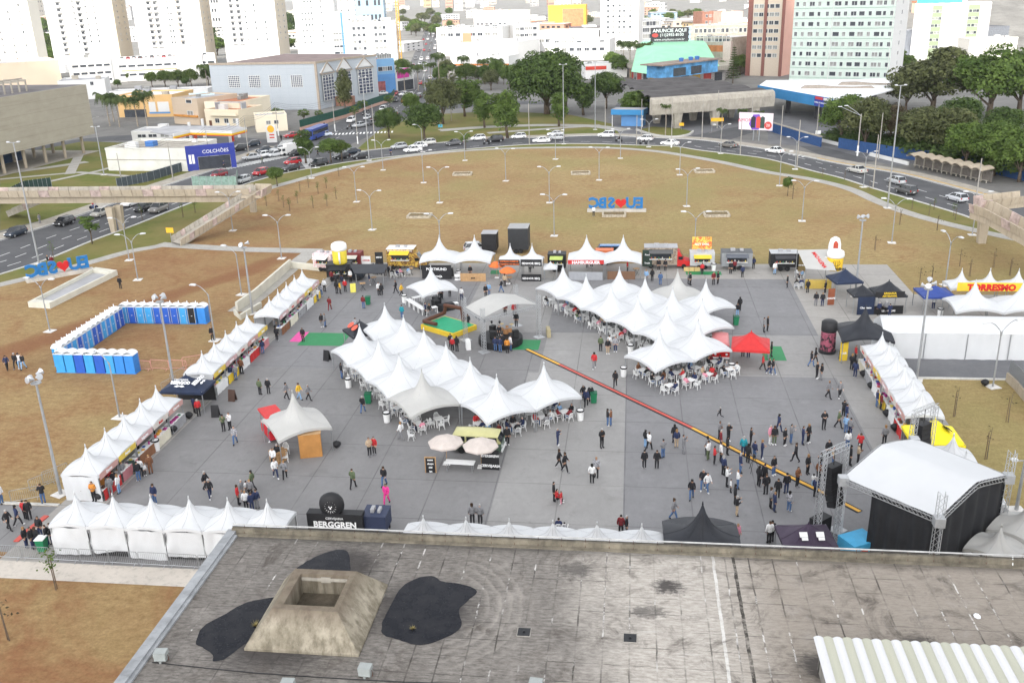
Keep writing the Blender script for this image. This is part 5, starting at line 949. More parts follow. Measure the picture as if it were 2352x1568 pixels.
o,w,h=bld('white_flats','white flats with pale green window strips at the right',(2088,140),(2260,140),12,14,M_WW,6,6,1.2,1.2,3.0,6,0,xs=[.26,.31,.345,.74,.79,.83],h=None);part(o,'green_strip',mat('moss_green_wall',(.26,.31,.20),.85,.06),(w*.24,w*.37,-.012,-.003,0,h-.4),(w*.71,w*.86,-.012,-.003,0,h-.4))
bb,bw,bh=o,w,h;q=MB();q.box(w*.02,w*.62,1,1.3,h+.6,h+4.5);q.build('roof_hoarding',mat('hoarding_teal',(.08,.45,.50),.6,.3,.2),o)
o,w,h=bld('grey_warehouse','long grey warehouse wall with patched roof at the right',(2092,140),(2250,136),75,16,mat('patchy_grey_wall',(.40,.42,.46),.85,.3,.2),roof=M_CONC);bld('grey_warehouse','dark grey warehouse end at the right',(2228,128),(2310,124),66,14,mat('dark_grey_wall',(.16,.17,.19),.85,.25),roof=M_DARKROOF);o,w,h=bld('tiled_house','house with a bright clay tiled roof above the right trees',(2130,140),(2240,138),98,12,M_CREAM,roof=M_TILE);o,w,h=bld('pale_storage','pale concrete walls above the right trees',(2220,150),(2330,146),92,10,mat('pale_concrete_wall',(.58,.56,.52),.85,.1),roof=M_CONC)
hl=G(2400,118);hl.y+=60;b=MB();b.grid(lambda u,v:(hl.x-130+260*u,hl.y-60+420*v,34*sin(pi*min(1,max(0,u*1.0)))*sin(pi/2*min(1,v*2.2))),16,16);struct(b.build('hill',M_CITY))
for i in range(26):
 u=wr.random();v=wr.random()*.75;x=hl.x-120+240*u;y=hl.y-60+420*v;z=34*sin(pi*u)*sin(pi/2*min(1,v*2.2));o=emp('hillside_house',(x,y,z-1.5),wr.uniform(-.4,.6),'small house stacked on the hillside in the upper right','house','hillside houses');hh=wr.uniform(6,12);s=wr.uniform(7,12);c=wr.choice([(.62,.58,.5),(.5,.24,.15),(.72,.70,.66),(.45,.55,.45),(.35,.34,.33),(.66,.45,.33)]);part(o,'wall',mat('house_%d'%int(c[0]*1000+c[1]*100),c,.85,.1,.3),(-s/2,s/2,-s/2,s/2,0,hh));part(o,'roof',wr.choice([M_TILE,M_GREYROOF,M_TILE]),(-s/2-.3,s/2+.3,-s/2-.3,s/2+.3,hh,hh+.6))
 for k in range(2):link('window',WINS[k],o,(-s*.2+s*.4*k,-s/2,hh*.6),0,(1.3,1,1.3))
def terminal():
 z=7.5;FL,FR,BR,BL=[G(*v,z)for v in((1500,233),(1770,214),(1580,179),(1416,190))];o=emp('bus_terminal',(FL.x,FL.y,0),0,'bus terminal under dark vaulted roof bands with a thick concrete edge beam','bus terminal');c=Vector((FL.x,FL.y,0));b=MB()
 def fn(u,v):
  p=FL.lerp(FR,u).lerp(BL.lerp(BR,u),v)-c;return(p.x,p.y,z+.9*abs(sin(pi*v*5))**.6)
 b.grid(fn,30,50);b.build('vaulted_roof',mat('tarred_roof',(.085,.08,.08),.9,.25,.25,.1),o,smooth=False)
 b=MB();d=(FR-FL).xy.normalized();n_=Vector((d.y,-d.x));L=(FR-FL).xy.length;M=Matrix.Translation((n_.x*.1,n_.y*.1,0))@Matrix.Rotation(atan2(d.y,d.x),4,'Z');b.X=M
 b.add([(x,y,zz)for x in(-1,L+.5)for y,zz in((0,z+.95),(-1.1,z+.5),(-1.5,z-.6),(-1.2,z-3.4),(0,z-3.4))],[(i,i+1,6+i,5+i)for i in range(4)]+[(0,4,9,5),(0,1,2,3,4),(9,8,7,6,5)]);b.build('edge_beam',M_CONC,o)
 for t in(.2,.52,.86):
  for s in(0,12,26):b=MB();b.X=M;b.add([(L*t-.7,s-.6,0),(L*t+.7,s-.6,0),(L*t+.7,s+.6,0),(L*t-.7,s+.6,0),(L*t-1.3,s-1,z-3),(L*t+1.3,s-1,z-3),(L*t+1.3,s+1,z-3),(L*t-1.3,s+1,z-3)],[(0,1,5,4),(1,2,6,5),(2,3,7,6),(3,0,4,7)]);b.build('pier',M_CONC,o)
 b=MB();b.X=M;b.box(12,L-1,30,30.4,0,z-.4);b.build('rear_wall',mat('blue_dark_wall',(.03,.06,.12),.8,.1),o)
 k=emp('ticket_kiosk',G(1440,292),radians(-14),'blue ticket kiosk with a flat canopy at the left end of the terminal','kiosk');b=MB();b.box(-4.5,4.5,0,5,3.2,4.6);b.build('canopy',mat('terminal_blue',(.035,.20,.42),.6,.08,.3),k);b=MB();b.sheet([(-4.4,.1),(4.4,.1),(4.4,4.9),(-4.4,4.9)],4.61);b.build('canopy_roof',M_GREYROOF,k);b=MB();b.box(-2,4,1.5,4.8,0,3.2);b.build('booth',M_BLUEW,k)
 for x in(-4.2,4.2):b=MB();b.tube([(x,.3,0),(x,.3,3.2)],.1,6);b.build('post',M_WW,k)
 R=[G(*v,7)for v in((1742,198),(1914,229),(1990,222),(2090,196),(2080,180),(1890,184),(1760,185))];c=R[0];t=emp('terminal_hall',(c.x,c.y,0),0,'terminal hall with a wide white roof and blue fascia with name board','terminal hall');P=[(p-c).xy for p in R];b=MB();b.prism(P,6.75,7.05);b.build('roof',mat('white_sheet',(.74,.75,.76),.6,.05,.1),t);d=P[1]-P[0];L=d.length;M=Matrix.Rotation(atan2(d.y,d.x),4,'Z');b=MB();b.X=M;b.box(0,L,-.25,-.01,4.6,7.25);b.build('fascia',MATS['terminal_blue'],t)
 b=MB();b.X=M;b.box(L*.79,L,-.32,-.255,4.7,7.2);sg=b.build('name_board',mat('board_blue',(.03,.05,.28),.6,.05),t);b=MB();b.X=M;b.box(L*.80,L*.89,-.35,-.325,6.4,7.1);b.build('red_panel',mat('board_red',(.5,.05,.05),.6,.05),sg);b=MB();b.X=M;b.box(L*.90,L*.995,-.35,-.325,6.45,7.1);b.build('white_panel',M_WW,sg);text('TERMINAL SÃO BERNARDO DO CAMPO',.55,mat('letter_white',(.8,.8,.8),.6,0),sg,M@wallM(L*.895,-.34,5.6),sx=.85)
 for i,(u,v)in enumerate(((.25,4),(.6,5),(.92,6),(.4,16),(.75,18))):b=MB();b.X=M;b.box(L*u-.5,L*u+.5,v,v+1,0,6.75);b.build('column',mat('dark_column',(.06,.06,.065),.7,.1),t)
 for i,(vx,vy)in enumerate(((1915,203),(2000,195))):q=G(vx,vy,7.05)-c;b=MB();b.X=Matrix.Translation((q.x,q.y,7.05))@Matrix.Rotation(radians(-8),4,'Z');b.xprism([(-9,0),(-8,.8),(-4,.9),(0,.5),(5,.35),(10,.6),(11,0)],-.8,.8);b.build('roof_wave',mat('roof_wave_brown',(.30,.26,.22),.85,.15),t)
 f=emp('terminal_wall',G(1764,300),0,'low blue wall along the terminal lane','wall');c=G(1764,300);P=[G(*v)-c for v in((1764,300),(1800,312),(1850,328),(1885,338))];b=MB();b.ribbon(P,.3,0,2.2);b.build('panel',mat('deep_blue_panel',(.025,.07,.19),.7,.15),f);b=MB();b.ribbon(P,.4,2.2,2.5);b.build('coping',M_CONC,f)
 c=G(1925,340);f=emp('blue_fence',c,0,'dark blue fence behind the bus shelter under the trees','fence');P=[G(*v)-c for v in((1925,340),(2050,362),(2160,376),(2270,396),(2400,428))];b=MB();b.ribbon(P,.12,0,2.3);b.build('panel',MATS['deep_blue_panel'],f)
 for x0,x1,l in(((1888,326),(1994,352),'left low white planter wall behind the right pavement'),((1998,358),(2086,380),'right low white planter wall behind the right pavement')):a,e=G(*x0),G(*x1);f=emp('planter_wall',a,0,l,'wall','white planter walls');b=MB();b.ribbon([a-a,(e-a)],.35,0,.75);b.build('wall',M_WW,f)
 I=[G(*v)for v in((1462,300),(1500,312),(1545,317),(1580,312),(1592,304),(1560,296),(1500,292))];b=MB();b.sheet(I,.14);struct(b.build('island',M_GREEN));b=MB();b.ribbon(crom(I[:5],4),.4,0,.5);struct(b.build('kerb',M_KERB))
terminal()
a,e=G(1695,322),G(1772,326);d=(e-a).xy;W_=d.length;s=emp('advertising_billboard',a,atan2(d.y,d.x),'white and pink billboard with speakers advert beside the right road','billboard');H_=4.0;zb=2.6
b=MB();b.box(0,W_,0,.25,zb,zb+H_);b.build('panel',mat('ad_pale_pink',(.72,.62,.66),.5,.08,.3),s);b=MB();[b.tube([(W_*t,.2,0),(W_*t,.2,zb)],.16,6)for t in(.45,.62)];b.build('post',M_LEG,s)
text('AMOR',W_*.14,mat('ad_red',(.5,.05,.1),.6,0),s,wallM(W_*.17,-.02,zb+H_*.55));b=MB();b.X=Matrix.Translation((W_*.4,-.02,zb));b.xprism([(0,.1),(W_*.2,.1),(W_*.28,H_*.5),(W_*.2,H_*.93),(W_*.02,H_*.9),(-W_*.1,H_*.35)],-.03,0);b.build('purple_shape',mat('ad_purple',(.18,.08,.45),.5,.1),s)
for x,c in((.43,(.03,.03,.04)),(.58,(.6,.08,.06)),(.70,(.04,.07,.06))):b=MB();b.xprism([(W_*x-.5,zb+.5),(W_*x+.5,zb+.5),(W_*x+.55,zb+H_*.75),(W_*x,zb+H_*.82),(W_*x-.55,zb+H_*.72)],-.1,-.05);b.build('pictured_speaker',mat('ad_%d'%int(x*100),c,.5,.1),s)
b=MB();b.X=Matrix.Translation((W_*.87,-.03,zb+H_*.3))@Matrix.Rotation(pi/2,4,'X');b.lathe([(.01,0),(.9,0),(.9,.05),(.01,.06)],16);b.build('price_disc',MATS['emblem_red'],s);text('20',.9,MATS['letter_white'],s,wallM(W_*.87,-.12,zb+H_*.3))
def raised():
 hb=HG((190,357),315);A,B=G(-80,376,hb),G(218,307,hb);C=G(60,262,hb);u=(B-A).xy.normalized();L=(B-A).xy.length;rz=atan2(u.y,u.x);o=emp('raised_concrete_building',(A.x,A.y,0),rz,'board marked concrete building raised on round columns at the left','building')
 lo,hi=0.,40.
 for _ in range(40):
  m=(lo+hi)/2;d=B+Vector((0,0,m))-CAMP;y=784-FPX*d.dot(_U)/d.dot(_F)
  if y>194:lo=m
  else:hi=m
 hv=lo;n=N('board_concrete');x,y,z=n.sep();f=n.noise(.3,5,.6);g=n.noise(1.2,5,.7,stretch=(.1,1,1));ln=n.math('LESS_THAN',n.math('FRACT',n.math('DIVIDE',z,hv/5.0)),.025);c=n.mix(f,(.30,.27,.21),(.42,.385,.31));c=n.mix(n.ramp(g,[(.5,0.),(.7,.35)]),c,(.22,.19,.15));n.col(n.mix(n.math('MULTIPLY',ln,.5),c,(.16,.14,.11)))
 b=MB();b.box(0,L,0,26,hb,hb+hv);b.build('volume',n.done(.9,.15),o);b=MB();b.sheet([(.4,.4),(L-.4,.4),(L-.4,25.6),(.4,25.6)],hb+hv+.01);b.build('roof',M_DARKROOF,o)
 for i in range(9):
  for y in(2.0,11,22):b=MB();b.tube([(L-3-i*7,y,0),(L-3-i*7,y,hb)],.38,10);b.build('column',M_BUFF,o)
 b=MB();b.sheet([(0,0),(L+1,0),(L+1,26),(0,26)],.06);b.build('undercroft_paving',M_CONC,o);b=MB();b.box(0,L*.7,12,24,.0,hb-.1);b.build('recessed_wall',MATS['blue_dark_wall'],o)
 P=G(68,190,hb+hv+2.5);b=MB()
 for i in range(7):b.box(L*.30+i*2.4,L*.30+i*2.4+.3,4,10,hb+hv+2.2,hb+hv+2.7);b.box(L*.30+i*2.4,L*.30+i*2.4+.3,4,4.3,hb+hv,hb+hv+2.2)
 b.box(L*.28,L*.30+16,6,6.3,hb+hv+2.7,hb+hv+2.95);b.build('roof_pergola',M_CONC,o)
raised()
o,w,h=bld('station_shop','white low shop of the filling station with three small windows',(306,332),(398,330),306,9,M_WW,1,3,2.4,.8,3,2.2,xs=[.25,.52,.82]);z=5.2;P=[G(*v,z)for v in((398,312),(437,303),(533,305),(566,296),(545,290),(378,290),(345,304))];c=P[0];s=emp('filling_station_canopy',(c.x,c.y,0),0,'filling station canopy with white, yellow and red edge','canopy');L_=[(p-c).xy for p in P]
b=MB();b.prism(L_,z-.1,z+.1);b.build('roof',M_GREYROOF,s)
for nm,m_,z0,z1,off in(('white_edge',M_WW,z-.2,z+.5,.12),('yellow_edge',mat('station_yellow',(.72,.42,.02),.6,.03),z-.65,z-.2,.12),('red_edge',mat('station_red',(.55,.05,.02),.6,.03),z-.85,z-.65,.12)):b=MB();b.ribbon(L_[:4],off*2,z0,z1);b.build(nm,m_,s)
for v in((440,325),(530,328),(470,316),(550,316)):q=G(*v)-c;b=MB();b.box(q.x-.3,q.x+.3,q.y-.3,q.y+.3,0,z-.1);b.build('column',M_WW,s)
for v in((450,322),(535,325)):q=G(*v);g_=emp('fuel_pump',q,0,'red fuel pump under the canopy, '+('left' if v[0]<500 else 'right'),'fuel pump','fuel pumps');part(g_,'body',mat('pump_red',(.45,.05,.03),.5,.1),(-.4,.4,-.25,.25,0,1.8));part(g_,'screen',M_WIN,(-.25,.25,-.27,-.251,1.2,1.6))
a,e=G(614,328),G(632,328);q=emp('price_sign',a,radians(5),'tall white filling station price sign with a shell emblem','sign');wq=2.6;hq=HG((614,328),289);part(q,'panel',M_WW,(0,wq,0,.4,0,hq));b=MB();b.X=Matrix.Translation((wq/2,-.02,hq*.8))@Matrix.Rotation(pi/2,4,'X');b.lathe([(.01,0),(.95,0),(.95,.06),(.01,.08)],12);b.build('emblem',mat('shell_yellow',(.75,.38,.03),.5,.05),q);part(q,'price_row',MATS['station_red'],(wq*.3,wq*.8,-.03,-.005,hq*.42,hq*.49),(wq*.3,wq*.8,-.03,-.005,hq*.26,hq*.33))
A,B=G(250,395),G(430,398);
o,w,h=bld('white_shop','long white flat roofed shop with a blue corner sign by the avenue',(250,392),(432,394),345,14,mat('grubby_white_wall',(.64,.63,.58),.85,.12,.3),roof=M_CONC);part(o,'wall_line',M_CONC,(0,w,-.06,-.003,h*.52,h*.56));part(o,'roof_box',mat('tank_blue',(.05,.16,.42),.5,.1),(w*.35,w*.45,5,7,h,h+1.2));part(o,'roof_unit',M_WW,(w*.15,w*.2,3,4,h,h+.8),(w*.25,w*.3,3,4,h,h+.8))
bl=mat('shop_blue',(.03,.045,.26),.6,.05);k=emp('blue_shop_sign',o.location+Matrix.Rotation(o.rotation_euler.z,3,'Z')@Vector((w+.06,0,0)),o.rotation_euler.z+radians(35),'deep blue shop front with white lettering at the shop corner','shop sign');part(k,'panel',bl,(0,9.5,0,.3,3.0,h+.9));part(k,'side_column',bl,(9.5,10.6,-.2,.3,0,h+.9),(0,2.4,-.05,.0,0,h));text('COLCHÕES',1.1,MATS['letter_white'],k,wallM(6.4,-.03,4.0));b=MB();b.box(.5,1.0,-.1,-.06,1.6,3.6);b.box(1.2,1.7,-.1,-.06,1.6,3.6);b.build('pictogram',MATS['letter_white'],k);part(k,'glass_front',M_WIN,(2.5,9.4,.1,.2,.1,2.9))
p=G(728,318);o=emp('city_bus',(p.x,p.y,.03),tang(STREET,p)+pi,'blue city bus coming round behind the columnar tree','bus');part(o,'body',mat('bus_blue',(.03,.06,.25),.4,.05),(-5.5,5.5,-1.25,1.25,.45,3.1));part(o,'window',M_GLASS,(-5.2,5.3,-1.27,1.27,1.6,2.5),(5.49,5.52,-1.1,1.1,1.3,2.6))
for x in(-3.4,3.4):
 for s in(-1,1):t=MB();t.X=Matrix.Translation((x,s*1.15,.5))@Matrix.Rotation(pi/2,4,'X');t.lathe([(.2,-.15),(.48,-.14),(.5,0),(.48,.14),(.2,.15)],12);t.build('wheel',M_TYRE,o)
p=GZ(1,0,300,1425);o=emp('delivery_truck',(p.x,p.y,.03),tang(KERB,p)+pi,'small white delivery truck at the zebra crossing','truck');part(o,'cab',M_WW,(.8,2.3,-.9,.9,.5,2.0));part(o,'box',M_WW,(-2.4,.75,-1,1,.7,2.7));part(o,'window',M_GLASS,(2.29,2.32,-.75,.75,1.2,1.8),(1.3,2.1,-.92,.92,1.2,1.75))
for x in(-1.5,1.6):
 for s in(-1,1):t=MB();t.X=Matrix.Translation((x,s*.85,.38))@Matrix.Rotation(pi/2,4,'X');t.lathe([(.1,-.1),(.36,-.1),(.38,0),(.36,.1),(.1,.1)],10);t.build('wheel',M_TYRE,o)
def panels(P,z0s,h,t,m,o,out):
 b=MB();n=len(P)-1
 for i in range(n):
  a,e=Vector(P[i]),Vector(P[i+1]);d=(e-a).normalized();q=Vector((-d.y,d.x,0)).normalized()*out;g=d*.04
  za,ze=z0s[i],z0s[i+1];vs=[]
  for pt,z in((a+g,za),(e-g,ze)):
   for off,zz in((0,0),(t,0),(t+.25,h),(.25,h)):v=pt+q*off;vs.append((v.x,v.y,z+zz))
  b.add(vs,[(0,1,5,4),(1,2,6,5),(2,3,7,6),(3,0,4,7),(3,2,1,0),(4,5,6,7)],0 if(i%5)else 1)
 return b.build('parapet',[m,mat('graffiti_panel',(.42,.33,.30),.85,.35,1.2)],o)
def bridge():
 zt=5.2;a,e=G(-140,456,zt),G(575,450,zt);c=Vector((a.x,a.y,0));o=emp('footbridge',c,0,'buff concrete footbridge crossing the left avenue with a ramp down to the lawn','footbridge');n=30;d=(e-a);q=Vector((-d.y,d.x,0)).normalized()
 P=[a.lerp(e,i/n)-c for i in range(n+1)]
 b=MB();b.ribbon(P,2.6,zt,zt+.35,off=1.3);b.ribbon(P,1.2,zt-1.15,zt,off=1.3);b.build('deck',M_BUFF,o);panels(P,[zt+.1]*(n+1),1.15,.14,M_BUFF,o,-1);panels([p+q*2.6 for p in P],[zt+.1]*(n+1),1.15,.14,M_CONC,o,1)
 for v in((262,533),(281,528)):p=G(*v)-c;b=MB();b.add([(p.x-.35,p.y-.35,0),(p.x+.35,p.y-.35,0),(p.x+.35,p.y+.35,0),(p.x-.35,p.y+.35,0),(p.x-.6,p.y-.5,zt-1),(p.x+.6,p.y-.5,zt-1),(p.x+.6,p.y+.5,zt-1),(p.x-.6,p.y+.5,zt-1)],[(0,1,5,4),(1,2,6,5),(2,3,7,6),(3,0,4,7)]);b.build('pier',M_BUFF,o)
 r0,r1=G(588,449,zt),G(405,561,.1);m=18;R=[r0.lerp(r1,i/m)-c for i in range(m+1)];zs=[zt+(0-zt)*i/m for i in range(m+1)];b=MB();dd=(r1-r0).xy.normalized();qq=Vector((-dd.y,dd.x,0))
 vs=[];
 for p,z in zip(R,zs):
  for off in(-1.2,1.2):
   for zz in(.3,-.25):vs.append((p.x+qq.x*off,p.y+qq.y*off,max(z+zz,.02+zz*.02)))
 b.add(vs,[f for i in range(m)for f in((4*i,4*i+2,4*i+6,4*i+4),(4*i+1,4*i+5,4*i+7,4*i+3),(4*i,4*i+4,4*i+5,4*i+1),(4*i+2,4*i+3,4*i+7,4*i+6))]);b.build('ramp',M_CONC,o);panels([p+qq*1.2 for p in R],zs,1.1,.14,M_BUFF,o,1);panels([p-qq*1.2 for p in R],zs,1.1,.14,M_CONC,o,-1)
 p=G(583,487)-c;b=MB();b.box(p.x-.5,p.x+.5,p.y-.4,p.y+.4,0,zt-.2);b.build('pier',M_BUFF,o)
 b=MB();l=e-c;b.box(l.x-1,l.x+2.4,l.y-1.5,l.y+3.2,zt-.1,zt+.3);b.build('landing',M_BUFF,o);panels([l+Vector((2.4,-1.5,0)),l+Vector((2.4,.8,0)),l+Vector((2.4,3.2,0)),l+Vector((-.5,3.4,0))],[zt+.2]*4,1.1,.14,M_BUFF,o,-1)
 r0,r1=G(118,458,4.5),G(20,497,.2);c2=Vector((r1.x,r1.y,0));o2=emp('bridge_ramp',c2,0,'far concrete ramp coming down beyond the left avenue','ramp');R=[r0.lerp(r1,i/10)-c2 for i in range(11)];zs=[4.5-4.4*i/10 for i in range(11)];panels(R,zs,1.1,.14,M_CONC,o2,1);panels([p+Vector((-.5,2.4,0))for p in R],zs,1.1,.14,M_CONC,o2,1);b=MB();b.add([(p.x+dx,p.y+dy,z+.2)for p,z in zip(R,zs)for dx,dy in((0,0),(-.5,2.4))],[(2*i,2*i+1,2*i+3,2*i+2)for i in range(10)]);b.build('ramp',M_CONC,o2)
 zt=5.6;a,b_,e=G(2228,487,zt),G(2275,505,zt),G(2460,610,3.6);c=Vector((b_.x,b_.y,0));o=emp('footbridge',c,0,'buff concrete footbridge end turning a corner at the right edge','footbridge');k=G(2262,498,zt)-c
 L=[a-c,k,e-c];P=[L[0].lerp(L[1],i/3)for i in range(3)]+[L[1].lerp(L[2],i/9)for i in range(10)];zs=[zt]*4+[zt-1.9*i/9 for i in range(1,10)]
 bq=G(2352,462,zt)-c;b=MB();far=[p+Vector((2.0,3.4,0))for p in P];b.add([(p.x,p.y,z)for p,z in zip(P,zs)]+[(p.x,p.y,z)for p,z in zip(far,zs)]+[(p.x,p.y,z-.9)for p,z in zip(P,zs)]+[(p.x,p.y,z-.9)for p,z in zip(far,zs)],[f for i in range(12)for f in((i,i+1,14+i,13+i),(26+i,39+i,40+i,27+i),(i,26+i,27+i,i+1))]);b.build('deck',M_BUFF,o);panels(P,zs,1.2,.16,M_BUFF,o,-1);panels(far,zs,1.2,.16,M_BUFF,o,1)
 f2=[far[0].lerp(bq,i/5)for i in range(6)];b=MB();b.ribbon(f2,2.6,zt-.5,zt);b.build('deck_arm',M_BUFF,o);panels([p-Vector((0,1.3,0))for p in f2],[zt]*6,1.15,.16,M_BUFF,o,-1);panels([p+Vector((0,1.3,0))for p in f2],[zt]*6,1.15,.16,M_BUFF,o,1)
 p=G(2253,558)-c;b=MB();b.add([(p.x-.5,p.y-.5,0),(p.x+.5,p.y-.5,0),(p.x+.5,p.y+.5,0),(p.x-.5,p.y+.5,0),(p.x-.7,p.y-.5,zt-.8),(p.x+.7,p.y-.5,zt-.8),(p.x+.7,p.y+.9,zt-.8),(p.x-.7,p.y+.9,zt-.8)],[(0,1,5,4),(1,2,6,5),(2,3,7,6),(3,0,4,7)]);b.build('pier',M_BUFF,o)
bridge()
a,e=G(2088,384),G(2262,424);d=(e-a).xy;L=d.length;o=emp('bus_shelter',(a.x,a.y,.1),atan2(d.y,d.x),'long bus shelter with a row of curved concrete roofs','bus shelter');n_=8
for i in range(n_):
 x=L*i/n_;b=MB();b.grid(lambda u,v:(x+u*L/n_*.98,-1.2+v*3.0,2.5+.35*sin(pi*u)+.25*v),8,3);b.grid(lambda u,v:(x+(1-u)*L/n_*.98,-1.2+v*3.0,2.38+.35*sin(pi*u)+.25*v),8,3);b.build('roof_vault',M_BUFF,o,smooth=True);b=MB();b.box(x,x+.2,1.2,1.5,0,2.5);b.box(x,x+.2,-1.0,1.2,2.2,2.45);b.build('frame',M_CONC,o);b=MB();b.box(x+.25,x+L/n_,1.4,1.5,.2,2.2);b.build('back_panel',mat('shelter_panel',(.14,.125,.11),.8,.2),o);b=MB();b.box(x+.4,x+L/n_-.3,.6,1.0,.42,.5);b.box(x+.6,x+.7,.7,.9,0,.42);b.box(x+L/n_-.6,x+L/n_-.5,.7,.9,0,.42);b.build('bench',M_CONC,o)
for v,t,c_,l in(((395,560),523,(.75,.42,.03),'orange sign board beside the footbridge ramp'),((1877,332),300,(.75,.75,.73),'white road sign on the pole under the name board'),((1867,328),315,(.75,.6,.03),'small yellow sign at the terminal lane'),((1565,300),294,(.75,.6,.03),'yellow sign on the terminal island'),((1968,330),322,(.75,.75,.73),'white sign on the pole with two long arms'),((1012,303),290,(.10,.4,.55),'blue direction sign on the park grass')):
 p=G(*v);q=emp('road_sign',p,0,l,'sign','road signs');h=max(2.0,HG(v,t));b=MB();b.tube([(0,0,0),(0,0,h)],.04,5);b.build('post',M_LEG,q);part(q,'plate',mat('sign_%d'%int(c_[2]*100),c_,.5,.05),(-.6,.6,-.06,-.03,h-.8,h))
a=G(1632,303);q=emp('direction_sign',a,.05,'wide orange direction sign at the terminal driveway','sign');part(q,'plate',mat('sign_orange_plain',(.75,.42,.03),.5,.05),(0,3.2,-.1,0,2.6,3.5));b=MB();b.tube([(.3,.05,0),(.3,.05,3.4)],.06,5);b.tube([(2.9,.05,0),(2.9,.05,3.4)],.06,5);b.build('post',M_LEG,q)
for pts,l,m_,hh in((((443,432),(545,432),(548,415)),'pale green netting fence standing on the avenue behind the footbridge',mat('pale_green_net',(.22,.32,.27),.8,.25),2.4),(((270,432),(340,418),(425,392),(470,382)),'dark mesh fence along the grass left of the avenue',mat('dark_mesh',(.06,.075,.085),.8,.2),2.0),(((120,432),(60,440),(0,470),(-40,500)),'dark green mesh fence under the far footbridge ramp',mat('green_mesh',(.025,.05,.045),.8,.2),2.2)):
 c=G(*pts[0]);q=emp('mesh_fence',c,0,l,'fence');P=[G(*v)-c for v in pts];b=MB();b.ribbon(P,.04,.1,hh);b.build('mesh',m_,q);b=MB()
 for i in range(len(P)-1):
  for k in range(6):r=P[i].lerp(P[i+1],k/6);b.tube([(r.x,r.y,0),(r.x,r.y,hh+.1)],.05,4)
 b.build('post',M_LEG,q)
FB=[]
for k in range(10):
 b=MB();f=wr.uniform(.6,1.4);H=1.0;b.box(-.5,.5,-.5*f,.5*f,0,H,0);b.box(-.52,.52,-.52*f,.52*f,H,H+.02,1);nr=5 if k>5 else 3;nc=6
 for i in range(nr):
  for j in range(nc):
   if wr.random()<.12:continue
   x=-.42+.84*(j+.5)/nc;z=(i+.45)/nr;b.box(x-.04,x+.04,-.5*f-.006,-.5*f+.01,z-.17/nr,z+.2/nr,2);
   if j<3:y=-.4*f+.8*f*(j+.5)/3;b.box(-.506,-.49,y-.05,y+.05,z-.17/nr,z+.2/nr,2);b.box(.49,.506,y-.05,y+.05,z-.17/nr,z+.2/nr,2)
 b.box(-.2,.15,-.2*f,.2*f,H+.02,H+.12,0);me=b.mesh('town_building')
 for m_ in(M_WW,M_GREYROOF,M_WIN):me.materials.append(m_)
 FB.append(me)
fc=[(.62,.61,.59),(.58,.56,.52),(.64,.64,.63),(.52,.47,.40),(.48,.42,.36),(.42,.26,.19),(.55,.42,.24),(.30,.40,.48),(.62,.61,.60),(.42,.41,.40),(.36,.36,.37)]
STP=[G(*v)for v in((985,100),(992,78),(998,55),(1003,30))]
NB=[0,0]
for i in range(620):
 far=i<260
 y=wr.uniform(-12,22)if far else wr.uniform(22,112);x=wr.uniform(-60,2440);y2=y+(1176-x)*.032*.9
 if not far and 540>x:y2=min(y2,95)
 p=G(x,y2)
 if p.y>2800 or p.y<300:continue
 if min(abs((p-STP[k]).xy.length)for k in range(4))<26 or(abs(x-990)<26 and not far)or(abs(x-968)<60 and 20<y<75):continue
 if NB[far]>=(140,156)[far]:continue
 NB[far]+=1
 tall=wr.random()<(.72 if far else.06);s=wr.uniform(14,30)if not tall else wr.uniform(13,20);hh=wr.uniform(22,55)if tall else wr.uniform(5,13)
 if x>1500 and not far and y>60:hh=wr.uniform(5,11)
 o=link('town_building',FB[wr.randrange(6,10)if tall else wr.randrange(0,6)],None,(p.x,p.y,0),wr.uniform(-.5,.5)+YAW,(s,s,hh));c=wr.choice(fc);o.material_slots[0].link='OBJECT';o.material_slots[0].material=mat('town_%d'%int(c[0]*1000+c[2]*100),c,.85,.05,.02);o.material_slots[1].link='OBJECT';o.material_slots[1].material=wr.choice([M_GREYROOF,M_WW,M_TILE,M_DARKROOF,M_GREYROOF])
 tag(o,'tall pale building far off in the hazy town' if tall else 'low roofed building far off in the hazy town','building','tall far town buildings' if tall else 'low far town buildings')
# ------------------------------------------------------------ stalls, barriers, stands, stages and the things on the square
LW=mat('letter_white',(.8,.8,.8),.6,0);M_BLK=mat('matt_black',(.018,.018,.02),.6,.15,2);M_WOOD=mat('pale_wood',(.42,.26,.13),.7,.2,3);M_PLAS=mat('white_plastic',(.74,.74,.73),.4,.04,2)
def C(n,c,r=.6):return mat(n,c,r,.08,2)
RED,YEL,GRN,BLU,ORG,PNK=C('red_cloth',(.50,.03,.03)),C('yellow_cloth',(.72,.50,.04)),C('green_cloth',(.02,.20,.07)),C('blue_plastic',(.03,.15,.50)),C('orange_cloth',(.68,.16,.04)),C('pink_cloth',(.65,.08,.30))
T_OF={}
for o in list(COL.objects):
 if o.parent is None and o.name.startswith('peaked_tent'):T_OF[o['label']]=o
def tl(l):return T_OF[l]
def cloth(o,x0,y0,x1,y1,z0,z1,m=None,name='side_cloth',wob=.06,slant=0):
 b=MB();d=Vector((x1-x0,y1-y0,0));q=Vector((-d.y,d.x,0)).normalized();s=random.random()*50
 b.grid(lambda u,v:tuple(Vector((x0,y0,z0))+d*u+q*(wob*noise.noise(Vector((u*5+s,v*2,s)))+.03*sin(u*19+s))+Vector((0,0,v*(z1-z0)+slant*(1-v)*u))),14,5);return b.build(name,m or M_TENT,o,smooth=True)
rs=random.Random(21)
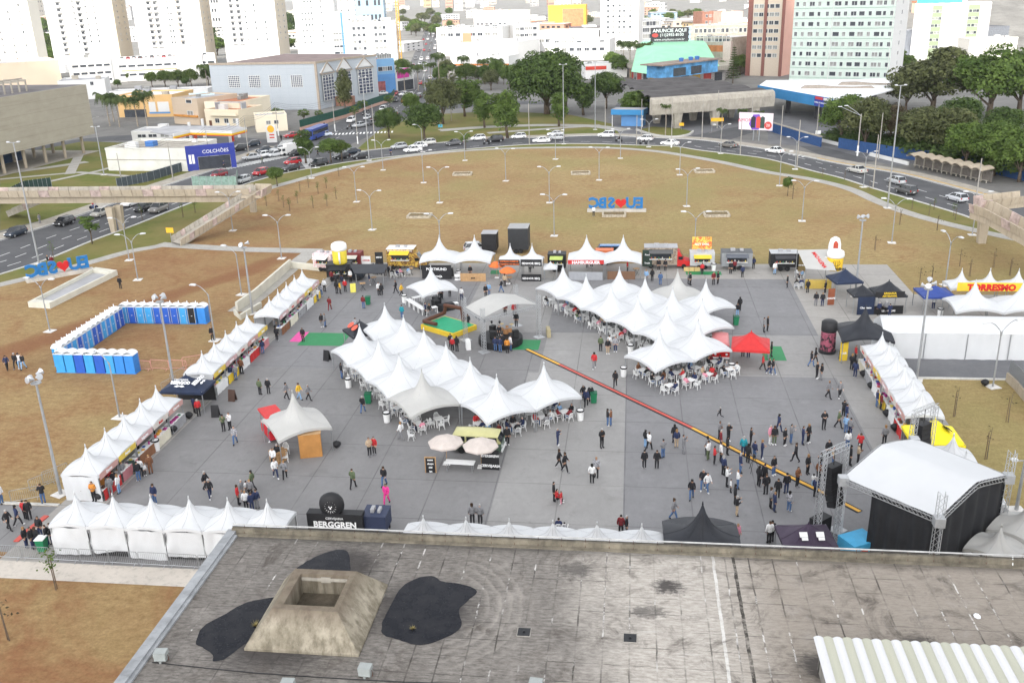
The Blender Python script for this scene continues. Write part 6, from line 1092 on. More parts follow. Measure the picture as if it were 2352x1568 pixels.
cl=[M_PLAS,RED,C('cream_cloth',(.66,.62,.50)),YEL,C('rose_cloth',(.5,.2,.22)),C('grey_cloth',(.3,.3,.31)),M_PLAS,C('brown_cloth',(.22,.1,.05))]
M_BAN=[C('banner_salmon',(.52,.30,.27)),C('banner_yellow',(.66,.48,.08)),C('banner_rose',(.55,.36,.36)),C('banner_pale',(.6,.55,.5))]
GOODM=[C('goods_%d'%i,c)for i,c in enumerate(((.5,.05,.04),(.6,.3,.05),(.03,.2,.08),(.65,.62,.55),(.1,.05,.03),(.6,.5,.1),(.35,.04,.2),(.05,.1,.3)))]
STW=['Doces','Pastel','Salgados','Bolos','Churros','Milho','Tapioca','Caldos']
def goods(p,rz,n,lab,L):
 for k in range(n):
  u=-L/2+L*(k+.5)/n;q=Vector(p)+Matrix.Rotation(rz,3,'Z')@Vector((u,rs.uniform(-.15,.15),0));b=MB();t=rs.randrange(4)
  if t==0:b.lathe([(.12,0),(.17,.05),(.15,.06),(.1,.02)],8)
  elif t==1:b.cbox((0,0,.09),(.3,.22,.18));b.cbox((0,0,.19),(.26,.18,.03))
  elif t==2:b.lathe([(.07,0),(.09,.03),(.09,.18),(.05,.22),(.05,.26)],8)
  else:b.cbox((0,0,.03),(.42,.3,.05));[b.lathe([(.02,0),(.06,.03),(.05,.07),(.01,.09)],6,(x,y,.05))for x in(-.12,.02,.13)for y in(-.07,.07)]
  nm=('bowl','crate','jar','tray')[t];tag(b.build(nm,rs.choice(GOODM),None,q,rz),'coloured %s among goods on a stall counter'%nm,nm,'goods on the stall counters: %ss'%nm)
def stall(t,i,side,banner=True,W_=2.8):
 rz=t.rotation_euler.z;c=t.location;D=1.25
 R=Matrix.Rotation(rz,3,'Z');f=-1
 cloth(t,-W_/2,1.45,W_/2,1.45,0,2.12,name='back_cloth')
 if banner:
  b=MB();b.box(-W_/2+.06,W_/2-.06,-1.6,-1.57,1.85,2.32);bn=b.build('banner',M_BAN[i%4],t);text(STW[i%8],.33,LW if i%4!=3 else RED,bn,wallM(0,-1.61,2.08),bold=.008)
 p=c+R@Vector((0,-D,0));o=emp('stall_counter',p,rz,None,'counter','stall counters')
 b=MB();b.box(-W_/2+.1,W_/2-.1,-.35,.35,.86,.92);b.build('top',M_PLAS,o);k=cloth(o,-W_/2+.1,-.37,W_/2-.1,-.37,0.02,.93,cl[(i*3+1)%8],'front_cloth',.04)
 for x in(-W_/2+.2,W_/2-.2):b=MB();b.tube([(x,.25,0),(x,.25,.86)],.03,5);b.tube([(x,-.25,0),(x,-.25,.86)],.03,5);b.build('trestle',M_LEG,o)
 nmc=('white','red','cream','yellow','rose','grey','white','brown')[(i*3+1)%8];tag(o,'%s fronted counter in the %s'%(nmc,side));goods((p.x,p.y,.93),rz,4,side,W_-.6)
for i in range(5):stall(tl('small white stall tent of the near left row, %s from the viewer'%ordw(i)),i,'%s near left stall from the viewer'%ordw(i))
for i in range(5):stall(tl('small white stall tent of the middle left row, %s beyond the black gazebo'%ordw(i)),i+5,'%s middle left stall beyond the black gazebo'%ordw(i))
for i in range(5):stall(tl('small white stall tent of the far left row, %s from the green carpet end'%ordw(i)),i+2,'%s far left stall from the green carpet'%ordw(i))
for i in range(6):stall(tl('small white stall tent of the right row, %s from the far end'%ordw(i)),i+3,'%s right stall from the far end'%ordw(i))
t=tl('small white stall tent of the near left row, first from the viewer');cloth(t,-1.41,-1.48,-1.41,1.48,0,2.12)
t=tl('small white stall tent of the middle left row, first beyond the black gazebo');cloth(t,-1.41,-1.48,-1.41,1.48,0,2.12)
for i in range(6):
 t=tl('white stall tent in the bottom left row, %s from its left end'%ordw(i));cloth(t,-1.36,-1.47,1.36,-1.47,.35 if i%2 else.15,2.32,wob=.16,slant=(.1,.3,-.15,.05,.2,0)[i]);cloth(t,-1.36,1.45,1.36,1.45,.1,2.5)
 if i==0:cloth(t,-1.36,-1.45,-1.36,1.45,.0,2.32)
 b=MB();b.box(-1.2,1.2,-1.2,-.6,0,.8);b.build('dark_counter',M_BLK,t)
for i in range(6):cloth(tl('white tent tip showing over the roof edge, %s from the left'%ordw(i)),-1.4,-1.4,1.4,-1.4,.1,2.15)
t=tl('white peaked tent in the lower right corner at the stage foot');cloth(t,-1.45,-1.4,1.45,-1.4,0,2.4);cloth(t,-1.4,-1.4,-1.4,1.4,0,2.4)
t=tl('white stall tent on the right just beyond the yellow gazebo');cloth(t,-1.4,1.45,1.4,1.45,0,2.3)
b=MB();b.tube([(-1.05,0,.15),(-1.05,0,1.0),(-1.0,0,1.08),(1.0,0,1.08),(1.05,0,1.0),(1.05,0,.15),(-1.05,0,.15)],.022,5);_bf=b.mesh('frame');b=MB()
for k in range(15):b.tube([(-.98+.14*k,0,.16),(-.98+.14*k,0,1.06)],.009,4)
_bb=b.mesh('bars');b=MB()
for x in(-.8,.8):b.tube([(x,-.28,.0),(x,0,.16),(x,.28,.0)],.018,4)
_bft=b.mesh('feet')
for m in(_bf,_bb,_bft):m.materials.append(M_LEG)
def barrier(x,y,rz,label,grp,m=M_LEG):
 o=emp('crowd_barrier',(x,y,.035),rz,label,'barrier',grp)
 for me in(_bf,_bb,_bft):c=link(me.name,me,o);c.material_slots[0].link='OBJECT';c.material_slots[0].material=m
for i in range(9):barrier(-42.6+2.15*i,51.2-.02*i,-.02,'grey steel barrier in the line before the bottom left tents, %s from the left'%ordw(i),'barriers before the bottom left tents')
for i,v in enumerate(((245,1464),(400,1340),(520,1270))):p=GZ(0,2,*v);barrier(p.x,p.y,1.0 if i else.5,'grey steel barrier beside the nearest floodlight mast, %s'%('nearest','middle','farthest')[i],'barriers at the left lawn edge')
mp=mat('pink_barrier_paint',(.60,.28,.26),.6,.1)
for i,(x,y)in enumerate(((1310,265),(1475,262),(1640,262),(1780,225))):p=GZ(0,2,x,y);barrier(p.x,p.y,-.12 if i<3 else.5,'pink painted barrier right of the toilets, %s from the left'%ordw(i),'pink barriers',mp)
for i,(x,y)in enumerate(((1560,440),(1640,360))):p=GZ(0,2,x,y);barrier(p.x,p.y,1.3,'grey barrier behind the stalls by the floodlight mast, %s'%('near','far')[i],'barriers behind the left stalls')
for i,(x,y)in enumerate(((2180,135),(2345,140))):p=GZ(3,2,x,y);barrier(p.x,p.y,0,'grey barrier against the long marquee wall, %s'%('left','right')[i],'barriers at the marquee')
for i in range(7):barrier(2.5+2.2*i,127.3,0,'grey barrier behind the food trucks at the lawn edge, %s from the left'%ordw(i),'barriers behind the food trucks')
def toilet_parts():
 a=MB();a.box(-.49,.49,-.5,.53,.08,2.05);a.box(-.55,.55,-.55,.55,0,.08)
 for x in(-.53,.5):a.box(x,x+.03,-.56,-.52,.05,2.0)
 for z in(.5,.9,1.3,1.7):
  for s in(-1,1):a.box(s*.53-.015,s*.53+.015,-.35,.35,z,z+.12)
 d=MB();d.box(-.40,.40,-.57,-.535,.12,1.98);d.box(-.3,.3,-.585,-.57,.3,.95);d.box(-.3,.3,-.585,-.57,1.05,1.25);d.box(-.3,.3,-.585,-.57,1.4,1.85)
 r=MB();r.grid(lambda u,v:(-.57+1.14*u,-.57+1.14*v,2.05+.42*sin(pi*min(1,max(0,u)))**.6*(.75+.25*sin(pi*v))),10,6);r.tube([(.3,.35,2.2),(.3,.35,2.62)],.05,6);r.box(-.57,.57,-.57,.57,2.02,2.055)
 v=MB();v.box(-.06,.1,-.6,-.58,1.0,1.06);[v.box(x-.012,x+.012,-.60,-.57,.12,1.98)for x in(-.41,.41)]
 return[a.mesh('cabin'),d.mesh('door'),r.mesh('roof',True),v.mesh('latch')]
TPm=toilet_parts();TB=[C('toilet_blue_light',(.05,.30,.62),.45),C('toilet_blue_mid',(.04,.22,.60),.45),C('toilet_blue_deep',(.025,.10,.45),.45)]
TPm[2].materials.append(mat('toilet_roof_white',(.72,.74,.76),.5,.06));TPm[3].materials.append(M_PLAS)
for k in(0,1):TPm[k].materials.append(TB[0])
def toilet(x,y,rz,c,label,opened=False):
 o=emp('portable_toilet',(x,y,.02),rz,label,'portable toilet','blue portable toilets')
 for k,me in enumerate(TPm):
  q=link(me.name,me,o)
  if k<2:q.material_slots[0].link='OBJECT';q.material_slots[0].material=TB[c]if not(opened and k==1)else M_BLK
for i in range(8):toilet(-58.7+1.1*i,84.8,pi,(0,0,2,0,2,0,1,1)[i],'%s blue toilet seen from behind in the front row, %s from the left'%(('light','mid','deep')[(0,0,2,0,2,0,1,1)[i]],ordw(i)))
for i in range(13):c=(0,1,0,2,1,0,2,2,0,1,0,2,2)[i];toilet(-59.9-.02*i,86.4+1.02*i,pi/2,c,'%s blue toilet in the slanting left row, %s'%(('light','mid','deep')[c],('first from the viewer','second from the viewer','third from the viewer','fourth from the viewer','fifth from the viewer','sixth from the viewer','in the middle','sixth from the far end','fifth from the far end','fourth from the far end','third from the far end','second from the far end','last, at the corner')[i]))
for i in range(9):c=(0,2,0,0,2,2,2,0,1)[i];toilet(-59.9+1.07*i,100.2,0,c,'%s blue toilet of the far row, %s from the left%s'%(('light','mid','deep')[c],ordw(i),', its door open' if i==8 else ''),i==8)
toilet(-50.2,100.3,pi,1,'mid blue toilet turned the other way at the right end of the far row')
def lettersign(a,e,H,label,grp):
 d=(a-e).xy;L=d.length;o=emp('letter_sign',e,atan2(d.y,d.x),label,'letter sign',grp);part(o,'plinth',m_conc('sign_plinth',(.5,.47,.42)),(-.3,L+.3,-.5,.5,0,.45))
 mb=C('letter_blue',(.02,.15,.38));w_=L/6.3;X=.1
 for ch in 'EU*SBC':
  if ch=='*':
   pts=[(1.15*sin(t)**3,(13*cos(t)-5*cos(2*t)-2*cos(3*t)-cos(4*t))/16)for t in[2*pi*k/28 for k in range(28)]];b=MB();b.xprism([(X+w_*.6+p[0]*w_*.56,.55+H*.54+p[1]*H*.5)for p in pts],-.2,.2);b.build('heart',C('heart_red',(.50,.02,.02)),o);X+=w_*1.2
  else:
   t_=text(ch,H*1.38,mb,o,wallM(X+w_*.48,0,.55+H*.5),'letter',.2,'CENTER',1.05,.09);X+=w_*1.0
 return o
lettersign(G(1353,486),G(1480,486),1.75,'blue and red letter sign with a heart on the far lawn, seen from behind','letter signs');lettersign(G(66,648),G(210,622),1.7,'blue and red letter sign with a heart by the left avenue, seen from behind','letter signs')
bp=[G(*v)for v in((66,706),(116,709),(271,632),(222,625))];c=bp[0];L_=[(p-c).xy for p in bp];o=emp('concrete_basin',c,0,'long low cream basin with a grey floor on the left lawn','basin');ct=sum(L_,Vector((0,0)))/4;b=MB();inn=[ct+(p-ct)*.86+(p-ct).normalized()*.0 for p in L_]
b.add([(p.x,p.y,0)for p in L_]+[(p.x,p.y,.75)for p in L_]+[(p.x,p.y,.75)for p in inn]+[(p.x,p.y,.25)for p in inn],[f for i in range(4)for f in((i,(i+1)%4,4+(i+1)%4,4+i),(4+i,4+(i+1)%4,8+(i+1)%4,8+i),(8+i,8+(i+1)%4,12+(i+1)%4,12+i))]);b.build('wall',mat('cream_concrete',(.56,.54,.46),.85,.1,.6),o);b=MB();b.sheet(inn,.26);b.build('floor',M_GREYROOF,o)
for i,(v,w_,d_,l)in enumerate((((960,502),3.8,2.6,'nearest left'),((1410,499),3.7,2.7,'just before the letter sign'),((1647,499),3.9,2.7,'right of the letter sign'),((1060,404),3.7,2.4,'far left'),((1333,402),3.7,2.4,'far middle'),((1619,398),3.7,2.4,'far right'))):
 p=G(*v);o=emp('stone_bed',(p.x,p.y+d_/2,.01),.02*i,'low square bed edged with pale stones on the lawn, '+l,'flower bed','stone edged beds on the lawn');b=MB();r=random.Random(i)
 for(x0,y0,x1,y1)in((-1,-1,1,-1),(1,-1,1,1),(1,1,-1,1),(-1,1,-1,-1)):
  for k in range(8):t=(k+.5)/8;x,y=(x0+(x1-x0)*t)*w_/2,(y0+(y1-y0)*t)*d_/2;b.X=Matrix.Translation((x,y,.2))@Matrix.Rotation(r.uniform(-.15,.15),4,'Z');b.cbox((0,0,0),(w_/9 if y0==y1 else.3,d_/9 if x0==x1 else.3,r.uniform(.34,.48)))
 b.build('stone_edge',mat('pale_stone',(.42,.37,.29),.9,.3,2),o);b=MB();b.sheet([(-w_/2,-d_/2),(w_/2,-d_/2),(w_/2,d_/2),(-w_/2,d_/2)],.3);b.build('soil',mat('bed_soil',(.16,.12,.06),.95,.4,3),o)
for pts,hh,l in((((545,716),(588,686),(668,615)),1.25,'cream retaining wall along the path by the far left stalls'),(((668,615),(735,622)),.9,'short cream wall behind the beer van'),(((540,722),(552,735),(600,706)),.7,'low cream planter wall at the floodlight mast')):
 P=[G(*v)for v in pts];c=P[0];o=emp('retaining_wall',c,0,l,'wall');b=MB();b.ribbon([p-c for p in P],.3,0,hh);b.build('wall',MATS['cream_concrete'],o)
P=[GZ(3,2,*v)for v in((2200,365),(2280,440),(2352,530),(2500,700))];c=P[0];o=emp('retaining_wall',c,0,'buff retaining wall at the right edge of the small lawn','wall');b=MB();b.ribbon([p-c for p in P],.4,0,.9);b.build('wall',M_BUFF,o);b=MB();b.ribbon([p-c for p in P],.04,.9,2.2);b.build('mesh',mat('thin_mesh',(.35,.36,.37),.7,.1,trans=.6),o)
for x0,x1,y0,y1,m,l in((-36.3,-31.3,93.2,97.2,GRN,'green carpet before the far left stalls'),(-37.6,-36.3,94.3,97.4,PNK,'pink carpet beside the big green one'),(-12.6,-9.6,92.9,95.9,GRN,'green carpet beside the small stage'),(7.3,11.9,121.2,122.7,GRN,'green carpet before the yellow awning kiosk'),(13.6,15.8,91.0,95.0,GRN,'green carpet beside the red gazebo'),(-18.9,-17.4,121.0,122.8,GRN,'green carpet piece by the black board')):
 b=MB();b.box(x0,x1,y0,y1,.035,.055);tag(b.build('carpet',m),l,'carpet')
P=[G(*v)for v in((1210,803),(1285,838),(1475,929),(1590,984),(1764,1072),(1890,1132),(1975,1176))];c=P[0];o=emp('cable_ramp',c,0,'long yellow and red cable ramp lying across the square','cable ramp')
for i,m in enumerate((YEL,RED,RED,YEL,YEL,YEL)):
 m=mat('ramp_yellow',(.66,.36,.05),.6,.1)if m is YEL else mat('ramp_red',(.50,.09,.07),.6,.1);a,e=P[i]-c,P[i+1]-c;b=MB();b.ribbon([a,e],.28,.06,.09);b.build('lid',m,o);b=MB();b.ribbon([a,e],.58,.035,.065);b.build('rubber_base',M_BLK,o)
P=[GZ(0,3,*v)for v in((150,275),(290,150),(430,40))];c=P[0];o=emp('cable_ramp',c,0,'short red cable ramp beside the uniformed group at the lower left','cable ramp');b=MB();b.ribbon([p-c for p in P],.4,.04,.12);b.build('lid',mat('ramp_red',(.50,.09,.07),.6,.1),o)
def gazebo(p,rz,s,m,label,name='gazebo',hp=3.3,hc=2.15,s2=None):
 return tent(p[0],p[1],rz,s,s2 or s,hc,hp,label,None,m,name,0,cat='gazebo',pw=1.3)
bg=gazebo((-41.0,76.7),pi/2,3.0,M_NAVY,'black gazebo with moustache emblems between the left stall rows',s2=4.2);b=MB();b.grid(lambda u,v:(1.42,-1.9+3.8*u,.1+2.0*v),3,3);b.build('side_cloth',M_BLK,bg)
for s,dy in((0,-.55),(0,.95)):pass
text('BEERGOD',.42,LW,bg,Matrix.Translation((-.85,.2,2.83))@Matrix.Rotation(-pi/2,4,'Z')@Matrix.Rotation(radians(38),4,'X'),bold=.02);text('CERVEJARIA',.26,LW,bg,Matrix.Translation((-.6,.2,3.03))@Matrix.Rotation(-pi/2,4,'Z')@Matrix.Rotation(radians(38),4,'X'));text('BEERGOD',.5,LW,bg,Matrix.Translation((0,-1.15,2.78))@Matrix.Rotation(radians(30),4,'X'),bold=.02)
for M in(Matrix.Translation((0,-1.55,2.62))@Matrix.Rotation(radians(30),4,'X'),Matrix.Translation((-1.15,.2,2.62))@Matrix.Rotation(-pi/2,4,'Z')@Matrix.Rotation(radians(38),4,'X')):
 b=MB();b.X=M
 for s in(-1,1):b.add([(0,.05,0),(s*.25,.13,0),(s*.55,-.06,0),(s*.42,-.06,0),(s*.25,-.12,0),(0,-.03,0)],[(0,1,2,3,4,5)if s<0 else(5,4,3,2,1,0)])
 b.build('moustache',LW,bg)
o=gazebo((-28.7,92.4),A60,3.0,M_BLKT,'black gazebo with two red discs behind the left seating tents')
for x in(-.55,.55):b=MB();b.X=Matrix.Translation((x*1.0,-.85,2.80))@Matrix.Rotation(radians(32),4,'X');b.lathe([(.01,0),(.42,0),(.42,.03),(.01,.04)],14);b.build('emblem',C('disc_red',(.6,.1,.06)),o)
gazebo((12.0,90.0),-.12,3.7,RED,'bright red gazebo at the right end of the right seating tents',hp=3.5);gazebo((25.6,112.8),.2,3.3,M_NAVY,'black gazebo below the inflatable beer mug',hp=3.4);gazebo((26.4,107.3),.1,2.6,M_BLKT,'black gazebo on the left above the sausage counter',hp=3.1);gazebo((29.4,107.7),.1,3.3,M_BLKT,'black gazebo over the artisan sausage counter',hp=3.5);gazebo((34.5,107.6),.05,3.6,C('royal_blue_canvas',(.03,.06,.24)),'blue gazebo left of the pork crackling banner',hp=3.0)
yg=gazebo((23.8,70.2),0,3.9,C('bright_yellow_canvas',(.80,.66,.02)),'bright yellow gazebo with round emblem in the right stall row',hp=3.6,s2=3.4);b=MB();b.X=Matrix.Translation((.85,-.5,2.98))@Matrix.Rotation(radians(-15),4,'X')@Matrix.Rotation(radians(35),4,'Y');b.lathe([(.36,.03),(.42,0),(.42,.04),(.36,.05)],16);b.lathe([(.01,.04),(.2,.04),(.15,.09),(.01,.1)],8);b.build('emblem',M_BLK,yg)
pg=gazebo((11.6,54.4),.1,3.4,C('purple_black_canvas',(.045,.03,.055)),'purple black gazebo at the roof edge by the loudspeaker tower',hp=3.3)
for x,t_ in((-.5,'OPEN'),(.55,'OPEN')):b=MB();b.X=Matrix.Translation((x,-.75,2.93))@Matrix.Rotation(radians(34),4,'X');b.cbox((0,0,0),(.5,.36,.02));b.cbox((.04,-.3,0),(.4,.2,.02));b.build('emblem',M_PLAS,pg)
def poster(p,rz,w,h,m,label,txt=None,ts=.3,z=0,name='banner',cat='banner',tm=None,bold=.01):
 o=emp(name,(p[0],p[1],z+.035),rz,label,cat);part(o,'panel',m,(-w/2,w/2,0,.04,0,h))
 for i,s in enumerate(txt or[]):text(s,ts,tm or LW,o,wallM(0,-.02,h-(i+.6)*h/len(txt)),bold=bold)
 return o
poster((34.9+5.6,107.4),0,7.4,1.0,YEL,'long yellow banner with red pork crackling lettering on the right',['TORRESMO'],1.0,2.35,tm=C('lettering_red',(.55,.02,.02)),bold=.06)
poster((-5.8,118.7),0,4.7,.55,C('awning_red',(.5,.04,.04)),'red hamburger sign under the white peaked tent',['HAMBURGUER'],.55,2.1,bold=.02);poster((-15.8,118.0),0,2.8,.75,M_BLK,'black banner with orange lettering about ribs',['COSTELINHA BARBECUE','E TORRESMO NO MELAÇO'],.22,2.1,tm=ORG);poster((-12.9,118.0),0,2.8,.9,M_BLK,'black banner with white barbecue lettering',['SENHOR BBQ'],.4,2.0);poster((-12.9,117.8),0,2.6,.95,M_BLK,'black counter front with white barbecue lettering',['SENHOR BBQ'],.38,0)
poster((29.2,106.0),.1,3.3,.65,M_BLK,'black sign with yellow artisan sausage lettering',['LINGUIÇA','ARTESANAL'],.3,2.0,tm=YEL);poster((29.2,105.9),.1,3.3,1.0,M_BLK,'black sausage counter front with pictures',['LINGUIÇAS'],.3);poster((26.6,105.6),.1,1.9,2.1,M_NAVY,'dark printed poster wall left of the sausage counter',['Churrasco'],.3);poster((-22.3,118.0),0,1.7,.85,M_PLAS,'white sign with black lettering by the small carpet',['DORTMUND'],.3,0,tm=M_BLK);poster((-25.6,118.3),0,4.0,1.9,M_BLK,'black menu wall under the left big back tent',['PORTMUND','cerveja'],.5,.1);poster((-20.6,117.6),0,3.4,1.1,M_WOOD,'pale wooden counter front under the back tent',['BAR'],.3,0,tm=M_BLK);poster((-5.8,118.5),0,4.4,1.1,C('steel_counter',(.33,.34,.36)),'steel counter of the hamburger stand',None)
poster((-1.2,118.9),0,3.6,1.1,C('rustic_brown',(.18,.1,.06)),'rustic brown counter right of the hamburger stand',None)
def truck(p,rz,L,W_,H,m,label,cab=None,awn=None,name='food_truck',opening=True,z0=.55,txt=None,wheels=True,roofm=None,cat='food truck',goods_=True):
 o=emp(name,(p[0],p[1],.035),rz,label,cat);part(o,'body',m,(-L/2,L/2,-W_/2,W_/2,z0,H));part(o,'roof',roofm or m,(-L/2-.03,L/2+.03,-W_/2-.03,W_/2+.03,H,H+.07))
 if goods_:part(o,'roof_unit',M_GREYROOF,(-L*.2,-L*.05,-.3,.3,H+.07,H+.35),(L*.1,L*.22,-.3,.3,H+.07,H+.3))
 if opening:
  part(o,'hatch_opening',M_WIN,(-L*.32,L*.32,-W_/2-.02,-W_/2-.002,H*.5,H*.82));part(o,'counter_shelf',M_PLAS,(-L*.34,L*.34,-W_/2-.4,-W_/2-.021,H*.47,H*.5))
  for k in range(6):b=MB();b.lathe([(.05,0),(.08,.02),(.07,.2),(.03,.25)],7,(-L*.28+L*.11*k,-W_/2-.2,H*.5));b.build('bottle',GOODM[k],o)
 if awn:b=MB();b.add([(-L*.36,-W_/2,H*.93),(L*.36,-W_/2,H*.93),(L*.36,-W_/2-1.0,H*.84),(-L*.36,-W_/2-1.0,H*.84),(-L*.36,-W_/2,H*.9),(L*.36,-W_/2,H*.9),(L*.36,-W_/2-1.0,H*.81),(-L*.36,-W_/2-1.0,H*.81)],[(0,3,2,1),(4,5,6,7),(3,7,6,2),(0,4,7,3),(1,2,6,5)]);b.build('awning',awn,o)
 if txt:text(txt,H*.13,LW,o,wallM(0,-W_/2-.03,H*.93))
 if cab:
  b=MB();x=L/2;b.xprism([(x,.35),(x+1.75,.4),(x+1.8,.95),(x+1.0,1.2),(x+.35,H*.78),(x,H*.8)],-W_/2+.05,W_/2-.05);b.build('cab',cab,o);b=MB();b.add([(x+.98,-W_*.4,1.24),(x+.98,W_*.4,1.24),(x+.4,W_*.38,H*.76),(x+.4,-W_*.38,H*.76)],[(0,1,2,3)]);b.X=Matrix.Translation((.03,0,.02));b.build('windscreen',M_GLASS,o);part(o,'side_window',M_GLASS,(x+.15,x+.75,-W_/2+.03,-W_/2+.049,1.25,1.7))
 if wheels:
  for wx in((-L*.28,L/2+.9)if cab else(-L*.12,L*.12)):
   for s in(-1,1):t=MB();t.X=Matrix.Translation((wx,s*(W_/2-.1),.34))@Matrix.Rotation(pi/2,4,'X');t.lathe([(.1,-.1),(.32,-.1),(.34,0),(.32,.1),(.1,.1)],12);t.build('wheel',M_TYRE,o)
 return o
def mpat(name,a,c,sc):
 n=N(name);f=n.noise(sc,3,.7,dist=1.5);n.col(n.mix(n.ramp(f,[(.45,0.),(.52,1.)]),a,c));return n.done(.5,.3)
o=truck((-31.6,123.9),0,3.8,2.1,2.9,mpat('burger_wrap',(.55,.36,.06),(.16,.08,.03),2.2),'yellow burger printed food truck at the back',mpat('burger_wrap_cab',(.55,.36,.06),(.2,.1,.03),2.5),YEL,txt='Náporo Hamburgueria',roofm=M_PLAS);poster((-34.6,122.9),.1,1.1,2.5,M_BLK,'black menu board left of the yellow food truck',['MENU','Burger'],.3)
truck((-38.4,123.2),0,2.6,1.9,2.4,C('maroon_paint',(.16,.02,.02)),'maroon and cream retro trailer with an open roof hatch',None,C('cream_awning',(.6,.58,.5)),'food_trailer');poster((-36.4,122.6),0,1.3,2.0,M_PLAS,'white price board between maroon trailer and yellow truck',['LANCHES','SUCOS'],.25,tm=RED)
truck((-42.3,122.8),-.15,2.8,2.0,2.4,mpat('pink_check',(.6,.35,.36),(.7,.66,.66),3),'pink and white checked trailer behind the beer van',None,M_PLAS,'food_trailer');truck((4.0,125.0),0,4.4,2.1,2.9,mpat('plank_wrap',(.20,.15,.11),(.34,.28,.22),1.5),'plank printed food truck with a red cab',C('cab_red',(.5,.02,.02)),C('dark_awning',(.1,.1,.1)),txt=None,roofm=M_GREYROOF);poster((2.2,123.7),0,1.3,2.3,C('board_green_black',(.03,.05,.04)),'dark menu board with food pictures on the plank food truck',['Food','Truck'],.3,.4)
o=truck((9.5,124.6),0,3.2,2.0,2.2,C('kiosk_steel',(.45,.46,.47)),'snack kiosk with a yellow awning and red picture sign',None,YEL,'snack_kiosk');poster((9.5,125.6),0,2.6,1.7,mpat('hotdog_picture',(.6,.1,.04),(.7,.5,.1),2.5),'red and yellow picture sign on top of the snack kiosk',['HOT DOG'],.4,2.3)
for i,x in enumerate((7.4,8.1,8.8)):b=MB();b.cbox((0,0,.25),(.65,.45,.45));[b.cbox((.0,y,.26),(.67,.03,.47))for y in(-.12,.12)];tag(b.build('hay_bale',mat('straw',(.55,.40,.18),.95,.2,6),None,(x,122.9,.05),.1*i),'straw bale on the small green carpet, %s'%('left','middle','right')[i],'hay bale','straw bales')
truck((14.0,124.4),0,4.0,2.0,2.4,C('trailer_grey',(.25,.26,.27)),'grey trailer with a dark slate awning and coloured flags',None,C('slate_awning',(.11,.12,.14)),'food_trailer',roofm=C('slate_roof',(.08,.085,.09)));truck((21.0-.9,124.0),0,3.6,2.0,2.4,M_BLK,'black trailer with silver chimneys left of the inflatable mug',None,C('black_awning',(.045,.045,.05)),'food_trailer',roofm=C('silver_roof',(.42,.43,.44)));poster((22.3,123.2),.0,1.3,2.0,C('crate_brown',(.2,.15,.06)),'rack of brown crates beside the black trailer',['CERVEJA'],.2)
truck((-8.9-1,123.0),0,2.4,1.8,2.4,M_BLK,'black trailer with a lime awning left of the hamburger stand',None,C('lime_awning',(.45,.55,.15)),'food_trailer');tent(-10.4,118.4,.05,1.8,1.7,1.9,2.5,'tiny white snack gazebo beside the barbecue stand',None,None,'gazebo',0,cat='gazebo',pw=1.3)
truck((-20.4,132.2),0,2.2,2.2,3.0,M_BLK,'black box trailer parked on the lawn behind the tents',None,None,'box_trailer',False,cat='trailer',goods_=False,roofm=M_GREYROOF);truck((-16.2,133.0),0,2.9,3.0,3.7,C('box_dark',(.03,.032,.035)),'big box lorry with a grey roof parked behind the small tents',None,None,'box_truck',False,cat='truck',goods_=False,roofm=C('box_roof_grey',(.3,.3,.3)))
car((-22.4,132.5),.3,'hatch',CS,'silver car parked beside the black box trailer','cars parked behind the food stands');car((-3.3,128.5),pi,'van',(.03,.12,.28),'blue van parked behind the hamburger tents','vans behind the food stands');truck((-3.6,126.3),0,2.4,1.4,2.0,C('orange_box',(.6,.16,.06)),'orange red box trailer between the two hamburger tents',None,None,'box_trailer',False,cat='trailer',goods_=False)
truck((-38.9,118.4),.1,3.2,2.1,2.2,M_BLK,'black beer van with a big dark awning under the inflatable mug',C('van_black',(.02,.025,.035)),M_BLKT,'beer_van',roofm=M_BLK);
b=MB();b.add([(-35.4,113.6,2.2),(-31.6,114.0,2.2),(-31.8,117.2,2.5),(-37.0,117.0,2.5),(-35.4,113.6,2.12),(-31.6,114.0,2.12),(-31.8,117.2,2.42),(-37.0,117.0,2.42)],[(0,1,2,3),(7,6,5,4),(0,4,5,1),(1,5,6,2),(2,6,7,3),(3,7,4,0)]);o=b.build('shade_awning',M_BLKT);tag(o,'flat black awning spread beside the beer van','awning');b=MB();[b.tube([(x,y,.03),(x,y,2.2)],.04,5)for x,y in((-35.3,113.8),(-31.8,114.2),(-32,117))];b.build('post',M_LEG,o)
def mug(p,r,h,label,body,foam,hs,txt=None,zb=0):
 o=emp('inflatable_mug',(p[0],p[1],zb),0,label,'inflatable mug');b=MB();b.lathe([(r*.8,0),(r*.98,h*.05),(r,h*.2),(r*1.02,h*.62),(r*.96,h*.66)],20);b.build('beer',body,o,smooth=True);b=MB();n_=20
 b.lathe([(r*.97,h*.63),(r*1.1,h*.68),(r*1.12,h*.8),(r*1.04,h*.93),(r*.7,h),(r*.2,h*1.02)],n_);b.build('foam',foam,o,smooth=True);b=MB();P=[(cos(hs)*r*k,sin(hs)*r*k,h*z)for k,z in((1.0,.58),(1.25,.6),(1.42,.48),(1.42,.25),(1.25,.12),(1.0,.14))];b.tube(P,r*.13,8);b.build('handle',foam,o,smooth=True)
 if txt:text(txt,.4,M_BLK,o,wallM(0,-r*1.03,h*.15),bold=.02);b=MB();b.X=Matrix.Translation((0,-r*1.01,h*.4))@Matrix.Rotation(pi/2,4,'X');[b.tube([(s*.1,-.35,0),(s*.45,0,0),(s*.3,.4,0)],.03,4)for s in(-1,-.3,.4,1)];b.build('emblem',M_BLK,o)
 return o
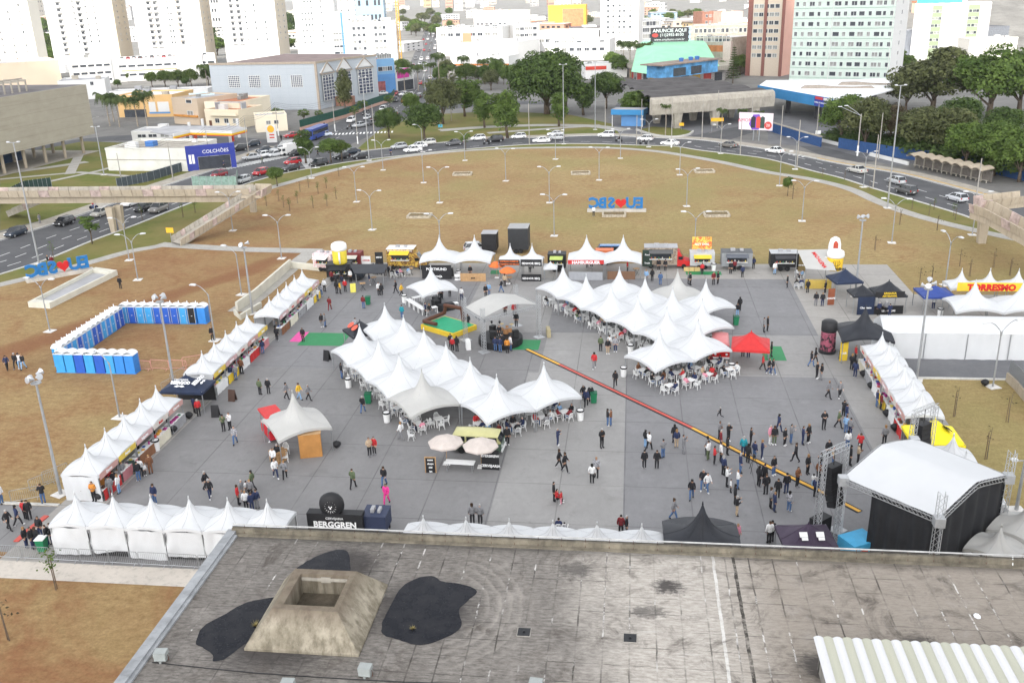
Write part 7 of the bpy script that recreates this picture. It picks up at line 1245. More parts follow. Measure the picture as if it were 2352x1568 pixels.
mug((-38.6,118.0),.95,2.9,'yellow inflatable beer mug with white foam above the black beer van',C('beer_yellow',(.66,.52,.05)),M_PLAS,-1.3,None,2.3);mug((25.3,117.4),.95,2.6,'white and yellow inflatable mug beside the inflatable hot dog',C('mug_yellow',(.72,.46,.03)),M_PLAS,2.9,'MADALENA',1.9)
o=emp('inflatable_hot_dog',(25.6,119.8,2.2),.3,'white and red inflatable hot dog standing behind the inflatable mug','inflatable');b=MB();b.lathe([(.25,0),(.75,.25),(.85,1.2),(.8,2.4),(.6,3.1),(.15,3.35)],14,sy=.7);b.build('bun',M_PLAS,o,smooth=True);b=MB();b.X=Matrix.Translation((-.15,-.5,0));b.lathe([(.1,.3),(.3,.6),(.32,1.6),(.3,2.6),(.1,2.9)],10);b.build('sausage',C('sausage_red',(.4,.06,.03)),o,smooth=True)
b=MB();o=emp('tilted_canopy',(23.1,117.3,0),0,'slanting white canopy with red lettering at the right back','canopy');b.add([(-1.7,-2.2,2.7),(1.9,-2.4,2.5),(1.6,2.2,4.0),(-2.1,2.2,3.9)],[(0,1,2,3)]);b.build('sheet',M_TENTG,o);b=MB();[b.tube([(x,y,0),(x,y,z)],.05,5)for x,y,z in((-1.7,-2.2,2.7),(1.9,-2.4,2.5),(1.6,2.2,4),(-2.1,2.2,3.9))];b.build('post',M_LEG,o);text('MADALENA',.7,C('lettering_red',(.55,.02,.02)),o,Matrix.Translation((.2,-.2,3.28))@Matrix.Rotation(radians(17),4,'X')@Matrix.Rotation(radians(-75),4,'Z'),bold=.02);part(o,'bar_counter',C('yellow_counter',(.5,.36,.08)),(-1.5,1.6,-1.9,-1.3,.03,1.1))
cpt=mpat('printed_column',(.02,.02,.022),(.30,.08,.12),1.6);o=emp('inflatable_column',(20.2,93.6,.03),0,'tall black inflatable column with coloured drinks print','inflatable column');b=MB();b.lathe([(.72,0),(.75,.1),(.75,2.2),(.72,2.3)],18);b.build('print',cpt,o);b=MB();b.lathe([(.74,2.3),(.78,2.4),(.78,3.3),(.6,3.45),(.1,3.46)],18);b.build('cap',M_BLK,o,smooth=True);b=MB();b.lathe([(.85,0),(.88,.25),(.78,.3)],18);b.build('foot',M_BLK,o)
for i,y in enumerate((94.6,91.7)):b=MB();b.lathe([(.3,0),(.32,.1),(.3,.45),(.32,.5),(.3,.85),(.2,.9)],12);tag(b.build('black_barrel',M_BLK,None,(20.9+.4*i,y,.035)),'black barrel beside the tall printed column, %s'%('far','near')[i],'barrel','black barrels')
o=emp('inflatable_arch',(-20.3,55.6,0),0,'black inflatable sign with a lion head and white lettering at the roof edge','inflatable sign');b=MB();b.xprism([(-2.0,.03),(2.0,.03),(2.0,2.1),(-2.0,2.1)],-.35,.35);b.build('panel',M_BLK,o);b=MB();b.X=Matrix.Translation((-.2,0,2.7))@Matrix.Rotation(pi/2,4,'X');b.lathe([(.3,-.38),(.8,-.3),(.92,0),(.8,.3),(.3,.38)],20);b.build('disc',M_BLK,o,smooth=True);text('BERGGREN',.62,LW,o,wallM(0,-.37,1.25),bold=.02);text('CERVEJARIA',.24,LW,o,wallM(0,-.37,1.75))
b=MB();b.X=Matrix.Translation((-.2,-.37,2.62))@Matrix.Rotation(pi/2,4,'X');r=random.Random(4)
for k in range(14):a=2*pi*k/14;b.add([(.2*cos(a-.15),.2*sin(a-.15),0),(.2*cos(a+.15),.2*sin(a+.15),0),(.46*cos(a+.2),.5*sin(a+.2),0)],[(0,1,2)])
for x,y,s in((-.09,.06,.05),(.09,.06,.05),(0,-.06,.07)):b.lathe([(.01,0),(s,0),(s,.02),(.01,.02)],8,(x,y,0))
b.build('lion_emblem',LW,o);truck((-17.6,56.4),0,1.7,1.6,1.7,C('navy_bar',(.03,.04,.08)),'dark blue bar trailer behind the black inflatable sign',None,None,'food_trailer',False)
def truss(b,p0,p1,w=.34,nb=None,r=.025):
 p0,p1=Vector(p0),Vector(p1);d=(p1-p0);L=d.length;t=d/L;a=t.cross(Vector((0,0,1))if abs(t.z)<.9 else Vector((1,0,0))).normalized()*w/2;c=t.cross(a).normalized()*w/2;K=[a+c,-a+c,-a-c,a-c];n_=nb or max(2,int(L/w))
 for k in K:b.tube([p0+k,p1+k],r,4)
 for i in range(n_):
  q0,q1=p0+t*(L*i/n_),p0+t*(L*(i+1)/n_)
  for j in range(4):b.tube([q0+K[j],q1+K[(j+1)%4]],r*.7,3)
 return b
M_AL=mat('truss_aluminium',(.40,.41,.42),.4,.1,3,.5,.3)
st=emp('small_stage',(-13.9,94.9,0),radians(-50),'small round stage under a white roof on four lattice towers','stage');iv=Matrix.Rotation(radians(50),3,'Z');TW=[iv@(Vector((x,y,0))-Vector((-13.9,94.9,0)))for x,y in((-17.9,95.7),(-15.3,92.1),(-9.9,96.9),(-12.8,100.6))]
for p in TW:b=MB();truss(b,(p.x,p.y,.05),(p.x,p.y,4.9));b.box(p.x-.5,p.x+.5,p.y-.5,p.y+.5,0,.05);b.build('tower',M_AL,st)
b=MB()
for i in range(4):truss(b,TW[i]+Vector((0,0,3.6)),TW[(i+1)%4]+Vector((0,0,3.6)),.3)
b.build('roof_truss',M_AL,st);b=MB();Q=[p*.97 for p in TW]
def sroof(u,v):p=Q[0].lerp(Q[1],u).lerp(Q[3].lerp(Q[2],u),v);return(p.x,p.y,3.8+.75*(1-abs(2*v-1)**1.3)+.06*noise.noise(Vector((u*4,v*4,1))))
b.grid(sroof,12,12);b.build('roof',M_TENTG,st,smooth=True);b=MB();b.lathe([(2.4,0),(2.4,.8),(2.3,.82)],18);b.build('platform',M_BLK,st)
for i in range(5):a=-1.9+.35*i;b=MB();b.lathe([(.07,-.15),(.12,.0),(.1,.14)],8,(2.2*cos(a)*1.1,2.2*sin(a)*1.1-.2,3.3));b.build('stage_lamp',M_BLK,st)
for k,(dx,dy,l)in enumerate(((-.8,.4,'drum kit centre'),)):pass
dk=emp('drum_kit',(-13.4,95.6,.83),0,'drum kit on the small stage','drum kit')
for x,y,r_,h_,z_ in((0,0,.3,.45,.05),(-.45,.1,.2,.25,.4),(.45,.1,.22,.35,.2),(.1,.35,.17,.2,.6)):b=MB();b.lathe([(r_,z_),(r_,z_+h_),(r_*.9,z_+h_+.01)],12,(x,y,0));b.build('drum',C('drum_wood',(.35,.18,.08)),dk)
for x,y in((-.5,.5),(.6,.4)):b=MB();b.tube([(x,y,0),(x,y,1.0)],.015,4);b.lathe([(.01,1.0),(.25,.98),(.01,1.02)],12,(x,y,0));b.build('cymbal',C('brass',(.5,.35,.1),.3),dk)
for i,(x,y)in enumerate(((-14.6,94.2),(-12.2,94.6),(-14.9,96.0))):o=emp('loudspeaker',(x,y,.83),.5*i,'black loudspeaker on the small stage, %s'%('front left','front right','rear left')[i],'loudspeaker','loudspeakers on the small stage');part(o,'cabinet',M_BLK,(-.3,.3,-.25,.25,0,.8));b=MB();b.X=Matrix.Translation((0,-.26,.4))@Matrix.Rotation(pi/2,4,'X');b.lathe([(.05,0),(.2,.01),(.22,.03)],12);b.build('cone',M_TYRE,o)
b=MB();b.cbox((0,0,.5),(.5,.9,1.0));b.cbox((0,0,1.05),(.3,.6,.12));tag(b.build('concrete_block',M_PLAS,None,GZ(1,2,1950,70),.3),'white ballast block left of the small stage','block');b=MB();b.cbox((0,0,.45),(.4,1.3,.9));b.cbox((0,0,.92),(.3,1.1,.06));tag(b.build('ballast_block',C('khaki_block',(.35,.3,.18)),None,(-8.9,97.3,.035),.2),'khaki ballast block at the right lattice tower of the small stage','block')
def sroof2():
 A,B_,C_,D=Vector((13.9,56.2,0)),Vector((19.9,62.2,0)),Vector((24.3,57.2,0)),Vector((18.5,51.6,0));o=emp('main_stage',(18.9,56,0),0,'big stage with a white arched roof and black cloth walls','stage');c=Vector((18.9,56,0));A,B_,C_,D=[p-c for p in(A,B_,C_,D)]
 def f(u,v):p=A.lerp(B_,u).lerp(D.lerp(C_,u),v);return(p.x,p.y,5.7+.95*(1-abs(2*u-1)**1.15)+.05*noise.noise(Vector((u*5,v*5,3))))
 b=MB();b.grid(f,20,14);b.build('roof',M_TENT,o,smooth=True);b=MB()
 for v in(0,1):
  for i in range(10):truss(b,Vector(f(i/10,v))-Vector((0,0,.2)),Vector(f((i+1)/10,v))-Vector((0,0,.2)),.28,2)
 for u in(0,1):truss(b,Vector(f(u,0))-Vector((0,0,.2)),Vector(f(u,1))-Vector((0,0,.2)),.28)
 b.build('roof_truss',M_AL,o)
 def wall(p,q,name,top0=5.5,top1=5.5):
  b=MB();d=q-p;n_=Vector((-d.y,d.x,0)).normalized();b.grid(lambda u,v:tuple(p+d*u+n_*(.08*sin(u*34)+.06*noise.noise(Vector((u*9,v*2,0))))+Vector((0,0,v*(top0+(top1-top0)*u+.9*(1-abs(2*u-1)**1.15)*(name=='back_cloth'))))),60,6);b.build(name,mat('stage_black_cloth',(.02,.021,.024),.8,.2,.8),o,smooth=True)
 wall(D*.99,C_*.99,'back_cloth');wall(A.lerp(D,.32),D*.99,'side_cloth');wall(B_.lerp(C_,.4),C_*.99,'side_cloth')
 P=[A.lerp(D,.15),B_.lerp(C_,.15),C_,D];b=MB();b.prism([p.xy*.97 for p in P],.05,1.3);b.build('platform',M_BLK,o)
 for p in(A,B_,C_*1.02,D*1.02):b=MB();truss(b,(p.x,p.y,0),(p.x,p.y,7.4 if p in(C_*1.02,D*1.02)else 5.6),.42);b.box(p.x-.3,p.x+.3,p.y-.3,p.y+.3,5.2,5.8);b.build('tower',M_AL,o)
sroof2()
def patower(x,y,rz,label,h=7.2):
 o=emp('loudspeaker_tower',(x,y,.03),rz,label,'loudspeaker tower','loudspeaker towers');b=MB();[truss(b,(s*1.15,0,0),(s*1.15,0,h),.36)for s in(-1,1)];truss(b,(-1.3,0,h),(1.3,0,h),.36);[b.box(s*1.15-.5,s*1.15+.5,-.5,.5,0,.05)for s in(-1,1)];b.build('frame',M_AL,o)
 for k in range(7):b=MB();b.X=Matrix.Translation((0,-.03*k*k*.4,h-1.3-.42*k))@Matrix.Rotation(-.05*k,4,'X');b.cbox((0,0,0),(1.1,.6,.38));b.build('speaker_box',M_BLK,o)
 b=MB();b.tube([(0,0,h),(0,0,h-1.1)],.03,4);b.build('hoist',M_BLK,o);part(o,'subwoofer',M_BLK,(-.7,.7,.2,1.0,.03,1.2))
patower(13.7,58.3,radians(42),'lattice tower with hanging black loudspeakers left of the main stage',6.6);patower(21.35,65.2,radians(40),'lattice tower with hanging black loudspeakers behind the main stage',6.6)
o=emp('painted_box',(14.5,54.0,0),.5,'blue painted box with red and brown shapes at the stage foot','box');part(o,'box',C('sky_blue_paint',(.06,.35,.6)),(0,2.0,0,1.6,0,1.9));part(o,'red_shape',RED,(.4,1.1,-.04,-.01,.8,1.5));part(o,'brown_shape',C('brown_shape',(.25,.12,.05)),(1.5,2.1,-.05,-.01,.5,1.0))
def kombi(p,rz,low,top,label,hatch=True):
 o=emp('camper_van',(p[0],p[1],.035),rz,label,'van','old rounded vans');b=MB()
 def sec(u,v,lo):
  x=-2.05+4.1*u;e=1-.13*abs(2*u-1)**6;q=-1+2*v;w=.86*e
  return(x*(1 if lo else.965),w*q*(1 if lo else.9),0)
 pr=[(-2.02,.3),(-2.1,.55),(-2.1,1.05),(2.12,1.05),(2.1,.5),(2.0,.3)];b.xprism(pr,-.86,.86);b.build('lower_body',low,o);b=MB();b.xprism([(-2.08,1.05),(-1.95,1.65),(1.7,1.65),(2.05,1.05)],-.82,.82);b.build('window_band',top,o);b=MB();b.grid(lambda u,v:((-2.0+3.85*u),(-.84+1.68*v),1.62+.32*(sin(pi*min(1,max(0,v)))**.5)*(sin(pi*u)**.35 if 0<u<1 else 0)),20,10);b.build('roof',top,o,smooth=True)
 [part(o,'side_window',M_GLASS,(-1.7+k*.9,-.95+k*.9,s*.83-.01,s*.83+.01,1.12,1.58))for k in range(4)for s in(-1,1)];b=MB();b.add([(2.08,-.7,1.12),(2.08,.7,1.12),(1.8,.7,1.6),(1.8,-.7,1.6)],[(0,1,2,3)]);b.add([(-2.1,-.7,1.12),(-2.1,.7,1.12),(-1.98,.7,1.55),(-1.98,-.7,1.55)],[(3,2,1,0)]);b.build('windscreen',M_GLASS,o)
 b=MB();b.box(2.1,2.22,-.85,.85,.32,.48);b.box(-2.22,-2.1,-.85,.85,.32,.48);b.build('bumper',M_PLAS,o)
 for x in(-1.25,1.25):
  for s in(-1,1):t=MB();t.X=Matrix.Translation((x,s*.78,.32))@Matrix.Rotation(pi/2,4,'X');t.lathe([(.1,-.1),(.3,-.1),(.32,0),(.3,.1),(.1,.1)],12);t.build('wheel',M_TYRE,o)
 for s in(-1,1):b=MB();b.X=Matrix.Translation((2.13,s*.55,.78))@Matrix.Rotation(pi/2,4,'Y');b.lathe([(.01,0),(.12,0),(.1,.03),(.01,.04)],10);b.build('headlight',M_HL,o)
kombi((-12.4,69.6),-.06,C('van_green',(.07,.11,.08),.35),C('van_lime',(.47,.45,.22),.35),'old green and lime rounded van serving as a bar before the left tents');kombi((9.3,92.6),-pi/2-.05,C('van_red',(.5,.02,.02),.35),C('van_pink_check',(.55,.18,.18),.4),'red rounded van with a pink roof by the red gazebo')
o=emp('red_kiosk',(-30.7,71.0,.035),A60,'red bar cart at the left side of the lone tent','kiosk');part(o,'body',C('kiosk_red',(.5,.02,.03)),(-1.3,1.3,-.7,.7,.3,1.2));part(o,'roof',RED,(-1.4,1.4,-.8,.8,2.2,2.35));part(o,'post',M_LEG,(-1.3,-1.2,-.7,-.6,1.2,2.2),(1.2,1.3,-.7,-.6,1.2,2.2));part(o,'shelf_goods',M_PLAS,(-1.1,1.1,-.6,.2,1.2,1.35))
o=emp('pallet_stack',(-28.7,66.6,.035),A60+.4,'stack of pale wooden pallets under the lone tent','pallets')
for i in range(7):part(o,'pallet',M_WOOD,*[(-.55,.55,-.5+k*.24,-.36+k*.24,.03+i*.15,.06+i*.15)for k in range(5)],*[(-.5+k*.45,-.4+k*.45,-.5,.6,.06+i*.15,.13+i*.15)for k in range(3)])
o=emp('wooden_cabinet',(-26.2,67.6,.035),A60+1.2,'orange brown wooden cabinet under the lone tent','cabinet');part(o,'body',mat('orange_plywood',(.42,.20,.06),.6,.12,1.5),(-.9,.9,-.3,.3,0,2.1));part(o,'worktop',M_WOOD,(-.95,.95,-.35,.35,2.1,2.14))
def parasol(p,r,h,m,label,grp):
 o=emp('parasol',(p[0],p[1],.035),0,label,'parasol',grp);b=MB();b.tube([(0,0,0),(0,0,h)],.025,6);b.build('pole',M_WOOD,o);b=MB();n_=8;vs=[(0,0,h)]+[(r*.55*cos(2*pi*k/n_),r*.55*sin(2*pi*k/n_),h-.2)for k in range(n_)]+[(r*cos(2*pi*k/n_),r*sin(2*pi*k/n_),h-.55)for k in range(n_)]+[(r*cos(2*pi*k/n_),r*sin(2*pi*k/n_),h-.68)for k in range(n_)];fs=[(0,1+k,1+(k+1)%n_)for k in range(n_)]+[(1+k+j*n_,9+k+j*n_,9+(k+1)%n_+j*n_,1+(k+1)%n_+j*n_)for k in range(n_)for j in(0,1)];b.add(vs,fs);b.build('canopy',m,o);part(o,'base',M_PLAS,(-.3,.3,-.3,.3,0,.06));b=MB();[b.tube([(0,0,h-.6),(r*.9*cos(2*pi*k/n_),r*.9*sin(2*pi*k/n_),h-.56)],.01,3)for k in range(n_)];b.build('ribs',M_LEG,o)
for i,(x,y)in enumerate(((-14.6,67.0),(-11.7,66.6))):parasol((x,y),1.45,2.5,C('parasol_beige',(.52,.46,.42),.8),'beige parasol beside the green van bar, %s'%('left','right')[i],'beige parasols')
for i,v in enumerate((Z(1,1,2215,985),Z(1,1,2315,1040))):p=G(*v);parasol((p.x,p.y),1.1,2.3,ORG,'orange parasol before the barbecue stand, %s'%('far','near')[i],'orange parasols')
o=emp('folding_table',(-13.3,65.9,.035),-.05,'long white folding table before the green van bar','table');part(o,'top',M_PLAS,(-1.2,1.2,-.38,.38,.74,.78));part(o,'leg',M_LEG,(-1.05,-1.0,-.3,-.25,0,.74),(1,1.05,-.3,-.25,0,.74),(-1.05,-1,.25,.3,0,.74),(1,1.05,.25,.3,0,.74))
poster((-10.9,66.2),-.05,1.45,1.75,M_BLK,'black banner with white brewery lettering by the green van',['EVERBREW','CERVEJARIA'],.3);o=poster((-15.6,65.4),.05,.8,1.35,M_BLK,'chalkboard in an orange wooden frame left of the folding table',['menu','chope','600','ipa'],.2,0,'chalkboard','chalkboard');part(o,'frame',M_WOOD,(-.45,-.38,-.03,.07,0,1.4),(.38,.45,-.03,.07,0,1.4),(-.38,.38,-.03,.07,1.33,1.4))
for(c_,r_,x,y),l,m in(((0,2,1985,690),'chalkboard standing before the black gazebo',M_BLK),((0,2,2140,545),'dark sandwich board on the paving right of the black gazebo',C('board_dark_brown',(.07,.04,.03))),((1,1,895,1115),'yellow and white sandwich board near the beer van',C('board_yellow',(.6,.55,.1))),((0,2,1215,1210),'small chalkboard at the near left stalls',C('board_green_black',(.03,.05,.04))),((1,1,1790,970),'chalkboard by the small green carpet piece',M_BLK),((1,2,655,175),'dark easel sign behind the left seating tents',M_BLK)):
 p=GZ(c_,r_,x,y);o=emp('sandwich_board',(p.x,p.y,.035),rs.uniform(-.5,.5),l,'sandwich board')
 for s in(-1,1):b=MB();b.X=Matrix.Translation((0,s*.25,0))@Matrix.Rotation(s*.22,4,'X');b.box(-.35,.35,-.02,.02,0,1.15);b.build('panel',m,o)
for(c_,r_,x,y),l,tx in(((0,2,940,1420),'orange roll up banner at the nearest left stall','DOCE'),((3,2,690,180),'tilted yellow feather banner beside the right stalls','BAR'),((3,1,575,1235),'narrow dark flag banner before the black gazebo at the right','CHOPE')):
 p=GZ(c_,r_,x,y);poster((p.x,p.y),.2,.8,2.0,{'DOCE':C('banner_orange',(.5,.2,.04)),'BAR':YEL,'CHOPE':C('banner_rust',(.25,.08,.04))}[tx],l,[tx],.3)
def bin_(p,m,label,grp,lid=False,h=.95,r=.33):
 o=emp('litter_bin',(p[0],p[1],.035),0,label,'bin',grp);b=MB();b.lathe([(r*.82,0),(r,h),(r*1.05,h+.02)],14);b.build('bucket',m,o);b=MB();b.lathe([(r*1.0,h-.12),(r*1.1,h-.02),(r*1.06,h+.04),(r*.6,h+.0),(r*.2,h-.1)],14);b.build('bin_bag' if not lid else 'lid',M_BLK if not lid else m,o)
for(c_,r_,x,y),l in(((1,2,852,422),'white bin left of the left tents'),((1,2,1205,742),'white bin at the front corner of the left tents'),((1,2,2165,975),'white bin at the right front of the left tents'),((2,2,628,722),'white bin at the far right tip of the left tents'),((2,2,1025,322),'white bin left of the near right tent'),((2,2,2015,288),'white bin right of the right tents'),((2,2,1088,110),'white bin behind the near right tent'),((0,2,1440,1000),'big white bin before the near left stalls'),((1,1,1365,1212),'white bin at the square of white tables'),((1,1,1005,935),'white bin before the yellow food truck'),((1,1,1860,975),'white bin at the pale wooden counter'),((2,1,1852,918),'white bin right of the yellow awning kiosk'),((3,1,1578,1340),'white bin left of the right big tent')):p=GZ(c_,r_,x,y);bin_(p,M_PLAS,l,'white bins with black bags')
for(c_,r_,x,y),l in(((1,2,1035,570),'green wheeled bin at the left edge of the left tents'),((2,2,750,565),'green wheeled bin tipped beside the three men'),((1,1,1032,1232),'green bin beside the man in dark red'),((2,1,2055,1420),'green bin behind the right tents'),((0,3,400,355),'green bin stuffed with white bags by the uniformed group')):
 p=GZ(c_,r_,x,y);o=emp('wheeled_bin',(p.x,p.y,.035),.1,l,'bin','green bins');b=MB();b.add([(-.24,-.26,.06),(.24,-.26,.06),(.24,.26,.06),(-.24,.26,.06),(-.3,-.34,1.0),(.3,-.34,1.0),(.3,.34,1.0),(-.3,.34,1.0)],[(3,2,1,0),(0,1,5,4),(1,2,6,5),(2,3,7,6),(3,0,4,7)]);b.build('body',C('bin_green',(.015,.17,.075)),o);part(o,'lid',C('bin_green_dark',(.01,.10,.05))if '400' not in l and 'white' not in l else M_PLAS,(-.32,.32,-.37,.36,1.0,1.07));b=MB();[b.lathe([(.04,-.03),(.1,0),(.04,.03)],8,(x,.28,.1))for x in(-.22,.22)];b.build('wheel',M_TYRE,o)
for(c_,r_,x,y),l in(((0,2,1740,715),'black rubbish bag by the black gazebo'),((0,2,1597,842),'black rubbish bag by the red stall cloth'),((1,2,745,985),'black bag at the right leg of the lone tent'),((0,2,920,1460),'black bag at the feet of the vendor in orange'),((3,2,875,330),'black bag at the right stalls, farthest'),((3,2,945,440),'black bag at the right stalls, second'),((3,2,1088,695),'black bag at the right stalls, third'),((3,2,1162,828),'black bag at the right stalls, nearest'),((1,1,382,1350),'black bag at the far left stalls'),((3,2,1990,415),'black bag at the lamp foot on the small lawn')):
 p=GZ(c_,r_,x,y);b=MB();b.grid(lambda u,v:(.36*sin(pi*v)**.7*cos(2*pi*u)*(1+.12*sin(6*pi*u)),.34*sin(pi*v)**.7*sin(2*pi*u),.75*(1-v)**.8),14,7);tag(b.build('rubbish_bag',M_BLK,None,(p.x,p.y,.035),0,True),l,'bag','black rubbish bags')
p=GZ(1,1,1890,1370);o=emp('bull_ring',(-20.4,99.0,.035),radians(-35),'inflatable ring with yellow rim, green floor and brown tubes for a ride','inflatable ring');b=MB();b.box(-2.6,2.6,-1.9,1.9,0,.55);b.build('rim',YEL,o);b=MB();b.box(-2.4,2.4,-1.7,1.7,.55,.6);b.build('floor',C('floor_green',(.02,.32,.16)),o);mbw=C('tube_brown',(.09,.035,.02))
for P in(((-2.4,-1.6,.9),(-.3,-1.6,1.0)),((-2.4,-1.6,.9),(-2.4,1.6,1.0)),((-2.3,1.6,1),(-2.0,1.6,2.0)),((-2.2,1.6,2.0),(.6,1.6,2.2)),((.6,1.6,2.2),(.8,1.6,.7))):b=MB();b.tube(P,.22,8);b.build('tube',mbw,o)
def trestle(x,y,rz,L,label,grp,m=M_PLAS):o=emp('plastic_table',(x,y,.035),rz,label,'table',grp);part(o,'top',m,(-L/2,L/2,-.35,.35,.70,.74));[part(o,'leg',m,(sx*(L/2-.1)-.03,sx*(L/2-.1)+.03,sy*.28-.03,sy*.28+.03,0,.70))for sx in(-1,1)for sy in(-1,1)]
q=radians(-53)
for i,(u,v,r_)in enumerate(((-1.9,-2.3,0),(-.6,-2.3,0),(.7,-2.3,0),(2.0,-2.3,0),(2.4,-1.2,pi/2),(2.4,1.6,pi/2),(-2.4,-1.0,pi/2),(-2.4,.3,pi/2),(-2.4,1.5,pi/2))):trestle(-23.9+u*cos(q)-v*sin(q),107.2+u*sin(q)+v*cos(q),q+r_,1.2,'white plastic table in the ring of tables under the back tent','tables under the lone back tent')
for i,(u,v)in enumerate(((2.4,.2),(2.4,-.2+1.0),(.4,.2),(-.6,.6))):b=MB();b.box(-.55,.55,-.4,.4,0,.82);b.box(-.5,.5,-.35,.35,.82,.86);tag(b.build('black_chest',M_BLK,None,(-23.9+u*cos(q)-v*sin(q)*1.3,107.2+u*sin(q)+v*cos(q)*1.3,.035),q+pi/2*(i<2)),'black covered chest among the tables under the back tent','chest','black chests under the lone back tent')
for(c_,r_,x,y),l in(((1,1,985,1100),'dark folding table with stools before the beer van, nearest'),((1,1,1085,1045),'dark folding table left of the yellow food truck crowd'),((1,1,1420,960),'dark folding table at the front of the yellow food truck'),((2,1,1140,965),'pair of dark high tables right of the hamburger stand'),((1,1,2330,1045),'dark table under the near orange parasol')):
 p=GZ(c_,r_,x,y);o=emp('folding_table',(p.x,p.y,.035),rs.uniform(0,1),l,'table','dark folding tables');part(o,'top',M_WOOD,(-.35,.35,-.35,.35,.95,.98))
 for s in(-1,1):b=MB();b.tube([(-.3,s*.25,0),(.3,s*.25,.95)],.02,4);b.tube([(.3,s*.25,0),(-.3,s*.25,.95)],.02,4);b.build('leg',M_BLK,o)
p=GZ(2,2,2215,1195);o=emp('tripod',(p.x,p.y,.035),0,'black camera tripod standing in the crowd at the cable ramp','tripod')
for k in range(3):b=MB();b.tube([(.5*cos(2.1*k),.5*sin(2.1*k),0),(0,0,1.3)],.02,4);b.build('leg',M_BLK,o)
part(o,'camera',M_BLK,(-.1,.1,-.15,.1,1.3,1.48))
# ------------------------------------------------------------ chairs, tables and people
def chair_proto():
 o=emp('plastic_chair',(0,0,-60));b=MB();b.grid(lambda u,v:(-.23+.46*u,-.22+.44*v,.43+.02*cos(pi*(u-.5))),4,4);b.box(-.23,.23,-.22,.22,.40,.42);b.build('seat',M_PLAS,o)
 b=MB();b.tube([(-.2,.2,.42),(-.2,.27,.72),(-.12,.3,.88),(.12,.3,.88),(.2,.27,.72),(.2,.2,.42)],.028,5);[b.tube([(x,.22,.43),(x,.29,.86)],.03,4)for x in(-.1,0,.1)];b.build('backrest',M_PLAS,o)
 for s in(-1,1):b=MB();b.tube([(s*.22,.24,.66),(s*.25,-.02,.66),(s*.25,-.2,.62),(s*.24,-.22,.42)],.025,5);b.build('armrest',M_PLAS,o)
 for x in(-1,1):
  for y in(-1,1):b=MB();b.tube([(x*.21,y*.2,.42),(x*.26,y*.26,0)],[.03,.022],5);b.build('leg',M_PLAS,o)
 return o
CHP=chair_proto();CH_USED=[0]
def chair(x,y,rz,lab,grp):
 o=CHP if not CH_USED[0]else dup(CHP,(0,0,0));CH_USED[0]=1;o.location=(x,y,.035);o.rotation_euler=(0,0,rz);return tag(o,lab,'chair',grp)
TBP=[]
def ptable(x,y,rz,lab,grp):
 if not TBP:
  o=emp('plastic_table');part(o,'top',M_PLAS,(-.4,.4,-.4,.4,.69,.73));[part(o,'leg',M_PLAS,(sx*.33-.035,sx*.33+.035,sy*.33-.035,sy*.33+.035,0,.69))for sx in(-1,1)for sy in(-1,1)];TBP.append(o)
 else:o=dup(TBP[0],(0,0,0))
 o.location=(x,y,.035);o.rotation_euler=(0,0,rz);return tag(o,lab,'table',grp)
JN='pel spi che nec hb hm ht sl el wl sr er wr hl kl al tl hr kr ar tr'.split()
JR=dict(pel=.135,spi=.12,che=.135,nec=.055,hb=.07,hm=.088,ht=.055,s=.068,e=.046,w=.033,h=.092,k=.06,a=.043,t=.034)
BON=[('pel','spi','torso'),('spi','che','torso'),('che','nec','torso'),('nec','hb','neck'),('hb','hm','head'),('hm','ht','head')]+[q for s in 'lr' for q in(('che','s'+s,'torso'),('s'+s,'e'+s,'arm'),('e'+s,'w'+s,'arm'),('pel','h'+s,'leg'),('h'+s,'k'+s,'leg'),('k'+s,'a'+s,'leg'),('a'+s,'t'+s,'foot'))]
def pose(**kw):
 J=dict(pel=(0,0,.95),spi=(0,0,1.14),che=(0,.01,1.33),nec=(0,.01,1.47),hb=(0,-.01,1.53),hm=(0,-.015,1.61),ht=(0,0,1.69))
 for s,q in(('l',-1),('r',1)):J.update({'s'+s:(q*.17,.01,1.39),'e'+s:(q*.24,.03,1.12),'w'+s:(q*.24,-.06,.89),'h'+s:(q*.09,0,.9),'k'+s:(q*.1,-.02,.49),'a'+s:(q*.1,.02,.08),'t'+s:(q*.12,-.15,.04)})
 J.update(kw);return J
W_=dict(kl=(-.1,-.16,.51),al=(-.1,-.24,.1),tl=(-.11,-.4,.06),kr=(.1,.1,.49),ar=(.1,.32,.13),tr=(.11,.2,.05),el=(-.25,.12,1.13),wl=(-.23,.1,.9),er=(.25,-.06,1.13),wr=(.22,-.22,.95))
sw=lambda d:{k[:-1]+('r' if k[-1]=='l' else 'l'):(-v[0],v[1],v[2])for k,v in d.items()}
SIT=dict(pel=(0,.05,.53),spi=(0,.08,.74),che=(0,.06,.93),nec=(0,.04,1.07),hb=(0,.0,1.13),hm=(0,-.01,1.21),ht=(0,.01,1.29))
for s,q in(('l',-1),('r',1)):SIT.update({'s'+s:(q*.17,.06,.99),'e'+s:(q*.24,-.02,.74),'w'+s:(q*.14,-.25,.72),'h'+s:(q*.1,.0,.5),'k'+s:(q*.13,-.38,.52),'a'+s:(q*.13,-.36,.1),'t'+s:(q*.14,-.52,.05)})
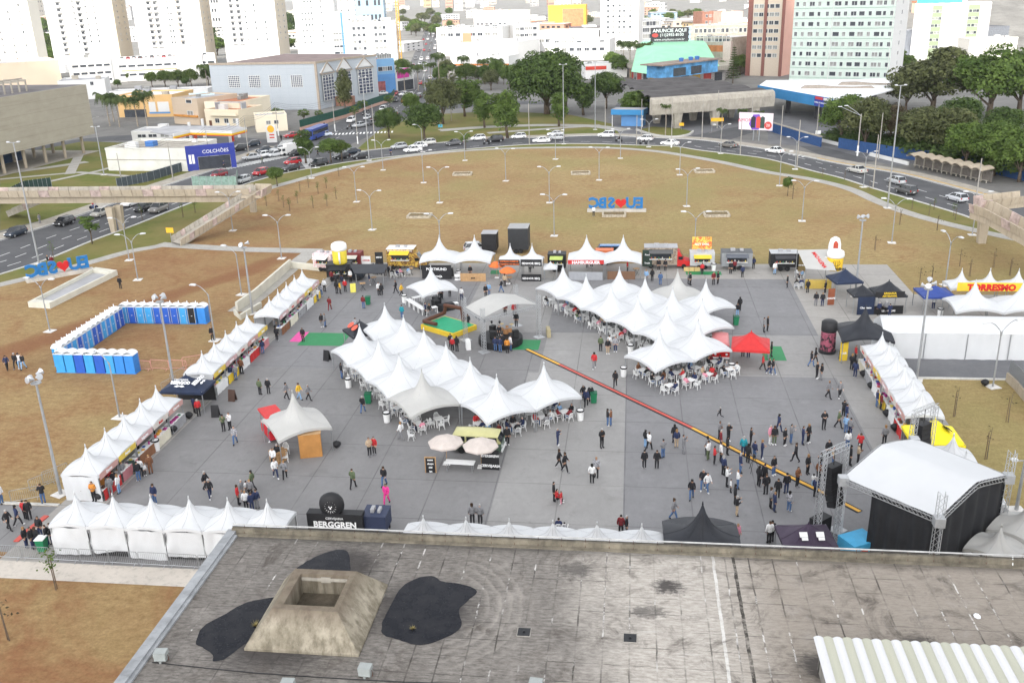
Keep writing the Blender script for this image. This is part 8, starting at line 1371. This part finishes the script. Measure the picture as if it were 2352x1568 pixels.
POSES=dict(s=pose(),a=pose(el=(-.25,.0,1.13),wl=(-.04,-.2,1.12),er=(.25,0,1.13),wr=(.06,-.22,1.17)),w=pose(**W_),W=pose(**sw(W_)),p=pose(er=(.25,-.1,1.17),wr=(.1,-.26,1.42),el=(-.23,-.04,1.13),wl=(-.08,-.26,1.2)),t=SIT,r=pose(**{**W_,'al':(-.1,-.3,.3),'tl':(-.1,-.42,.24),'kl':(-.1,-.3,.62),'ar':(.1,.5,.3),'tr':(.1,.52,.18),'wl':(-.2,.12,1.1),'wr':(.2,-.3,1.2)}),c=pose(**{k:(v[0],v[1]*1.0+(-.1 if k[0]in 'n' else 0),v[2]-.18 if k[0]not in 'ka t'.replace(' ','')or k in('che',)else v[2])for k,v in SIT.items()}))
PM={}
def body(k):
 if k in PM:return PM[k]
 J=POSES[k];V=[Vector(J[n])for n in JN];R=[JR.get(n,JR.get(n[0]))for n in JN];ix={n:i for i,n in enumerate(JN)};E=[(ix[a],ix[b])for a,b,c in BON];hand=set()
 for s,q in(('l',-1),('r',1)):
  w=V[ix['w'+s]];d=(w-V[ix['e'+s]]).normalized();sd=d.cross(Vector((0,1,.01))).normalized();V.append(w+d*.07);R.append(.03);pi_=len(V)-1;E.append((ix['w'+s],pi_));hand.add(pi_)
  for f in range(5):
   o_=(f-1.5)*.017 if f<4 else-q*.0;ln=(.07,.08,.075,.06,.05)[f];base=pi_;dirn=(d+sd*(o_*4)+Vector((0,-.25,0))).normalized()if f<4 else(d*.4+Vector((0,-1,0))).normalized()
   p1=V[pi_]+sd*o_+dirn*ln*.55;p2=p1+(dirn+Vector((0,-.3,0))).normalized()*ln*.5;V+=[p1,p2];R+=[.010,.008];E+=[(base,len(V)-2),(len(V)-2,len(V)-1)]
 me=bpy.data.meshes.new('p');me.from_pydata([tuple(v)for v in V],E,[]);o=bpy.data.objects.new('p',me);COL.objects.link(o);m=o.modifiers.new('skin','SKIN');m.use_smooth_shade=True;sv=me.skin_vertices[0].data
 for i,r in enumerate(R):sv[i].radius=(r*(1.15 if JN[i:i+1]and JN[i]in('che','spi','pel')else 1),r*(.82 if JN[i:i+1]and JN[i]in('che','spi','pel')else 1));sv[i].use_root=i==0
 o.modifiers.new('sub','SUBSURF').levels=1;dg=bpy.context.evaluated_depsgraph_get();ev=bpy.data.meshes.new_from_object(o.evaluated_get(dg));bpy.data.objects.remove(o);ev.name='body'
 cats=[];B=[(Vector(J[a]),Vector(J[b]),c)for a,b,c in BON];HM=Vector(J['hm'])
 for p in ev.polygons:
  c0=p.center;best=(9,'')
  for a,b,c in B:
   d=b-a;t=max(0,min(1,(c0-a).dot(d)/d.length_squared));q=(c0-a-d*t).length
   if q<best[0]:best=(q,c,t)
  cats.append(best[1]if not(best[1]=='arm' and min((c0-Vector(J['w'+s])).length for s in 'lr')<.04)else 'hand')
 for p in ev.polygons:
  for s in 'lr':
   w=Vector(J['w'+s]);d=(w-Vector(J['e'+s])).normalized()
   if(p.center-w).dot(d)>-.01 and(p.center-w).length<.25 and cats[p.index]in('arm','leg','torso')and(p.center-w).length<.2:cats[p.index]='hand'
 nv=[v.normal.copy()for v in ev.vertices]
 def shell(name,test,d):
  used={};vs=[];fs=[]
  for p in ev.polygons:
   if test(p,cats[p.index]):
    f=[]
    for i in p.vertices:
     if i not in used:used[i]=len(vs);vs.append(ev.vertices[i].co+nv[i]*d)
     f.append(used[i])
    fs.append(f)
  m=bpy.data.meshes.new(name);m.from_pydata([tuple(v)for v in vs],[],fs);m.polygons.foreach_set('use_smooth',[True]*len(fs));m.materials.append(M_SKIN);return m
 zt=J['pel'][2]-.06
 H=shell('hair',lambda p,c:c in('head','neck')and(p.center.z>HM.z+.045 or(p.center.y>HM.y+.005 and p.center.z>HM.z-.05)),.02)
 b=MB();b.X=Matrix.Translation(HM);b.grid(lambda u,v:(.1*sin(pi*(u-.5))*(1.05-.1*v),.035+.075*cos(pi*(u-.5)),.09-.38*v),8,5);b.lathe([(.02,.11),(.075,.09),(.103,.03),(.105,-.02)],10,(0,.015,0));L_=b.mesh('hair',True);L_.materials.append(M_SKIN)
 b=MB();b.X=Matrix.Translation(HM);[b.lathe([(.001,0),(.011,.004),(.001,.012)],6,(s*.032,-.083,.005))for s in(-1,1)];b.cbox((0,-.084,-.042),(.045,.012,.009));b.add([(-.014,-.08,-.02),(.014,-.08,-.02),(0,-.108,-.018),(0,-.083,.02)],[(0,2,1),(0,3,2),(2,3,1)]);F_=b.mesh('face');F_.materials.append(C('face_dark',(.05,.025,.02)))
 ev.materials.clear();ev.materials.append(M_SKIN)
 PM[k]=dict(body=ev,top=shell('jacket',lambda p,c:c in('torso','arm')or(c=='leg' and p.center.z>zt and k not in 'tc'),.022),trousers=shell('trousers',lambda p,c:c=='leg' and p.center.z>.09,.014),shoes=shell('shoes',lambda p,c:c=='foot' or(c=='leg' and p.center.z<.1),.02),hair=H,long=L_,face=F_)
 return PM[k]
M_SKIN=mat('skin',(.42,.25,.17),.6,.05)
PCOL=dict(k=((.02,.02,.023),'black'),w=((.68,.68,.68),'white'),r=((.48,.03,.035),'red'),n=((.025,.035,.085),'navy'),b=((.07,.13,.26),'blue denim'),l=((.22,.36,.55),'light blue'),g=((.20,.20,.21),'grey'),o=((.55,.22,.04),'orange'),p=((.62,.25,.32),'pink'),m=((.72,.05,.28),'bright pink'),y=((.68,.42,.04),'yellow'),t=((.42,.32,.22),'tan'),v=((.10,.13,.07),'olive green'),d=((.16,.02,.025),'dark red'),c=((.02,.25,.30),'teal'),u=((.16,.07,.035),'brown'),x=((.30,.30,.32),'checked grey'))
MS=[mat('skin_%d'%i,c,.6,.05)for i,c in enumerate(((.50,.31,.22),(.40,.23,.15),(.22,.12,.075),(.55,.36,.27)))];MHR=[mat('hair_%d'%i,c,.6,.2,8)for i,c in enumerate(((.012,.010,.009),(.05,.028,.015),(.28,.16,.07),(.35,.34,.33)))]
PT=dict(s='standing',a='standing with folded arms',w='walking',W='walking',p='raising a hand to the face',t='sitting',r='running',c='crouching')
rp=random.Random(17);PEOPLE=[]
def person(p,f,k,top,bot,place,child=False,z=.035,grp=None):
 P=body(k);s=(.66 if child else 1)*rp.uniform(.95,1.05);o=link('person',P['body'],None,(p[0],p[1],z),f,s);o['category']='person';sk=MS[rp.choice((0,0,1,1,2,3))];lg=rp.random()<.42;hm=MHR[rp.choice((0,0,0,1,1,2,3))]
 o.material_slots[0].link='OBJECT';o.material_slots[0].material=sk
 for nm,me,m in(('jacket',P['top'],mat('cloth_'+top,PCOL[top][0],.85,.25 if top!='x' else.7,9)),('trousers',P['trousers'],mat('cloth_'+bot,PCOL[bot][0],.85,.25,9)),('shoes',P['shoes'],mat('cloth_'+rp.choice('kkwg'),PCOL['k'][0],.8)),('hair',P['long' if lg else 'hair'],hm),('face',P['face'],None)):
  q=link(nm,me,o)
  if m:q.material_slots[0].link='OBJECT';q.material_slots[0].material=m
 o['group']=grp or 'people at the fair'
 PEOPLE.append((o,'%s in %s top and %s %s %s'%('child' if child else 'person',PCOL[top][1],PCOL[bot][1],'trousers',PT[k]),place));return o
SEAT={}
def table_set(x,y,rz,where,occ):
 ptable(x,y,rz,'white plastic table '+where,'tables '+where)
 for k in range(4):
  a=rz+k*pi/2+rp.uniform(-.2,.2);r=rp.uniform(.62,.78);cx,cy=x+r*sin(a),y-r*cos(a);f=a+pi;chair(cx,cy,f,'white plastic armchair '+where,'chairs '+where)
  if rp.random()<occ:person((cx,cy),f,'t',rp.choice('kkknngrwpuvldt'),rp.choice('kkbbng'),where,grp='people seated '+where)
def row(e1s,e2s,where,occ=.5):
 for a in e1s:
  for c in e2s:x,y=T2(a+rp.uniform(-.2,.2),c+rp.uniform(-.2,.2));table_set(x,y,A60+rp.uniform(-.3,.3),where,occ)
wl_,wr_='under the left seating tents','under the right seating tents'
row([-85.2+2.45*i for i in range(7)],[30.0],wl_,.3);row([-84+3.1*i for i in range(4)],[32.6],wl_,.2);row([-66,-63.9],[34.6,36.8,39.6,42.0],wl_,.7);row([-68.8],[31.8,30.2],wl_,.4)
row([-91.5+2.4*i for i in range(9)],[58.2],wr_,.45);row([-90+2.6*i for i in range(8)],[60.6],wr_,.4);row([-67.4,-65.0,-62.9],[53.4,55.6,58.2,60.6],wr_,.75);row([-69.6],[63.2,65.4],wr_,.4)
for(c_,r_,x,y),f,l in(((1,2,280,1030),.4,'white plastic chair at the front of the lone tent, upper one'),((1,2,270,1105),.3,'white plastic chair at the front of the lone tent, lower one'),((1,2,1430,905),1.6,'stacked white chairs leaning at the post beside the green van')):p=GZ(c_,r_,x,y);chair(p.x,p.y,f,l,None)
DAT='''by the left lawn letter sign|01 1110 1085 s4kk;01 450 880 s3kg;01 485 885 s5dk
on the left avenue pavement|01 370 485 s6gg;01 860 352 s2rb;00 2060 1545 w2nk;00 2105 1520 w2gb;10 60 1505 w6vk;10 235 1300 s4kk;10 570 1435 w2kk;10 1240 1430 s0nk;10 630 1175 s0kk
by the blue toilets|01 1775 1390 s0ck;01 1955 1560 s1kk
on the lawn at the left edge|02 72 262 w1nk;02 152 250 w0kk;02 188 245 w1wl;02 222 258 w0kl
in the uniformed group at the lower left|03 90 165 w2kk;03 175 125 w3nk;03 240 65 s4rk;03 278 72 s5kk;03 250 322 s2kn;03 310 332 s2kn;03 350 320 s4kn;03 380 225 s0kn;03 447 310 s6kn;03 488 288 s6kn
at the barrier by the nearest left stall|02 405 1488 p5kb;02 20 1490 s2wb
at the nearest left stall|02 748 1448 s0oo;02 872 1468 a0ok;02 1025 1422 s5gg;02 1100 1395 s6wl;02 1060 1360 s5kk;02 1010 1330 s5rk;02 1140 1270 s6gk
before the near left stalls|02 1280 1282 s5kb;02 1303 1240 a4wk;02 1335 1230 S1wk;02 1390 1215 s5uu;02 1428 1492 s0nb
near the black left gazebo|02 1830 688 s5rk;02 1790 660 s3nk;02 2058 822 p0vk;02 2118 812 p0wk;02 2165 942 w0xb
at the middle left stalls|02 2130 356 s5nn;02 2170 355 s5gb;02 2225 298 s4uk;02 2050 330 s4kk;02 2320 60 s4dk;12 65 115 s5nb
among the people at the lower left of the square|02 1900 1372 w2kk;02 1935 1442 w1kn;02 2325 1365 w6vk;02 2195 1496 s2rk;02 2232 1445 s2gg;02 2272 1395 S1wk;02 2268 1552 s4wk;02 2322 1562 s5nn;02 2310 1440 s4gk;12 15 1535 s4ng
left of the left seating tents|12 40 490 s4vk;12 118 482 s4kk;12 285 530 w2gk;12 402 535 w2yl;12 487 542 w2gk;12 985 655 w4kb;12 790 342 s3kb
before the green van bar|12 1335 905 w6wg;12 1047 1056 a1tk;12 1090 1036 s0rk
around the lone tent|12 135 922 s6gb;12 165 1145 w0wk;12 207 1108 s4kk;12 185 1256 W1wn;12 270 1266 w4gk
crossing the lower middle of the square|12 895 1350 w4vk;12 1180 1326 w0kb;12 1203 1495 w0mm;12 435 0 s0kk
below the left seating tents on the right|12 2310 950 s0kk;22 420 956 p2nn;22 825 976 a1kk;22 435 1165 w2kk;22 488 1202 w2kk;22 735 1302 s4wk;22 775 1246 s0xk;22 385 1465 s2kk;22 415 1475 c2rk;22 452 1495 S6rp
at the small stage front|12 1808 92 s4rk;12 1848 92 s4kk;12 1790 60 s4kk;12 2200 90 s4nb;12 2245 100 s4nb;12 2262 70 s4kk;12 2310 108 s4ok;12 2340 85 s3wb;11 1950 1440 s4kk
between the two tent groups|22 815 92 s4vk;22 880 115 s0kt;22 895 75 s0wk;22 950 96 s0xn;22 755 252 w0rg;22 948 416 w0kk;22 655 550 w1kk;22 722 555 s4kk;22 682 602 w4nk;22 878 776 a2kb;22 908 776 a6ub
by the red gazebo|22 2303 262 w2rk;32 8 300 w2kn;32 42 305 w2kb;32 28 138 s2kk;22 2120 140 s4kk;22 2170 150 s4kn
in the small group left of the cable ramp|22 1225 976 s3kl;22 1258 1002 w3wk;22 1387 1070 a5gb;22 1215 1167 s4kk;22 1330 1170 s4kk;22 1490 930 s4kk;22 1510 976 s4nt;22 1570 1026 p2gg;22 1485 1640 w2gb
running alone across the square|22 1910 706 R6kk
in the crowd at the cable ramp|22 1800 1090 a5wv;22 1790 1046 s5gk;22 1857 1132 a2rk;22 1915 982 s2dn;22 1915 1106 s2wk;22 1975 1040 s2kk;22 1940 1230 s3nk;22 1970 1332 p2wk;22 2070 1352 a2wb;22 2007 1386 S2wk;22 1905 895 a1gk;22 1985 920 p1kk;22 2095 1206 s2nb;22 2122 1052 s4cn;22 2165 1116 s3kk;22 2190 960 a2kk;22 2225 1080 s3nb;22 2292 1080 a2nn;22 2265 1332 s3kk;22 2315 1300 s3kk;22 2330 1406 s4kk;32 48 1228 s1kb;32 165 1397 s4kn;32 265 1337 a1uk;32 85 1440 s4kk;32 190 1562 s3xb;32 20 1532 s2gk;32 55 1562 s2nn
walking below the cable ramp|22 1648 1450 w0kb;22 1752 1365 w0kb;22 1793 1382 w1wb;22 2045 1500 s2kk;22 2062 1600 p2kt;33 30 275 s4kk;33 8 285 s4wk
behind the crowd at the right|32 95 832 w2nn;32 55 947 s0kv;32 150 957 s1kk;32 207 936 p2gb;32 15 942 s1pw;32 315 946 a2nn;32 367 932 s1kk;32 725 987 s4wb;32 840 1022 p4rk;32 250 1106 w6kk;32 550 1072 s0kk;32 590 1142 s2tb;32 750 1137 s2kk;32 822 1122 a2tk;32 360 1217 s1kk;32 480 1187 a5kb;32 412 1332 S4wl;32 432 1432 s3nk;32 460 1282 s3uk
on the right side of the square|32 395 232 w2kb;32 432 202 w2kk;32 445 342 a1kk;32 487 352 s6kg;32 552 522 w1gk;32 655 517 w0gk;32 510 806 a0kk;32 645 796 w2vk;32 690 696 p3kk;32 715 737 s2nb;32 712 842 s3lb;32 750 862 s3gn
at the right stalls|32 797 332 s3nn;32 765 262 s3kk;32 995 602 s2nb;32 1032 628 s2dk;32 800 175 s2rk;32 1065 945 s4gk
by the far left stalls|11 680 1282 w4dd;11 265 1465 s4kk;11 195 1565 s4kk;11 567 1195 s4wb;11 603 1150 s4xb;11 632 1112 s4wk
beside the green bin|11 990 1267 s4db
by the green carpet|11 608 1436 s1kg;11 637 1432 s2gb
at the beer van|11 745 1130 s4kk;11 775 1130 s3yk;11 822 1112 s4rk;11 870 1022 s0wk;11 1045 1052 s2ng;11 740 1060 s4kk;11 790 1020 s0kn;11 700 1030 s4dk
left of the square of white tables|11 1130 1142 s1wk;11 1157 1152 s4kk;11 1287 1126 w6kk;11 1340 1156 w2yk;11 1560 1336 s2nk;11 1597 1346 w1kg;11 1345 1362 s4cb;11 920 1480 s4xt
before the yellow food truck|11 1085 955 s4nk;11 1110 958 s4pk;11 1140 952 s4wk;11 1162 967 s4kk;11 1190 975 s4dk;11 1217 976 s4kk;11 1255 872 s4nk;11 1287 890 s4gb;11 1325 887 s4dk;11 1372 892 s4kk;11 1255 985 t4kk;11 1300 988 t3nk;11 1332 972 t2pk;11 1402 966 t5lk;11 935 945 t0dk;11 967 940 t0wk
inside the square of white tables|11 1690 1178 s0nk;11 1712 1176 s3nk;11 1782 1160 s4kk;11 1890 1190 s4wn
between the back tents and the small stage|11 2112 1165 s1kk;11 2142 1146 s0lb;11 2255 1117 w6kb;11 2287 1065 s4tk;11 1970 980 s0kk
at the hamburger stand and food trucks|21 1232 1026 w4lg;21 1287 1016 s4kk;21 1362 1050 s4bb;21 1617 1042 s2gk;21 1637 1052 s1kk;21 1347 922 s0kk;21 1407 922 s0kk;21 1745 956 s4rk;21 1850 1046 s0dk;21 1890 1046 s1kk;21 2007 950 s0kk;21 2042 932 s4dk;21 2115 982 s4nk;21 2217 902 s4nk;31 60 952 s0wl;21 690 890 s0kk;21 730 890 s0kk;21 1060 935 s2rk;21 165 940 s4wk;21 190 900 s4kk
behind the right tents|21 2068 1342 s4kl;21 2090 1290 s4kk;21 2312 1482 s2gk;21 2345 1476 s2kk
before the far letter sign|21 750 422 s4wk
by the slanting white canopy|31 175 1077 s6kk;31 265 985 t2wk;31 310 995 t6lk;31 258 1082 t4kb;31 303 1082 t4nb;31 437 1242 s4kg;31 497 1245 s4kn;31 362 1122 s4kk;31 522 1130 s5kk
at the sausage counter|31 1015 1327 s4nk;31 1080 1322 s4gk;31 1112 1347 s4nn
at the blue gazebo|31 1515 1276 s4wn
behind the bottom row of white tents|23 430 190 t4nk;23 482 190 T4nk;23 1000 215 s4dk;23 1052 215 s2kk;23 2068 300 s1pk;13 1230 150 S6wk;13 1990 112 s4gk;13 2062 116 s4gk
on the small stage|11 2290 1330 s0dk;21 20 1340 s0rk;11 2235 1520 t0kk;21 40 1430 s0kk'''
for ln in DAT.split('\n'):
 pl,it=ln.split('|')
 for q in it.split(';'):
  cr,x,y,a=q.split();k=a[0];ch=k in 'STR';k=k.lower()if ch else k;zz=.83 if 'on the small' in pl else.035;p=GZ(int(cr[0]),int(cr[1]),float(x),float(y),zz);person((p.x,p.y),int(a[1])*pi/4+rp.uniform(-.25,.25),k,a[2],a[3],pl,ch,zz)
  if k=='t' and 'roof' not in pl:tag(chair(p.x,p.y,int(a[1])*pi/4,'white plastic chair in use '+pl,'chairs '+pl))
for p,h in MOTOS:person((p[0]-.25*cos(h),p[1]-.25*sin(h)),h+pi/2,'t','k','k','riding a motorcycle',False,.33)
for s_,t_ in((i,tl('small white stall tent of the %s'%n))for i,n in enumerate(['near left row, %s from the viewer'%ordw(i)for i in range(5)]+['middle left row, %s beyond the black gazebo'%ordw(i)for i in range(5)]+['far left row, %s from the green carpet end'%ordw(i)for i in range(5)]+['right row, %s from the far end'%ordw(i)for i in range(6)])):
 R=Matrix.Rotation(t_.rotation_euler.z,3,'Z');q=t_.location+R@Vector((rp.uniform(-.8,.8),-.4,0));person((q.x,q.y),t_.rotation_euler.z,'a',rp.choice('kknrwg'),'k','serving in the %s'%t_['label'].split(' of the ')[1].split(' beyond')[0].split(' from')[0])
PEOPLE.sort(key=lambda q:(q[0].location-CAMP).length);FAR=PEOPLE[296:];PEOPLE=PEOPLE[:296]
if FAR:
 js=[x for o,l,pl in FAR for x in[o]+list(o.children)]
 bpy.context.view_layer.update();a=FAR[0][0];a.data=a.data.copy()
 for x in js:M=x.matrix_world.copy();x.parent=None;x.matrix_world=M
 with bpy.context.temp_override(active_object=a,object=a,selected_objects=js,selected_editable_objects=js):bpy.ops.object.join()
 for k in list(a.keys()):
  if k in('group','category','label'):del a[k]
 a.name='distant_crowd';tag(a,'people far off at the back stands, on the pavements and under the far tents','crowd',None,'stuff')
D={}
for o,l,pl in PEOPLE:D.setdefault((l,pl),[]).append(o)
for(l,pl),os_ in D.items():
 os_.sort(key=lambda o:(o.location-CAMP).dot(_R)/max(1,(o.location-CAMP).dot(_F)))
 for i,o in enumerate(os_):
  if len(os_)==1:o['label']=l+' '+pl
  elif 'seated' in o['group']:o['label']=l+' '+pl
  else:o['label']='%s %s, %s'%(l.replace('raising a hand to the face','hand raised').replace('standing with folded arms','arms folded'),pl.replace(' of the square','').replace('in the ','in '),(('left one','right one')if len(os_)==2 else[ordw(j)+' from left' for j in range(10)])[i]if i<10 else 'far right')
  w=o['label'].split()
  if len(w)>16:o['label']=' '.join([x for x in w if x not in('top','trousers','the','and')][:16])
p=GZ(0,1,865,358);o=emp('bicycle',(p.x,p.y,.12),.3,'bicycle ridden on the pavement beyond the left avenue','bicycle')
for x in(-.5,.5):b=MB();b.X=Matrix.Translation((x,0,.33))@Matrix.Rotation(pi/2,4,'X');b.lathe([(.29,-.02),(.33,-.02),(.33,.02),(.29,.02),(.29,-.02)],14);b.build('wheel',M_TYRE,o)
b=MB();[b.tube(q,.02,4)for q in(((-.5,0,.33),(-.1,0,.8),(.4,0,.85),(.5,0,.33)),((-.1,0,.8),(0,0,.33),(.4,0,.85)),((-.5,0,.33),(0,0,.33)))];b.build('frame',C('frame_blue',(.05,.1,.4)),o);part(o,'saddle',M_BLK,(-.25,.0,-.07,.07,.86,.92));b=MB();b.tube([(.38,-.28,1.0),(.45,0,.95),(.38,.28,1.0)],.015,4);b.build('handlebar',M_BLK,o)
# ------------------------------------------------------------ the pale air over the town
b=MB();b.box(-1500,1500,-30,2900,-1.5,96);hz=N('haze_air');hz.t.nodes.remove(hz.b);pv=hz.t.nodes.new('ShaderNodeVolumePrincipled');pv.inputs['Density'].default_value=.00006;pv.inputs['Color'].default_value=(.93,.96,1,1);pv.inputs['Anisotropy'].default_value=.2
hz.t.links.new(pv.outputs[0],hz.t.nodes['Material Output'].inputs['Volume']);o=b.build('haze',hz.mat);tag(o,'thin pale haze lying over the square and the town','haze',kind='stuff')
